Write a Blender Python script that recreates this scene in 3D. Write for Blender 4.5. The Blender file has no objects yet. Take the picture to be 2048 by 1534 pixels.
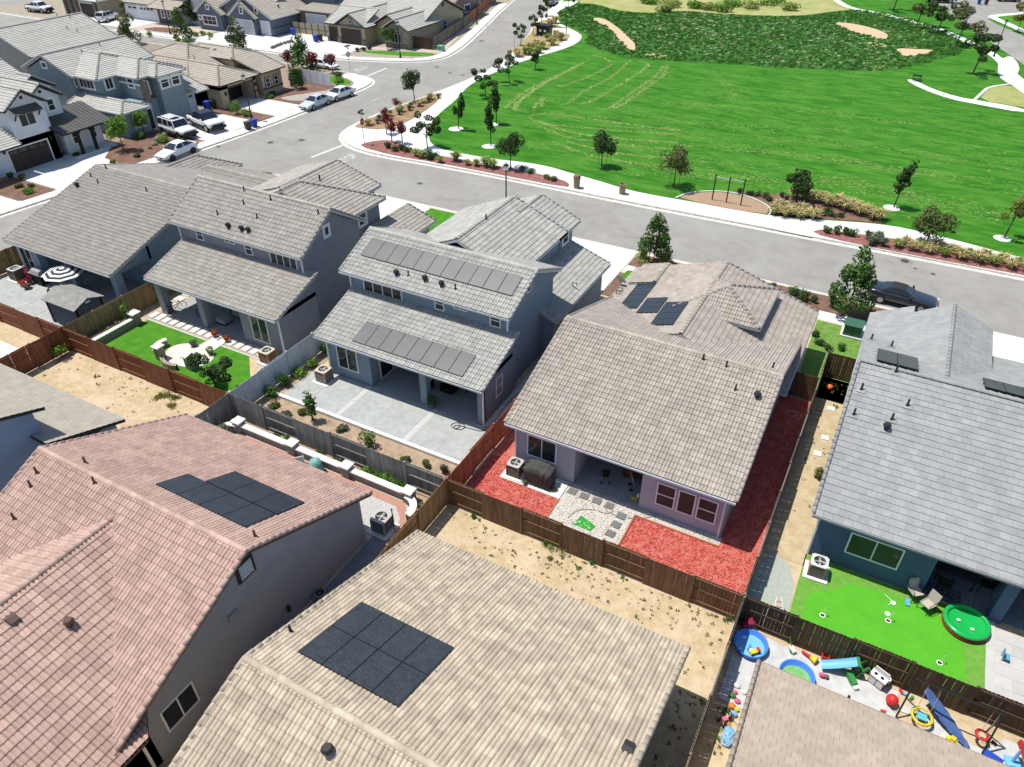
import bpy, bmesh, math, random
import numpy as np
from mathutils import Vector, Matrix
random.seed(7)
SC = bpy.context.scene
C = SC.collection
R = math.radians

# ------------------------------------------------------------------ camera
HC = 28.0
FPX, PITCH, ROLL, YAW = 1477.15, R(36.55), R(0.08), R(-28.285)
FW = Vector((math.sin(YAW)*math.cos(PITCH), math.cos(YAW)*math.cos(PITCH), -math.sin(PITCH)))
_rt = Vector((math.cos(YAW), -math.sin(YAW), 0)); _up = _rt.cross(FW)
RT = _rt*math.cos(ROLL) + _up*math.sin(ROLL); UP = -_rt*math.sin(ROLL) + _up*math.cos(ROLL)
cam = bpy.data.cameras.new('camera'); cam.sensor_fit = 'HORIZONTAL'; cam.sensor_width = 36
cam.lens = FPX/2048*36; cam.clip_start = .5; cam.clip_end = 3000
camo = bpy.data.objects.new('camera', cam); C.objects.link(camo)
camo.matrix_world = Matrix(((RT.x, UP.x, -FW.x, 0), (RT.y, UP.y, -FW.y, 0), (RT.z, UP.z, -FW.z, HC), (0, 0, 0, 1)))
SC.camera = camo

# ------------------------------------------------------------------ light
SUND = Vector((.375, .07, -1)).normalized()
w = bpy.data.worlds.new('World'); SC.world = w; w.use_nodes = True
nt = w.node_tree; bg = nt.nodes['Background']
sky = nt.nodes.new('ShaderNodeTexSky'); sky.sky_type = 'NISHITA'; sky.sun_disc = False
sky.sun_elevation = math.asin(-SUND.z); sky.sun_rotation = math.atan2(-SUND.x, -SUND.y)
sky.air_density = 1.0; sky.dust_density = .6; sky.ozone_density = 1.5
nt.links.new(sky.outputs[0], bg.inputs[0]); bg.inputs[1].default_value = .115
sl = bpy.data.lights.new('sun', 'SUN'); sl.energy = 4.2; sl.angle = R(.5); sl.color = (1, .965, .9)
so = bpy.data.objects.new('sun', sl); C.objects.link(so); so.rotation_euler = SUND.to_track_quat('-Z', 'Y').to_euler()
SC.view_settings.view_transform = 'Standard'; SC.view_settings.look = 'None'
SC.view_settings.gamma = 1; SC.view_settings.use_curve_mapping = False
SC.view_settings.exposure = .42

# ------------------------------------------------------------------ helpers
def at(px, py, z=0.0):
    d = FW*FPX + RT*(px-1024) - UP*(py-767)
    t = (z-HC)/d.z
    return Vector((d.x*t, d.y*t, z))
def pix(p):
    q = Vector(p) - Vector((0, 0, HC)); k = q.dot(FW)
    return 1024+FPX*q.dot(RT)/k, 767-FPX*q.dot(UP)/k, k

class MB:
    def __init__(s): s.v = []; s.f = []; s.m = []
    def add(s, vs, fs, mi=0):
        b = len(s.v); s.v += [tuple(p) for p in vs]
        s.f += [tuple(i+b for i in f) for f in fs]; s.m += [mi]*len(fs); return s
    def box(s, x0, x1, y0, y1, z0, z1, mi=0):
        return s.add([(x0,y0,z0),(x1,y0,z0),(x1,y1,z0),(x0,y1,z0),(x0,y0,z1),(x1,y0,z1),(x1,y1,z1),(x0,y1,z1)],
            [(3,2,1,0),(4,5,6,7),(0,1,5,4),(1,2,6,5),(2,3,7,6),(3,0,4,7)], mi)
    def obox(s, c, size, rz=0, mi=0, rx=0, ry=0):      # box centred on c, turned
        m = Matrix.Translation(c) @ Matrix.Rotation(rz,4,'Z') @ Matrix.Rotation(ry,4,'Y') @ Matrix.Rotation(rx,4,'X')
        a,b,h = (q/2 for q in size)
        return s.add([m@Vector(p) for p in ((-a,-b,-h),(a,-b,-h),(a,b,-h),(-a,b,-h),(-a,-b,h),(a,-b,h),(a,b,h),(-a,b,h))],
            [(3,2,1,0),(4,5,6,7),(0,1,5,4),(1,2,6,5),(2,3,7,6),(3,0,4,7)], mi)
    def cyl(s, p0, p1, r0, r1=None, n=8, mi=0, cap=True):
        p0 = Vector(p0); p1 = Vector(p1); r1 = r0 if r1 is None else r1
        d = (p1-p0).normalized(); a = d.orthogonal().normalized(); b = d.cross(a)
        vs = [p0+(a*math.cos(t)+b*math.sin(t))*r0 for t in [2*math.pi*i/n for i in range(n)]]
        vs += [p1+(a*math.cos(t)+b*math.sin(t))*r1 for t in [2*math.pi*i/n for i in range(n)]]
        fs = [(i,(i+1)%n,n+(i+1)%n,n+i) for i in range(n)]
        if cap: fs += [tuple(range(n-1,-1,-1)), tuple(range(n,2*n))]
        return s.add(vs, fs, mi)
    def tube(s, pts, r, n=6, mi=0):
        pts = [Vector(p) for p in pts]
        for a,b in zip(pts, pts[1:]): s.cyl(a, b, r, r, n, mi)
        return s
    def prism(s, poly, z0, z1, mi=0):
        n = len(poly)
        if sum(poly[i][0]*poly[(i+1)%n][1]-poly[(i+1)%n][0]*poly[i][1] for i in range(n)) < 0: poly = poly[::-1]
        vs = [(x,y,z0) for x,y in poly]+[(x,y,z1) for x,y in poly]
        return s.add(vs, [tuple(range(n-1,-1,-1)), tuple(range(n,2*n))]+[(i,(i+1)%n,n+(i+1)%n,n+i) for i in range(n)], mi)
    def prof(s, poly, a0, a1, ax, mi=0):
        "extrude a (t,z) profile along axis ax ('x': t is y, 'y': t is x)"
        n = len(poly)
        mk = (lambda a,t,z:(a,t,z)) if ax == 'x' else (lambda a,t,z:(t,a,z))
        vs = [mk(a0,t,z) for t,z in poly]+[mk(a1,t,z) for t,z in poly]
        return s.add(vs, [tuple(range(n)), tuple(range(2*n-1,n-1,-1))]+[(i,n+i,n+(i+1)%n,(i+1)%n) for i in range(n)], mi)
    def lathe(s, c, prof, n=12, mi=0, a0=0, a1=2*math.pi):
        vs = []; k = len(prof); full = abs(a1-a0-2*math.pi) < 1e-6; m = n if full else n+1
        for i in range(m):
            t = a0+(a1-a0)*i/n
            vs += [(c[0]+r*math.cos(t), c[1]+r*math.sin(t), c[2]+z) for r,z in prof]
        fs = []
        for i in range(n):
            j = (i+1) % m
            for q in range(k-1): fs.append((i*k+q, j*k+q, j*k+q+1, i*k+q+1))
        return s.add(vs, fs, mi)
    def ball(s, c, r, n=10, m=6, mi=0, jit=0, rng=random):
        r = r if hasattr(r,'__len__') else (r,r,r)
        vs = []
        for j in range(m+1):
            p = math.pi*j/m
            for i in range(n):
                t = 2*math.pi*i/n; k = 1+(rng.uniform(-jit,jit) if jit else 0)
                vs.append((c[0]+r[0]*k*math.sin(p)*math.cos(t), c[1]+r[1]*k*math.sin(p)*math.sin(t), c[2]+r[2]*k*math.cos(p)))
        fs = [(j*n+i, (j+1)*n+i, (j+1)*n+(i+1)%n, j*n+(i+1)%n) for j in range(m) for i in range(n)]
        return s.add(vs, fs, mi)
    def mesh(s, name, mats, smooth=False):
        me = bpy.data.meshes.new(name); me.from_pydata(s.v, [], s.f)
        for q in (mats if isinstance(mats,(list,tuple)) else [mats]): me.materials.append(q)
        if any(s.m): me.polygons.foreach_set('material_index', s.m)
        if smooth: me.polygons.foreach_set('use_smooth', [True]*len(me.polygons))
        me.update(); return me
    def build(s, name, mats, parent=None, smooth=False):
        return put(name, s.mesh(name, mats, smooth), parent)

def put(name, me, parent=None, mw=None):
    o = bpy.data.objects.new(name, me); C.objects.link(o)
    if parent is not None: 
        o.parent = parent
        if parent.get('_w'): o.matrix_parent_inverse = Matrix.Translation(-parent.location)
    if mw is not None: o.matrix_basis = mw
    return o
def tag(o, label=None, cat=None, group=None, kind=None):
    if label: o['label'] = label
    if cat: o['category'] = cat
    if group: o['group'] = group
    if kind: o['kind'] = kind
    return o
def thing(name, label, cat, loc=(0,0,0), group=None, rz=0, world=False):
    o = bpy.data.objects.new(name, None); C.objects.link(o); o.location = loc; o.rotation_euler = (0,0,rz)
    o.empty_display_size = .2
    if world: o['_w'] = 1          # its parts are given in world coordinates
    return tag(o, label, cat, group)
def ctree(o, loc=None, rz=None, sc=None, label=None, group=None, parent=None):
    c = o.copy(); C.objects.link(c)
    if parent is not None: c.parent = parent
    if loc is not None: c.location = loc
    if rz is not None: c.rotation_euler = (0,0,rz)
    if sc is not None: c.scale = sc if hasattr(sc,'__len__') else (sc,sc,sc)
    if label: c['label'] = label
    if group: c['group'] = group
    for ch in KIDS(o): ctree(ch, parent=c)
    return c
def KIDS(o): return [q for q in C.objects if q.parent is o] if len(C.objects) < 1500 else list(o.children)

# ------------------------------------------------------------------ materials
MATS = {}
def lin(h):
    return tuple(((c/12.92) if c <= .04045 else ((c+.055)/1.055)**2.4) for c in (x/255 for x in h))
def M(name, c1, c2=None, sc=3.0, det=5, rough=.85, bump=0, bsc=None, isl=0, spec=.25, metal=0, c3=None, sc3=.4, amt=.5, coat=0, trans=0, alpha=1, stretch=None, emit=0, edge=.14):
    "world-space procedural material: two noise-mixed colours, an optional broad third, per-piece jitter and relief"
    if name in MATS: return MATS[name]
    m = bpy.data.materials.new(name); m.use_nodes = True; n = m.node_tree; N = n.nodes; L = n.links
    b = N['Principled BSDF']; b.inputs['Roughness'].default_value = rough; b.inputs['Metallic'].default_value = metal
    b.inputs['Specular IOR Level'].default_value = spec
    if coat: b.inputs['Coat Weight'].default_value = coat; b.inputs['Coat Roughness'].default_value = .05
    g = N.new('ShaderNodeNewGeometry'); vec = g.outputs['Position']
    if stretch:
        mp = N.new('ShaderNodeMapping'); mp.inputs['Scale'].default_value = stretch; L.new(vec, mp.inputs[0]); vec = mp.outputs[0]
    def noise(scale, detail=det, lo=.5-edge, hi=.5+edge):
        t = N.new('ShaderNodeTexNoise'); t.inputs['Scale'].default_value = scale; t.inputs['Detail'].default_value = detail
        t.inputs['Roughness'].default_value = .6; L.new(vec, t.inputs['Vector'])
        r = N.new('ShaderNodeMapRange'); r.inputs[1].default_value = lo; r.inputs[2].default_value = hi; L.new(t.outputs['Fac'], r.inputs[0])
        return r.outputs[0]
    def mix(a, bcol, fac):
        x = N.new('ShaderNodeMix'); x.data_type = 'RGBA'
        for sock, val in ((x.inputs[6], a), (x.inputs[7], bcol)):
            if isinstance(val, tuple): sock.default_value = (*val, 1)
            else: L.new(val, sock)
        L.new(fac, x.inputs[0]); return x.outputs[2]
    col = c1
    if c2: col = mix(col, c2, noise(sc))
    if c3: col = mix(col, c3, noise(sc3, 5, .42, .95))
    if isl:
        oi = N.new('ShaderNodeObjectInfo'); a = N.new('ShaderNodeMath'); a.operation = 'ADD'
        L.new(g.outputs['Random Per Island'], a.inputs[0]); L.new(oi.outputs['Random'], a.inputs[1])
        f = N.new('ShaderNodeMath'); f.operation = 'FRACT'; L.new(a.outputs[0], f.inputs[0])
        r = N.new('ShaderNodeMapRange'); r.inputs[3].default_value = 1-isl; r.inputs[4].default_value = 1+isl; L.new(f.outputs[0], r.inputs[0])
        h = N.new('ShaderNodeHueSaturation'); L.new(r.outputs[0], h.inputs['Value'])
        if isinstance(col, tuple): h.inputs['Color'].default_value = (*col, 1)
        else: L.new(col, h.inputs['Color'])
        col = h.outputs[0]
    if isinstance(col, tuple): b.inputs['Base Color'].default_value = (*col, 1)
    else: L.new(col, b.inputs['Base Color'])
    if bump:
        t = N.new('ShaderNodeTexNoise'); t.inputs['Scale'].default_value = bsc or sc*4; t.inputs['Detail'].default_value = 3; L.new(vec, t.inputs['Vector'])
        bp = N.new('ShaderNodeBump'); bp.inputs['Strength'].default_value = 1; bp.inputs['Distance'].default_value = bump; L.new(t.outputs['Fac'], bp.inputs['Height']); L.new(bp.outputs[0], b.inputs['Normal'])
    if trans:
        tr = N.new('ShaderNodeBsdfTranslucent'); ms = N.new('ShaderNodeMixShader'); ms.inputs[0].default_value = trans
        if isinstance(col, tuple): tr.inputs[0].default_value = (*col, 1)
        else: L.new(col, tr.inputs[0])
        L.new(b.outputs[0], ms.inputs[1]); L.new(tr.outputs[0], ms.inputs[2]); L.new(ms.outputs[0], N['Material Output'].inputs[0])
    if emit: b.inputs['Emission Color'].default_value = (*c1,1); b.inputs['Emission Strength'].default_value = emit
    MATS[name] = m; return m

asphalt = M('asphalt', (.27,.255,.225), (.235,.222,.197), sc=.9, det=8, rough=.9, c3=(.34,.325,.295), sc3=.18, bump=.004, bsc=60)
concrete = M('concrete', (.62,.61,.58), (.52,.51,.48), sc=1.6, det=7, rough=.85, c3=(.68,.67,.64), sc3=.3, isl=.06)
kerbm = M('kerb_concrete', (.6,.57,.51), (.46,.44,.39), sc=2.5, rough=.9)
dirt = M('dirt', (.50,.39,.245), (.39,.29,.165), sc=2.6, det=11, rough=1, c3=(.6,.5,.36), sc3=.5, bump=.03, bsc=9, amt=.6)
soil = M('soil', (.16,.105,.065), (.1,.065,.04), sc=3, rough=1, bump=.03, bsc=14)
redmulch = M('red_mulch', (.50,.125,.095), (.34,.06,.045), sc=9, det=6, rough=.95, c3=(.6,.24,.2), sc3=2.2, bump=.05, bsc=16)
mulch = M('brown_mulch', (.19,.105,.072), (.11,.06,.042), sc=6, rough=1, c3=(.27,.17,.125), sc3=1.2, bump=.04, bsc=14)
grass = M('park_grass', (.02,.115,.007), (.045,.18,.012), sc=1.1, det=11, rough=.9, c3=(.10,.24,.03), sc3=.5, bump=.05, bsc=10, spec=.1, stretch=(.35,1.0,1), edge=.1)
turf = M('yard_turf', (.05,.18,.012), (.08,.235,.02), sc=1.5, det=8, rough=.9, bump=.04, bsc=20, spec=.1)
astro = M('artificial_turf', (.075,.33,.02), (.09,.37,.025), sc=1.2, rough=.9, bump=.01, bsc=60, spec=.1)
drygrass = M('dry_grass', (.34,.31,.12), (.22,.27,.07), sc=.4, det=8, rough=1, c3=(.45,.4,.22), sc3=.12, bump=.05, bsc=6)
gravelm = M('white_gravel', (.62,.58,.52), (.30,.27,.23), sc=12, det=3, rough=.9, bump=.03, bsc=16, edge=.2)
white = M('white_trim', (.78,.78,.76), rough=.6)
black = M('black_plastic', (.012,.012,.013), rough=.5)
dark = M('dark_metal', (.02,.021,.023), rough=.45, metal=.3)
glass = M('window_glass', (.02,.024,.026), (.045,.05,.05), sc=.8, rough=.1, spec=.3)
steel = M('galvanised_steel', (.45,.45,.44), rough=.4, metal=.8)

# ------------------------------------------------------------------ ground, streets, blocks
def sheet(name, poly, z, m, kind='structure', parent=None, thick=0):
    b = MB()
    if thick: b.prism(poly, z-thick, z)
    else:
        n = len(poly)
        if sum(poly[i][0]*poly[(i+1)%n][1]-poly[(i+1)%n][0]*poly[i][1] for i in range(n)) < 0: poly = poly[::-1]
        b.add([(x,y,z) for x,y in poly], [tuple(range(len(poly)))])
    o = b.build(name, m, parent)
    if kind and parent is None: o['kind'] = kind
    return o
def rect(x0,x1,y0,y1): return [(x0,y0),(x1,y0),(x1,y1),(x0,y1)]
def smooth(poly, it=2, closed=True):
    for _ in range(it):
        q = []; n = len(poly)
        for i in range(n if closed else n-1):
            a = poly[i]; b = poly[(i+1)%n]
            q += [(a[0]*.75+b[0]*.25, a[1]*.75+b[1]*.25), (a[0]*.25+b[0]*.75, a[1]*.25+b[1]*.75)]
        if not closed: q = [poly[0]]+q+[poly[-1]]
        poly = q
    return poly
def offs(line, d):
    "offset an open polyline to its left by d"
    out = []
    for i,p in enumerate(line):
        a = line[max(i-1,0)]; b = line[min(i+1,len(line)-1)]
        t = Vector((b[0]-a[0], b[1]-a[1])).normalized(); out.append((p[0]-t.y*d, p[1]+t.x*d))
    return out

sheet('ground', rect(-1400,1400,-300,2200), -.21, M('far_ground', (.38,.34,.22), (.3,.3,.15), sc=.02, det=8, rough=1))
sheet('road', rect(-420,320,-60,600), -.13, asphalt)

def jag(line): return smooth(line, 2, False)
K_near = jag([(120,54.6),(2,54.6),(-10,54.55),(-23,54.45),(-38,54.1),(-48,54.1),(-53.5,54.0),(-57.3,53.2),(-59.6,51.2),(-60.4,47.5),(-61.2,40),(-62.3,30),(-63,-40)])
K_park = jag([(120,66),(11,65.1),(2,64.8),(-10,64.5),(-23,64.15),(-36,64.1),(-44,63.8),(-49,63.4),(-53,63.5),(-56,64.4),(-58.4,66.5),(-59.5,69.5),(-59.7,74),(-59.1,81),(-58.4,87),(-57.9,95),(-58.4,105),(-59.9,112),(-63.3,124.1),(-68.0,136),(-71.0,148.5),(-74,162),(-90,230)])
K_west = jag([(-150,88.6),(-90,89.2),(-77,89.6),(-73.4,89.3),(-70.4,88.2),(-68.8,86),(-68.5,81),(-68.5,71),(-68.7,63.8),(-69.2,56),(-69.9,50),(-71.0,40),(-71.8,33),(-73,20),(-76,-40)])
K_north = jag([(-170,93.4),(-120,93.3),(-97,93.8),(-88,94.5),(-80,96),(-74.5,98.0),(-70.6,100),(-68.3,103),(-68.5,107),(-70.2,114.1),(-74.8,128.4),(-81.8,149.6),(-100,215)])
def block(name, kerbline, tail, m, z=0):
    o = sheet(name, kerbline+tail, z, m, thick=.2); return o
ground_near = block('lot_ground', K_near, [(-63,-40),(120,-40)], dirt)
park_ground = block('park_lawn', K_park, [(-90,420),(120,420)], grass)
west_ground = block('west_lot_ground', K_west, [(-150,-40)], M('west_soil', (.3,.24,.18), (.22,.17,.12), sc=1.5, rough=1))
north_ground = block('north_lot_ground', K_north, [(-100,300),(-170,300)], M('north_soil', (.36,.31,.24), (.26,.22,.16), sc=1.5, rough=1))
def kerb(name, line, side=-1, gut=True):
    "kerb top and a sloped gutter pan along the road edge"
    b = MB()
    for d0,d1,z0,z1 in ((0,.17*side*-1,.006,.006),):
        A = offs(line, 0); B = offs(line, .17*-side)
        n = len(A); vs = [(x,y,.006) for x,y in A]+[(x,y,.006) for x,y in B]
        b.add(vs, [(i,i+1,n+i+1,n+i) if side < 0 else (i,n+i,n+i+1,i+1) for i in range(n-1)])
        D = offs(line, .02*side); vs = [(x,y,.006) for x,y in A]+[(x,y,-.127) for x,y in D]
        b.add(vs, [(i,n+i,n+i+1,i+1) for i in range(n-1)])
        E2 = offs(line, .5*side); vs = [(x,y,-.122) for x,y in D]+[(x,y,-.126) for x,y in E2]
        b.add(vs, [(i,n+i,n+i+1,i+1) for i in range(n-1)])
    o = b.build(name, kerbm); o['kind'] = 'structure'; return o
kerb('kerb', K_near, -1); kerb('kerb', K_park, 1); kerb('kerb', K_west, 1); kerb('kerb', K_north, -1)

def slabs(name, line, d0, d1, step, z=.012, gap=.012, m=concrete, skip=()):
    "sidewalk of separate slabs between two offsets of a line"
    root = None
    A = offs(line, d0); B = offs(line, d1)
    cum = [0]
    for p,q in zip(line, line[1:]): cum.append(cum[-1]+math.dist(p,q))
    def pt(P, s):
        s = min(max(s,0),cum[-1]-1e-6)
        i = max(k for k in range(len(cum)-1) if cum[k] <= s)
        t = (s-cum[i])/(cum[i+1]-cum[i]); return (P[i][0]*(1-t)+P[i+1][0]*t, P[i][1]*(1-t)+P[i+1][1]*t)
    s = 0; k = 0
    b = MB(); b.add([(*pt(A,0),z-.008),(*pt(A,.02),z-.008),(*pt(B,.02),z-.008),(*pt(B,0),z-.008)],[(0,1,2,3)])
    polyA = [pt(A,cum[-1]*i/40) for i in range(41)]; polyB = [pt(B,cum[-1]*i/40) for i in range(41)]
    root = sheet(name, polyA+polyB[::-1], z-.008, kerbm)
    while s < cum[-1]-.1:
        e = min(s+step, cum[-1])
        poly = [pt(A,s+gap),pt(A,e-gap),pt(B,e-gap),pt(B,s+gap)]
        if not any(a <= k < c for a,c in skip): sheet('slab', poly, z, m, None, root, thick=.03)
        s = e; k += 1
    return root
# ------------------------------------------------------------------ pavements, beds, lawns
def zp(off, s, pts, z=0): return [tuple(at(off[0]+a*s, off[1]+b*s, z)[:2]) for a,b in pts]
S3 = .3625
inner = smooth([(60,68.2),(30,68.0),(11.1,68.6),(7.4,69.5),(3.5,70.2),(.1,70.4),(-5.5,68.4),(-10.1,67.1),(-17.8,67.0),(-22.2,66.7),(-26.5,67.7),(-29.8,68.3),(-32.9,69.0),(-35.9,68.8),(-38.8,68.1),(-43.6,67.9),(-46.6,68.4),(-48.2,69.6),(-50.2,72.4),(-52.0,75.8),(-53.2,80),(-54.0,84.1),(-55.2,88),(-56.4,92),(-56.7,97),(-56.6,101),(-56.3,107),(-55.2,113),(-54.0,118.5),(-53.9,123.5),(-55.2,128.5),(-57.8,131.5),(-62,135),(-65.5,139.5),(-67.5,145),(-68.4,151),(-70,160)], 2, False)
kp = [p for p in offs(K_park, -.17) if p[0] < 61 and p[1] < 161]
sheet('park_walk', kp+inner[::-1], .012, concrete)
walkbase = bpy.data.objects['park_walk']
# joints of the straight run: separate slabs
def iy(x):
    for a,b in zip(inner, inner[1:]):
        if min(a[0],b[0]) <= x <= max(a[0],b[0]) and abs(a[0]-b[0]) > 1e-6 and a[1] < 72: return a[1]+(b[1]-a[1])*(x-a[0])/(b[0]-a[0])
x = -28.0
while x < -5.3:
    sheet('slab', [(x+.015,64.5),(x+1.5,64.5),(x+1.5,iy(x+1.5)-.03),(x+.015,iy(x+.015)-.03)], .03, concrete, None, walkbase, thick=.015); x += 1.53
def bed(name, poly, m=mulch, z=.03, label=None): 
    o = sheet(name, poly, z, m); return o
bed('planting_bed', smooth([(-5.4,65.3),(-4.6,66.7),(-1.9,67.0),(1.7,67.6),(5.6,68.2),(11,67.6),(40,67.6),(40,65.5),(11,65.35),(5.7,65.05),(-1.9,64.85)],1), M('reddish_mulch', (.27,.11,.095), (.17,.07,.06), sc=6, rough=1, c3=(.38,.2,.17), sc3=2, bump=.04, bsc=14))
bed('planting_bed', smooth([(-54.4,64.4),(-54.2,66.2),(-52.6,67.9),(-50.6,67.4),(-48.3,66.4),(-44.2,66.2),(-40,66.4),(-36.6,66.6),(-32.8,66.5),(-29.8,66.2),(-28.6,65.4),(-28.6,64.5),(-36,64.4),(-44,64.2),(-49,63.8)],1), MATS['reddish_mulch'])
bed('planting_bed', smooth([(-59.2,69.6),(-59.4,74),(-58.9,81.2),(-58.2,87.2),(-57.1,86.4),(-55.5,81.7),(-54.3,74),(-55.2,70.4),(-58,69.7)],1), M('dry_mulch', (.3,.19,.12), (.2,.12,.075), sc=4, rough=1, c3=(.42,.32,.12), sc3=.5, bump=.04, bsc=12))
bed('planting_bed', smooth(zp((900,0),S3,[(335,300),(400,318),(500,285),(600,245),(660,210),(660,190),(600,135),(520,105),(480,130),(440,190),(380,250)]),1), M('straw_mulch', (.38,.29,.13), (.25,.22,.08), sc=1.2, rough=1, bump=.04, bsc=12))
sheet('park_walk', smooth(zp((900,0),S3,[(545,185),(610,195),(690,185),(640,145),(560,160)]),1), .045, concrete)
pad = smooth([(-18.2,67.1),(-17.4,69.0),(-15.2,70.6),(-13.1,70.9),(-10.9,70.0),(-9.7,68.9),(-9.7,67.15)],1)
sheet('exercise_pad', pad, .022, M('decomposed_granite', (.36,.245,.16), (.3,.2,.125), sc=4, rough=1, bump=.01, bsc=40))
b = MB(); pl = [Vector((*p,0)) for p in smooth([(-18.2,67.15),(-17.5,69.1),(-15.2,70.75),(-13.1,71.05),(-10.9,70.15),(-9.6,68.9),(-9.5,67.2)],2,False)]
b2 = offs([tuple(p[:2]) for p in pl], .16); 
for i in range(len(pl)-1): b.prism([tuple(pl[i][:2]),tuple(pl[i+1][:2]),b2[i+1],b2[i]], -.05, .07)
tag(b.build('pad_edging', concrete), kind='structure')
bed('planting_bed', smooth([(-14.6,71.1),(-10.4,72.6),(-8.1,73.4),(-4.7,73.3),(-2.2,72.7),(-.2,71.3),(.2,70.5),(-3.6,69.4),(-9.3,67.3),(-9.4,69.2),(-10.8,70.4),(-13,71.2)],1), mulch)

# roads on the far right, the walk beside it, the second path
Sr = .3625; o6 = (1588,0)
sheet('road', smooth([(-13,215),(-2.2,189.6),(.7,179.3),(6,162),(9.4,151),(12.6,140.9),(20,120),(30,132),(19,150),(12.4,165.5),(8.5,173.8),(6,181.1),(14,190),(60,197),(60,215)],1), .016, asphalt)
b = MB()
for ln in ([(-30,206),(-21.7,187.3),(-17.8,178.8),(-11.8,176.4),(-5.4,171),(.3,164.5),(5.2,155.4),(8.3,148.7),(10.3,141.5),(10.4,134),(13,125),(17,117)],):
    A = smooth(ln,2,False); P = offs(A,-1.5); n = len(A); b.add([(x,y,.03) for x,y in A]+[(x,y,.03) for x,y in P], [(i,n+i,n+i+1,i+1) for i in range(n-1)])
tag(b.build('park_walk', concrete), kind='structure')
sheet('park_walk', smooth([(10.3,149),(8.6,143),(8.6,133),(10.2,128.4),(12,126.2),(16,122),(20,124),(14.5,130),(11,134),(11.6,141)],1), .034, concrete)
sheet('park_walk', smooth(zp(o6,Sr,[(612,440),(660,440),(760,490),(900,535),(1020,555),(1269,598),(1269,625),(1000,575),(860,548),(700,490)])+[],1), .03, concrete)
sheet('park_walk', zp(o6,Sr,[(1269,598),(1600,640),(1600,668),(1269,625)]), .028, concrete)
sheet('dry_lawn', smooth(zp(o6,Sr,[(1020,552),(1060,500),(1100,478),(1190,470),(1269,505),(1400,520),(1400,610),(1269,592)]),1), .01, drygrass)
b = MB(); A = smooth(zp(o6,Sr,[(1005,552),(1045,515),(1070,490),(1110,478),(1190,468)]),2,False); Bq = offs(A,.4); n = len(A)
b.add([(x,y,.05) for x,y in A]+[(x,y,.05) for x,y in Bq], [(i,i+1,n+i+1,n+i) for i in range(n-1)]); tag(b.build('mow_strip', concrete), kind='structure')
sheet('far_lawn', zp(o6,Sr,[(1100,95),(1150,85),(1280,75),(1400,90),(1400,250),(1269,190),(1160,130)]), .03, turf)
b = MB(); A = smooth(zp(o6,Sr,[(1400,240),(1269,185),(1150,130),(1060,92),(1090,82),(1269,68),(1400,62)]),2,False); Bq = offs(A,-1.6); n=len(A)
b.add([(x,y,.034) for x,y in A]+[(x,y,.034) for x,y in Bq], [(i,n+i,n+i+1,i+1) for i in range(n-1)]); tag(b.build('park_walk', concrete), kind='structure')

# dry open ground beyond the basin
sheet('dry_lawn', smooth([(-70,157),(-65.3,158.5),(-59.4,153.6),(-51.8,153.6),(-47.7,160.1),(-40,160),(-33,162),(-26.4,164.5),(-21,172.6),(-17.3,178),(-22,187),(-30,206),(-40,260),(-95,260),(-80,190)],1), .012, drygrass)

# basin: rough dark grass, slightly sunk, with bare patches
basin = smooth([(-68.5,146),(-69.6,153.7),(-65.3,157.3),(-59.4,152.7),(-51.8,152.6),(-47.7,159.1),(-40,159),(-33,161),(-26.4,163.5),(-21,171.6),(-17.3,176.8),(-11.5,176.2),(-4.6,171.4),(.5,163),(3.4,153.9),(3.6,146.5),(.6,140.1),(-3.4,132.0),(-7.3,127.6),(-12.2,125.6),(-18.3,123.5),(-34.7,119.2),(-42,117.6),(-47.3,119.4),(-53.4,124.1),(-54,128.5),(-57.5,132.5),(-62,136),(-65.5,140.5)],1)
sheet('basin_grass_base', basin, .016, M('basin_grass', (.02,.085,.008), (.035,.125,.012), sc=.35, det=9, rough=1, c3=(.05,.15,.02), sc3=.1, bump=.15, bsc=2))
bare = M('bare_soil', (.56,.42,.26), (.45,.33,.2), sc=2, rough=1, bump=.04, bsc=5)
for p in (zp((900,0),S3,[(765,105),(830,95),(900,130),(980,200),(1030,250),(1010,290),(940,230),(880,150)]), zp(o6,Sr,[(200,125),(300,125),(440,155),(525,190),(510,225),(430,205),(340,180)]), zp(o6,Sr,[(565,265),(640,270),(780,275),(740,295),(620,315),(570,290)])):
    sheet('bare_soil_patch', smooth(p,2), .024, bare)
for p in (zp((900,0),S3,[(1070,300),(1130,290),(1205,305),(1190,320),(1100,318)]), zp(o6,Sr,[(375,235),(470,230),(525,258),(470,265)]), zp(o6,Sr,[(420,370),(520,362),(560,372),(480,385)])):
    sheet('dry_lawn', smooth(p,2), .022, drygrass)

# near side of the main street
slabs('sidewalk', [(-8.2,50.65),(7.4,50.65)], 0, 1.3, 1.5)
bed('planting_bed', rect(-8.1,7.3,52.0,54.42), mulch)
bed('planting_bed', rect(-17.3,-13.4,52.0,54.2), mulch)
slabs('sidewalk', [(-17.3,50.65),(-13.4,50.65)], 0, 1.3, 1.3)
bed('planting_bed', [(-17.4,46.5),(-15.2,46.5),(-15.2,50.5),(-17.4,50.5)], mulch, .02)
sheet('yard_grass', [(-17.0,49.3),(-16.2,49.3),(-16.2,51.4),(-17.0,51.0)], .026, turf)
def drive(x0,x1,y0,y1,nx=2,ny=2,ax='y'):
    root = sheet('driveway', rect(x0,x1,y0,y1), .008, kerbm)
    for i in range(nx):
        for j in range(ny):
            a = x0+(x1-x0)*i/nx; b_ = x0+(x1-x0)*(i+1)/nx; c_ = y0+(y1-y0)*j/ny; d_ = y0+(y1-y0)*(j+1)/ny
            sheet('slab', rect(a+.012,b_-.012,c_+.012,d_-.012), .022, concrete, None, root, thick=.013)
    return root
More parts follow.
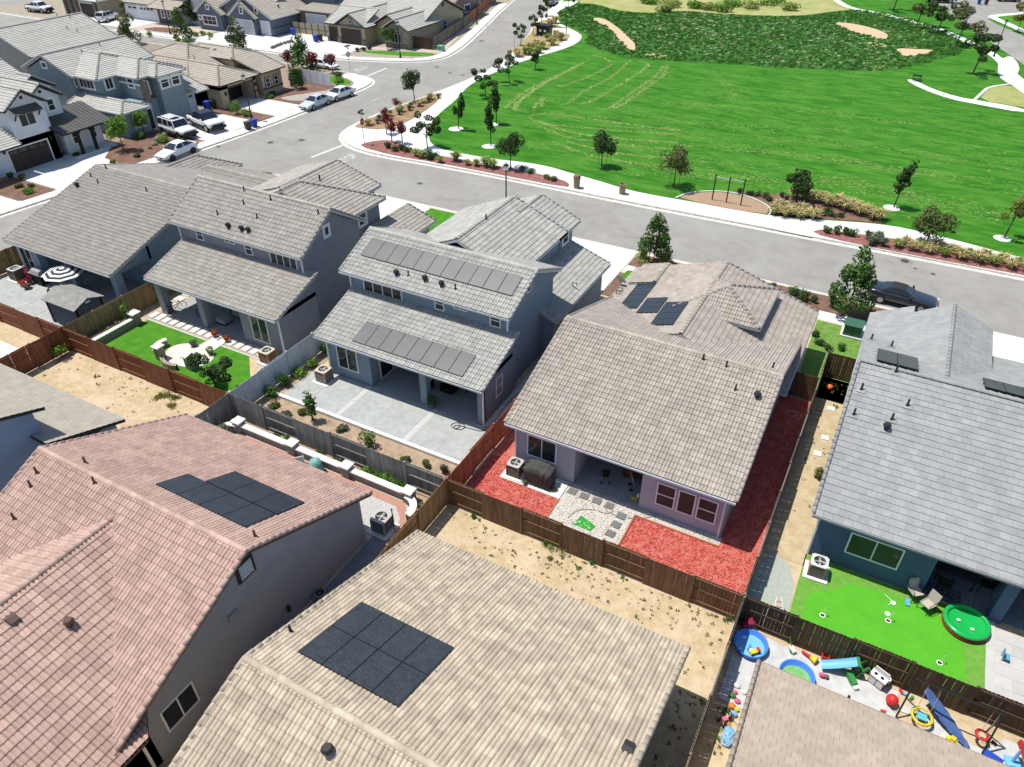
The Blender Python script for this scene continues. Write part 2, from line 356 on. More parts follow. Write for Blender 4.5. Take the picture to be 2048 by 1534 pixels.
drive(-24.5,-17.4,45.5,54.4,2,3); drive(-13.3,-8.2,45.5,54.4,2,3); drive(7.5,16,43,54.5,3,4); drive(-44,-37.7,46.5,54,2,3)
drive(-30.9,-24.6,50.8,54.3,4,1)
sheet('yard_grass', [(-37.6,46.5),(-31,46.5),(-31,53.95),(-37.6,53.9)], .012, turf)
sheet('yard_grass', smooth([(-2.0,41.0),(1.0,41.0),(1.1,50.5),(-2.2,50.5)],0), .012, M('leafy_turf', (.1,.2,.03), (.16,.28,.06), sc=2.5, det=8, rough=1, bump=.12, bsc=6))
sheet('sidewalk', smooth([(-60,47),(-59.3,51.0),(-57.2,53.0),(-53.6,53.85),(-44,53.95),(-44,52.0),(-53,52.0),(-56.3,51.2),(-57.6,49.5),(-58,46)],1), .01, concrete)

# west side: sidewalk, drives, beds
kw = [p for p in K_west if -20 < p[1] < 89 and p[0] > -78]
slabs('sidewalk', [p for p in kw if p[1] < 88.8], .17*-1, -1.6, 1.6)
drive(-80.3,-71.6,40.2,46.7,3,2); drive(-80.3,-72.6,29,36.5,3,2); drive(-80.6,-70.5,57.6,65.7,4,2); drive(-79,-70.2,68.4,73.4,3,2)
sheet('garden_path', [(-79.4,46.7),(-73.5,46.7),(-73.5,48),(-76,48.3),(-78.2,50.8),(-79.4,50.8)], .018, concrete)
bed('planting_bed', [(-79.2,36.7),(-72.8,36.7),(-72.4,40.0),(-79.2,40.0)], mulch, .02)
bed('planting_bed', [(-78,48.6),(-71.8,47.2),(-71.4,57.4),(-79.8,57.4),(-79.2,52)], mulch, .014)
bed('planting_bed', [(-80,65.9),(-70.4,65.9),(-70.2,68.2),(-79,68.2)], mulch, .02)
bed('planting_bed', smooth([(-77,73.6),(-70.3,73.6),(-70.2,83),(-77,83)],0), mulch, .02)
rockb = smooth([(-75.5,74.2),(-71.4,74.6),(-70.6,78),(-71.5,81.5),(-73,79),(-74.5,76.5)],2)
sheet('rock_swale', rockb, .03, M('swale_rock', (.45,.4,.34), (.25,.22,.19), sc=5, det=3, rough=1, bump=.08, bsc=7))
sheet('sidewalk', smooth([(-75.5,89.3),(-72.8,89.0),(-70.3,87.8),(-69.0,85.8),(-68.7,82),(-70.2,82),(-70.8,85),(-73,86.6),(-75.5,87.2)],1), .014, concrete)
sheet('yard_grass', smooth([(-76.5,84.5),(-72.0,83.3),(-71.3,85),(-73.5,86.4),(-76.5,87)],1), .03, turf)
# north side
slabs('sidewalk', [p for p in K_north if -130 < p[0] and p[1] < 152], .17, 1.7, 1.9)
drive(-92,-83.2,96.0,105,3,2); drive(-113,-101.8,95.3,102.3,4,2); drive(-138,-129.8,95,102,3,2); drive(-149,-139.2,95,98.6,3,1); drive(-101.8,-92.2,95.6,108,3,3)
sheet('yard_grass', smooth([(-82.5,100.4),(-74.5,101.5),(-70.6,103.6),(-70.4,105.6),(-74.5,104.6),(-81,102.3)],1), .014, turf)
bed('planting_bed', [(-83,101.9),(-76,105),(-70.4,106),(-71.2,110),(-76.8,125),(-78,125),(-74,107.4),(-76,106.4),(-83,104.4)], M('pale_gravel', (.5,.43,.36), (.38,.32,.26), sc=3, rough=1), .01)
bed('planting_bed', [(-72.2,107.6),(-70.6,108),(-79.5,134),(-84.5,149),(-86,149),(-77.5,126)], MATS['pale_gravel'], .012)
bed('planting_bed', [(-129.6,95.2),(-114,95.6),(-114,101),(-129.6,101.5)], MATS['pale_gravel'], .012)
bed('planting_bed', smooth([(-128,95.5),(-119,95.8),(-119.5,99),(-126,99)],1), mulch, .02)

# ------------------------------------------------------------------ painted road marks, covers, seams
paint = M('road_paint', (.62,.61,.58), (.42,.41,.38), sc=5, det=6, rough=.8, edge=.2)
def strip(name, p, q, wd, m=paint, z=-.126):
    p = Vector(p); q = Vector(q); t = (q-p).normalized(); n = Vector((-t.y,t.x))*wd/2
    return sheet(name, [tuple(p+n),tuple(p-n),tuple(q-n),tuple(q+n)], z, m)
def a2(px,py,z=-.13): return tuple(at(px,py,z)[:2])
strip('stop_line', a2(623,314.5), a2(693,287.5), .38); strip('stop_line', a2(734,152.5), a2(773.5,136), .38)
strip('lane_mark', a2(742,203), a2(758,196), .12)
def textmesh(s, size):
    cu = bpy.data.curves.new('txt','FONT'); cu.body = s; cu.size = size; cu.align_x = 'CENTER'; cu.align_y = 'CENTER'
    o = bpy.data.objects.new('txt', cu); C.objects.link(o); dg = bpy.context.evaluated_depsgraph_get()
    me = bpy.data.meshes.new_from_object(o.evaluated_get(dg)); bpy.data.objects.remove(o); bpy.data.curves.remove(cu); return me
for (px,py),rz in (((696,317),R(90)),((720,137.5),R(-90))):
    me = textmesh('STOP', 1.5); me.materials.append(paint)
    o = put('stop_marking', me); p = at(px,py,-.13); o.location = (p.x,p.y,-.125); o.rotation_euler = (0,0,rz); o.scale = (.75,1.2,1); o['kind'] = 'structure'
seam = M('asphalt_seal', (.1,.1,.098), rough=.7)
for a,b_ in (((1228,455),(1255,462)),((1330,520),(1420,545)),((1010,385),(1110,410)),((505,277),(545,287)),((527,268),(578,281)),((546,302),(590,314)),((568,296),(612,306)),((870,395),(930,402)),((1480,545),(1600,575)),((1240,470),(1290,478))):
    strip('crack_seal', a2(*a), a2(*b_), .035, seam, -.1265)
MH = ['nearest the white farmhouse corner','left of the intersection centre','at the kerb of the farmhouse street','big one in a ring at right','in front of the grey house','small one right of the ringed cover','small one farthest right','on the curving street, lower','at the street bend','on the curving street, upper','beside the lower one on the curve']
for mi_,(px,py,r) in enumerate(((603,280,.42),(541,285,.42),(437,293,.3),(1810,522,.42),(840,367,.3),(1830,537,.16),(1866,548,.2),(900,146,.35),(874,134,.35),(963,82,.45),(925,150,.3))):
    p = at(px,py,-.13); t = thing('manhole_cover','round iron cover set in the asphalt at pixel-free spot','manhole',(p.x,p.y,-.128),'iron covers in the road')
    MB().lathe((0,0,0),[(0,.006),(r*.8,.006),(r*.8,.002)],16).build('lid', M('cast_iron',(.1,.095,.09),(.07,.065,.06),sc=20,rough=.6,metal=.4), t)
    MB().lathe((0,0,0),[(r*.84,.004),(r*1.5,.004),(r*1.52,0)],16).build('collar', M('patch_concrete',(.26,.25,.23),(.2,.19,.17),sc=3,rough=.9), t)
    t['label'] = 'round iron cover in a grey collar, '+MH[mi_]
# ------------------------------------------------------------------ roofs
CAMP = Vector((0,0,HC))
BARREL = ([0,.022,.06,.085,.11,.148,.17,.192,.23,.255,.28,.318,.34],[0,.042,.064,.068,.064,.042,0,.042,.064,.068,.064,.042,0])
TPL = {}
def tile_tpl(kind, w, e):
    k = (kind,round(w,3),round(e,3))
    if k in TPL: return TPL[k]
    if kind == 'barrel': X = [x*w/.34 for x in BARREL[0]]; Z = BARREL[1]; th = .036; lift = .042
    elif kind == 'flat': X = [.004,w-.004]; Z = [0,0]; th = .03; lift = .034
    else: X = [0,w]; Z = [0,0]; th = .05; lift = .052
    n = len(X); vs = []
    vs += [(x,.004,z+lift-th) for x,z in zip(X,Z)]
    vs += [(x,0,z+lift) for x,z in zip(X,Z)]
    vs += [(x,e+.05,z*.97+.002) for x,z in zip(X,Z)]
    fs = []
    for r in (1,): fs += [(r*n+i,r*n+i+1,(r+1)*n+i+1,(r+1)*n+i) for i in range(n-1)]
    vs += [vs[n+i] for i in range(n)]; fs += [(i,i+1,3*n+i+1,3*n+i) for i in range(n-1)]      # front edge, split so it stays crisp
    if kind == 'flat': fs += [(0,n,2*n),(n-1,3*n-1,2*n-1)]
    TPL[k] = (np.array(vs), fs); return TPL[k]
def inpoly(poly, u, v, m=0):
    n = len(poly)
    ar = sum(poly[i][0]*poly[(i+1)%n][1]-poly[(i+1)%n][0]*poly[i][1] for i in range(n))
    sgn = 1 if ar > 0 else -1; ok = True
    for i in range(n):
        a = poly[i]; b = poly[(i+1)%n]; L = math.hypot(b[0]-a[0],b[1]-a[1])
        if L < 1e-9: continue
        ok = ok & (sgn*((b[0]-a[0])*(v-a[1])-(b[1]-a[1])*(u-a[0]))/L >= -m)
    return ok

class House:
    def __init__(s, name, label, cat, loc, wallm, tilem, fascia, kind='barrel', tw=.34, te=.335, parts=300, capm=None, gut=None):
        s.root = thing(name, label, cat, loc, world=True); s.wallm = wallm; s.tilem = tilem; s.fascia = fascia
        s.kind = kind; s.tw = tw; s.te = te; s.np = parts; s.facets = []; s.deck = MB(); s.wall = MB(); s.guts = []; s.caps = []
        s.capm = capm or tilem; s.gutm = gut or fascia; s.k = 0
    # --- roof pieces
    def facet(s, x, y, z, h, sl, poly, tiles=True, trim=None):
        "facet from eave point (x,y,z) rising towards h (unit xy) at slope sl; poly in (along eave, run)"
        h = Vector((h[0],h[1],0)).normalized(); u = Vector((h.y,-h.x,0)); c = math.sqrt(1+sl*sl)
        v = (h+Vector((0,0,sl)))/c; n = u.cross(v); O = Vector((x,y,z))
        P = [O+u*a+v*(b*c) for a,b in poly]; m = len(P)
        s.deck.add([p+n*.004 for p in P]+[p-Vector((0,0,.17)) for p in P], [tuple(range(m)), tuple(range(2*m-1,m-1,-1))]+[(i,m+i,m+(i+1)%m,(i+1)%m) for i in range(m)])
        f = (O,u,v,n,[(a,b*c) for a,b in poly]); 
        if tiles: s.facets.append(f)
        return f
    def wing(s, x0,x1,y0,y1, ze, sl, ax='x', hip=(0,0), caps=True, rk=(1,1), sides=(1,1), gut=True, tiles=True):
        if ax == 'x':
            W = x1-x0; d = (y1-y0)/2; zr = ze+sl*d; yr = (y0+y1)/2; a,b = (d*hip[0], d*hip[1])
            if sides[0]: s.facet(x0,y0,ze,(0,1),sl,[(0,0),(W,0),(W-b,d),(a,d)],tiles)
            if sides[1]: s.facet(x1,y1,ze,(0,-1),sl,[(0,0),(W,0),(W-a,d),(b,d)],tiles)
            if hip[0]: s.facet(x0,y1,ze,(1,0),sl,[(0,0),(2*d,0),(d,d)],tiles)
            if hip[1]: s.facet(x1,y0,ze,(-1,0),sl,[(0,0),(2*d,0),(d,d)],tiles)
            r0 = Vector((x0+a,yr,zr)); r1 = Vector((x1-b,yr,zr))
            e = [[Vector((x0,y0,ze)),Vector((x0,y1,ze))],[Vector((x1,y0,ze)),Vector((x1,y1,ze))]]
            if gut:
                if sides[0]: s.gutter(Vector((x0,y0-.05,ze)),Vector((x1,y0-.05,ze)))
                if sides[1]: s.gutter(Vector((x0,y1+.05,ze)),Vector((x1,y1+.05,ze)))
        else:
            W = y1-y0; d = (x1-x0)/2; zr = ze+sl*d; xr = (x0+x1)/2; a,b = (d*hip[0], d*hip[1])
            if sides[0]: s.facet(x0,y1,ze,(1,0),sl,[(0,0),(W,0),(W-a,d),(b,d)],tiles)
            if sides[1]: s.facet(x1,y0,ze,(-1,0),sl,[(0,0),(W,0),(W-b,d),(a,d)],tiles)
            if hip[0]: s.facet(x0,y0,ze,(0,1),sl,[(0,0),(2*d,0),(d,d)],tiles)
            if hip[1]: s.facet(x1,y1,ze,(0,-1),sl,[(0,0),(2*d,0),(d,d)],tiles)
            r0 = Vector((xr,y0+a,zr)); r1 = Vector((xr,y1-b,zr))
            e = [[Vector((x0,y0,ze)),Vector((x1,y0,ze))],[Vector((x0,y1,ze)),Vector((x1,y1,ze))]]
            if gut:
                if sides[0]: s.gutter(Vector((x0-.05,y0,ze)),Vector((x0-.05,y1,ze)))
                if sides[1]: s.gutter(Vector((x1+.05,y0,ze)),Vector((x1+.05,y1,ze)))
        if caps:
            if (r1-r0).length > .3: s.cap(r0,r1)
            for q,r,c_,k_ in ((0,r0,hip[0],rk[0]),(1,r1,hip[1],rk[1])):
                if c_ or k_:
                    for j in (0,1):
                        if sides[j] or c_: s.cap(e[q][j], r, .1 if not c_ else .12)
        return zr
    def shed(s, x0,x1,y0,y1, ze, sl, h, rk=True):
        if h == 'N': s.facet(x0,y0,ze,(0,1),sl,[(0,0),(x1-x0,0),(x1-x0,y1-y0),(0,y1-y0)]); s.gutter(Vector((x0,y0-.05,ze)),Vector((x1,y0-.05,ze))); ends = [((x0,y0),(x0,y1)),((x1,y0),(x1,y1))]; d = y1-y0
        if h == 'W': s.facet(x1,y0,ze,(-1,0),sl,[(0,0),(y1-y0,0),(y1-y0,x1-x0),(0,x1-x0)]); s.gutter(Vector((x1+.05,y0,ze)),Vector((x1+.05,y1,ze))); ends = [((x1,y0),(x0,y0)),((x1,y1),(x0,y1))]; d = x1-x0
        if h == 'E': s.facet(x0,y1,ze,(1,0),sl,[(0,0),(y1-y0,0),(y1-y0,x1-x0),(0,x1-x0)]); ends = [((x0,y0),(x1,y0)),((x0,y1),(x1,y1))]; d = x1-x0
        if rk:
            for a,b in ends: s.cap(Vector((*a,ze)), Vector((*b,ze+sl*d)), .1)
    def gutter(s, a, b):
        a = a-Vector((0,0,.07)); b = b-Vector((0,0,.07)); c = (a+b)/2; d = b-a
        s.guts.append((c, (d.length,.11,.11), math.atan2(d.y,d.x)))
    def cap(s, a, b, r=.13): s.caps.append((Vector(a),Vector(b),r))
    # --- walls
    def solid(s, x0,x1,y0,y1, ax, ze, zr, c, z0=-.05):
        "wall block under a gable: ze/zr are wall tops at the sides and at the ridge line c"
        if ax == 'x': s.wall.prof([(y0,z0),(y1,z0),(y1,ze[1]),(c,zr),(y0,ze[0])], x0, x1, 'x')
        else: s.wall.prof([(x1,z0),(x0,z0),(x0,ze[0]),(c,zr),(x1,ze[1])], y0, y1, 'y')
    def body(s, x0,x1,y0,y1, z1, z0=-.05): s.wall.box(x0,x1,y0,y1,z0,z1)
    # --- openings: wall face dir f, position along the face, sill and head
    def win(s, f, plane, a0, a1, z0, z1, cols=2, rows=1, frame=white, pane=glass, fw=.07, trim=None, name='window'):
        def P(t, z, o):
            if f == 'S': return (t,plane-o,z)
            if f == 'N': return (t,plane+o,z)
            if f == 'E': return (plane+o,t,z)
            return (plane-o,t,z)
        def bx(b, t0,t1,q0,q1,o0,o1):
            p = P(t0,q0,o0); q = P(t1,q1,o1)
            b.box(min(p[0],q[0]),max(p[0],q[0]),min(p[1],q[1]),max(p[1],q[1]),min(p[2],q[2]),max(p[2],q[2]))
        fr = MB(); o = .06
        bx(fr,a0,a1,z0,z0+fw,-.02,o); bx(fr,a0,a1,z1-fw,z1,-.02,o); bx(fr,a0,a0+fw,z0+fw,z1-fw,-.02,o); bx(fr,a1-fw,a1,z0+fw,z1-fw,-.02,o)
        for i in range(1,cols): m = a0+(a1-a0)*i/cols; bx(fr,m-fw*.4,m+fw*.4,z0+fw,z1-fw,-.02,o-.008)
        for j in range(1,rows): m = z0+(z1-z0)*j/rows; bx(fr,a0+fw,a1-fw,m-fw*.4,m+fw*.4,-.02,o-.012)
        fo = fr.build(name, frame, s.root)
        for i in range(cols):
            for j in range(rows):
                p = MB(); bx(p, a0+(a1-a0)*i/cols+fw*.3, a0+(a1-a0)*(i+1)/cols-fw*.3, z0+(z1-z0)*j/rows+fw*.3, z0+(z1-z0)*(j+1)/rows-fw*.3, .012, .024)
                q = put('pane', p.mesh('pane', pane), fo)
        if trim:
            t = MB(); g = .13
            bx(t,a0-g,a1+g,z1,z1+g,0,.05); bx(t,a0-g,a1+g,z0-g,z0,0,.07); bx(t,a0-g,a0,z0,z1,0,.05); bx(t,a1,a1+g,z0,z1,0,.05)
            put('surround', t.mesh('surround', trim), fo)
        return fo
    def garage(s, f, plane, a0, a1, z1, m, rows=4, cols=4, lites=None, trim=None):
        fr = MB(); g = .12
        def bx(b, t0,t1,q0,q1,o0,o1):
            sg = {'S':(0,-1),'N':(0,1),'E':(1,0),'W':(-1,0)}[f]
            if sg[0]: b.box(min(plane+sg[0]*o0,plane+sg[0]*o1),max(plane+sg[0]*o0,plane+sg[0]*o1),t0,t1,q0,q1)
            else: b.box(t0,t1,min(plane+sg[1]*o0,plane+sg[1]*o1),max(plane+sg[1]*o0,plane+sg[1]*o1),q0,q1)
        bx(fr,a0-g,a0,0,z1+g,-.02,.07); bx(fr,a1,a1+g,0,z1+g,-.02,.07); bx(fr,a0,a1,z1,z1+g,-.02,.07)
        d = fr.build('garage_door', trim or white, s.root)
        for j in range(rows):
            for i in range(cols):
                p = MB(); w_ = (a1-a0)/cols; h_ = z1/rows
                bx(p,a0+i*w_+.015,a0+(i+1)*w_-.015,j*h_+.012,(j+1)*h_-.012,0,.03)
                if lites and j == rows-1: bx(p,a0+i*w_+.12,a0+(i+1)*w_-.12,j*h_+.1,(j+1)*h_-.1,.02,.036); 
                q = put('door_panel', p.mesh('door_panel', m), d)
                if lites and j == rows-1:
                    l = MB(); bx(l,a0+i*w_+.16,a0+(i+1)*w_-.16,j*h_+.14,(j+1)*h_-.12,.03,.042); put('door_light', l.mesh('door_light', glass), d)
        bk = MB(); bx(bk,a0,a1,0,z1,0,.012); put('door_backing', bk.mesh('door_backing', black), d)
        return d
    def pipe(s, x, y, z1, m=None, z0=0): MB().box(x-.04,x+.04,y-.05,y+.05,z0,z1).build('downspout', m or white, s.root)
    def post(s, x, y, z1, w=.5, m=None, z0=0, name='pillar'):
        b = MB(); b.box(x-w/2,x+w/2,y-w/2,y+w/2,z0,z1); b.box(x-w/2-.03,x+w/2+.03,y-w/2-.03,y+w/2+.03,z0,z0+.12); b.build(name, m or s.wallm, s.root)
    # --- roof furniture
    def hit(s, px, py, fi):
        O,u,v,n,poly = s.facets[fi]; d = FW*FPX+RT*(px-1024)-UP*(py-767); t = (O-CAMP).dot(n)/d.dot(n)
        return CAMP+d*t
    def vents(s, fi, pts, kind='pipe', m=None):
        m = m or M('vent_dark', (.03,.028,.026), rough=.6)
        for px,py in pts:
            p = s.hit(px,py,fi); b = MB()
            O,u,v,n,poly = s.facets[fi]
            fl = [p+u*a+v*c+n*.06 for a,c in ((-.22,-.2),(.22,-.2),(.22,.25),(-.22,.25))]
            b.add(fl+[q-n*.05 for q in fl],[(0,1,2,3),(0,4,5,1),(1,5,6,2),(2,6,7,3),(3,7,4,0)],1)
            if kind == 'pipe': b.cyl(p,p+Vector((0,0,.42)),.05,.05,8); b.cyl(p,p+Vector((0,0,.14)),.11,.06,8,0)
            elif kind == 'cap': b.cyl(p,p+Vector((0,0,.3)),.09,.09,8); b.cyl(p+Vector((0,0,.3)),p+Vector((0,0,.42)),.2,.14,10); b.cyl(p+Vector((0,0,.22)),p+Vector((0,0,.26)),.17,.17,10)
            elif kind == 'goose':
                b.tube([p,p+Vector((0,0,.35)),p+Vector((.1,0,.47)),p+Vector((.24,0,.45)),p+Vector((.3,0,.3))],.055,8)
            else:
                q = [p+u*a+v*c+n*.2 for a,c in ((-.16,-.2),(.16,-.2),(.16,.05),(-.16,.05))]
                b.add(q+[p+u*a+v*c+n*.05 for a,c in ((-.2,-.2),(.2,-.2),(.2,.28),(-.2,.28))],[(0,1,2,3),(0,3,7,4),(1,5,6,2),(2,6,7,3)]) 
            b.build('roof_vent', [m, s.tilem], s.root)
    def solar(s, fi, px, nu, nv, m, gap=.012, up=.14):
        "array over the quad whose pixel corners are px (low-left, low-right, top-right, top-left)"
        O,u,v,n,poly = s.facets[fi]; Q = []
        for c in px:
            d = FW*FPX+RT*(c[0]-1024)-UP*(c[1]-767); O2 = O+n*up; t = (O2-CAMP).dot(n)/d.dot(n); p = CAMP+d*t-O
            Q.append((p.dot(u),p.dot(v)))
        u0 = (Q[0][0]+Q[3][0])/2; u1 = (Q[1][0]+Q[2][0])/2; v0 = (Q[0][1]+Q[1][1])/2; v1 = (Q[2][1]+Q[3][1])/2
        rail = MB()
        for fr in (.22,.78):
            for j in range(nv):
                vv = v0+(v1-v0)*(j+fr)/nv; a = O+u*(u0-.12)+v*vv+n*(up-.06); c = O+u*(u1+.12)+v*vv+n*(up-.06); rail.cyl(a,c,.03,.03,6)
                for k in range(4): q = a+(c-a)*(k+.5)/4; rail.cyl(q-n*.1,q,.03,.03,6)
        r = rail.build('panel_rail', steel, s.root)
        bk = MB(); P = [O+u*a+v*b+n*(up-.045) for a,b in ((u0+.03,v0+.03),(u1-.03,v0+.03),(u1-.03,v1-.03),(u0+.03,v1-.03))]; bk.add(P+[p-n*.06 for p in P],[(0,1,2,3),(0,4,5,1),(1,5,6,2),(2,6,7,3),(3,7,4,0)]); bk.build('gap_dark_backing', black, s.root)  # added black backing that darkens the gaps between the panels
        for i in range(nu):
            for j in range(nv):
                a0 = u0+(u1-u0)*i/nu+gap/2; a1 = u0+(u1-u0)*(i+1)/nu-gap/2; b0 = v0+(v1-v0)*j/nv+gap/2; b1 = v0+(v1-v0)*(j+1)/nv-gap/2
                B = MB(); P = [O+u*a+v*b+n*up for a,b in ((a0,b0),(a1,b0),(a1,b1),(a0,b1))]
                B.add(P+[p-n*.04 for p in P],[(0,4,5,1),(1,5,6,2),(2,6,7,3),(3,7,4,0),(7,6,5,4)],1)
                k = .022; I = [O+u*a+v*b+n*(up-.004) for a,b in ((a0+k,b0+k),(a1-k,b0+k),(a1-k,b1-k),(a0+k,b1-k))]
                B.add(P+I,[(0,1,5,4),(1,2,6,5),(2,3,7,6),(3,0,4,7)],1); B.add(I,[(0,1,2,3)],0)
                B.build('solar_panel', [m, dark], s.root)
    def finish(s):
        s.wall.build('wall', s.wallm, s.root)
        roof = s.deck.build('roof', s.fascia, s.root)
        for g_ in s.guts: MB().obox(*g_).build('gutter', s.gutm, s.root)
        w,e = s.tw,s.te; tv,tf = tile_tpl(s.kind,w,e); nv_ = len(tv)
        whole = []; V = []; F = []; nb = 0; cut = bmesh.new()
        for O,u,v,n,poly in s.facets:
            us = [p[0] for p in poly]; vs = [p[1] for p in poly]
            o_,u_,v_,n_ = (np.array(q) for q in (O,u,v,n))
            nj = int((max(vs)-min(vs))/e)+1; ni = int((max(us)-min(us))/w)+2
            tc = bmesh.new() if True else None; any_cut = False
            for j in range(nj):
                off = (.5*w*(j%2) if s.kind == 'flat' else 0)
                for i in range(-1,ni):
                    a = min(us)+i*w+off; b = min(vs)+j*e-.04
                    cs = [inpoly(poly,a+x,max(b+y,0),1e-4) for x,y in ((0,.041),(w,.041),(0,e-.0),(w,e-.0))]
                    if all(cs): whole.append((O,u,v,n,a,b)); continue
                    ns = 5
                    if any(cs) or any(inpoly(poly,a+w*q/ns,max(b+e*r/3,0),0) for q in range(ns+1) for r in range(4)):
                        P = o_+np.outer(tv[:,0]+a,u_)+np.outer(tv[:,1]+b,v_)+np.outer(tv[:,2],n_)
                        bv = [tc.verts.new(p) for p in P]
                        for f in tf: tc.faces.new([bv[q] for q in f])
                        any_cut = True
            if any_cut:
                m = len(poly); cen = sum((O+u*a+v*b for a,b in poly), Vector())/m
                for i in range(m):
                    A = O+u*poly[i][0]+v*poly[i][1]; B = O+u*poly[(i+1)%m][0]+v*poly[(i+1)%m][1]
                    if (B-A).length < 1e-6 or (abs((B-A).normalized().z) < 1e-6 and poly[i][1] < 1e-6 and poly[(i+1)%m][1] < 1e-6): continue
                    pn = (B-A).cross(n).normalized()
                    if pn.dot(cen-A) > 0: pn = -pn
                    bmesh.ops.bisect_plane(tc, geom=tc.verts[:]+tc.edges[:]+tc.faces[:], plane_co=A, plane_no=pn, clear_outer=True)
                tc.verts.index_update(); base = nb
                V += [tuple(q.co) for q in tc.verts]; F += [tuple(q.index+base for q in f.verts) for f in tc.faces]; nb += len(tc.verts)
            tc.free()
        # the tiles that show largest become parts of their own
        def score(t):
            O,u,v,n,a,b = t; p = O+u*(a+w/2)+v*(b+e/2); x,y,k = pix(p)
            if k < 1 or not (0 < x < 2048 and 0 < y < 1534): return 0
            return max(0,(CAMP-p).normalized().dot(n))/k**2
        np_ = s.np
        sc_ = sorted(((score(t),i) for i,t in enumerate(whole)), reverse=True)
        top = {i for q,i in sc_[:np_] if q > 0}
        me = None
        for i,(O,u,v,n,a,b) in enumerate(whole):
            if i in top:
                if me is None:
                    me = bpy.data.meshes.new('tile'); me.from_pydata([tuple(q) for q in tv],[],tf); me.materials.append(s.tilem)
                    if s.kind == 'barrel': me.polygons.foreach_set('use_smooth',[True]*len(me.polygons))
                p = O+u*a+v*b
                mw = Matrix(((u.x,v.x,n.x,p.x),(u.y,v.y,n.y,p.y),(u.z,v.z,n.z,p.z),(0,0,0,1)))
                if s.kind != 'strip': mw = mw @ Matrix.Rotation(random.uniform(-.006,.006),4,'Z') @ Matrix.Translation((0,random.uniform(-.008,.008),random.uniform(-.002,.004)))
                put('tile', me, roof, mw)
            else:
                jt = random.uniform(-.008,.008) if s.kind != 'strip' else 0
                P = np.array(O)+np.outer(tv[:,0]+a,np.array(u))+np.outer(tv[:,1]+b+jt,np.array(v))+np.outer(tv[:,2]+random.uniform(-.002,.004),np.array(n))
                V += [tuple(p) for p in P]; F += [tuple(q+nb for q in f) for f in tf]; nb += nv_
        if V:
            mm = bpy.data.meshes.new('roof_tiles'); mm.from_pydata(V,[],F); mm.materials.append(s.tilem); mm.update()
            if s.kind == 'barrel': mm.polygons.foreach_set('use_smooth',[True]*len(mm.polygons))
            o = put('roof_tiles', mm, roof); o['kind'] = 'stuff'
        cm = None
        for a,b,r in s.caps:
            d = b-a; L = d.length; d.normalize(); n = max(1,int(L/.37)); st = L/n
            side = d.cross(Vector((0,0,1))).normalized(); upv = side.cross(d)
            if b.z < a.z: pass
            for i in range(n):
                p = a+d*(st*i)+upv*.025
                key = round(r,3)
                if key not in CAPS:
                    vs = []; fs = []; k = 7
                    for y,rr,zo in ((0,r*1.06,.03),(.42,r*.92,0)):
                        vs += [(rr*math.cos(math.pi*q/(k-1)), y, zo+rr*.95*math.sin(math.pi*q/(k-1))) for q in range(k)]
                    fs = [(q,q+1,k+q+1,k+q) for q in range(k-1)]
                    vs += [(r*.88*math.cos(math.pi*q/(k-1)), .006, .02+r*.8*math.sin(math.pi*q/(k-1))) for q in range(k)]
                    fs += [(q+1,q,2*k+q,2*k+q+1) for q in range(k-1)]
                    CAPS[key] = (vs,fs)
                if cm is None: cm = {}
                if key not in cm:
                    vs,fs = CAPS[key]; cm[key] = bpy.data.meshes.new('ridge_cap'); cm[key].from_pydata(vs,[],fs); cm[key].materials.append(s.capm); cm[key].polygons.foreach_set('use_smooth',[True]*len(cm[key].polygons))
                mw = Matrix(((-side.x,d.x,upv.x,p.x),(-side.y,d.y,upv.y,p.y),(-side.z,d.z,upv.z,p.z),(0,0,0,1)))
                if mw.determinant() < 0: mw = mw @ Matrix.Scale(-1,4,(1,0,0))
                put('ridge_cap', cm[key], roof, mw)
        return s
CAPS = {}
# ------------------------------------------------------------------ house materials
def tilemat(name, c, c2, isl=.16): return M(name, c, c2, sc=1.6, det=6, rough=.9, isl=isl*.62, c3=tuple(q*.8 for q in c), sc3=.22, bump=.004, bsc=40)
t_h1 = tilemat('tile_grey_beige', (0.348,0.317,0.275), (0.287,0.262,0.232), .13)
t_h2 = tilemat('tile_warm_grey', (0.378,0.348,0.305), (0.323,0.293,0.256))
t_h3 = tilemat('tile_light_grey', (0.415,0.403,0.360), (0.329,0.323,0.293))
t_h5 = tilemat('tile_sand', (0.390,0.344,0.293), (0.317,0.275,0.232), .17)
t_h6 = tilemat('tile_slate_grey', (0.305,0.305,0.293), (0.256,0.256,0.250), .11)
t_red = tilemat('tile_terracotta_pink', (.47,.325,.265), (.38,.255,.205), .2)
t_bei = tilemat('tile_straw', (0.488,0.409,0.305), (0.366,0.305,0.226), .24)
t_br = tilemat('tile_tan_flat', (0.403,0.323,0.250), (0.342,0.275,0.213), .1)
t_w = tilemat('tile_white_grey', (0.439,0.421,0.378), (0.366,0.354,0.317), .08)
t_w2 = tilemat('tile_tan_grey', (0.415,0.372,0.305), (0.354,0.317,0.262), .08)
def stucco(name, c): return M(name, c, tuple(q*.88 for q in c), sc=1.1, det=6, rough=.95, bump=.006, bsc=45, c3=tuple(min(1,q*1.06) for q in c), sc3=.3)
s_h1 = stucco('stucco_blue_grey', (.25,.32,.38)); s_h2 = stucco('stucco_grey_taupe', (.27,.275,.30)); s_h3 = stucco('stucco_steel', (.225,.285,.335))
s_h5 = stucco('stucco_lavender', (.44,.42,.47)); s_h6 = stucco('stucco_navy', (.085,.13,.215)); s_red = stucco('stucco_pale_grey', (.34,.355,.385)); s_left = stucco('stucco_pale_blue', (.3,.37,.48))
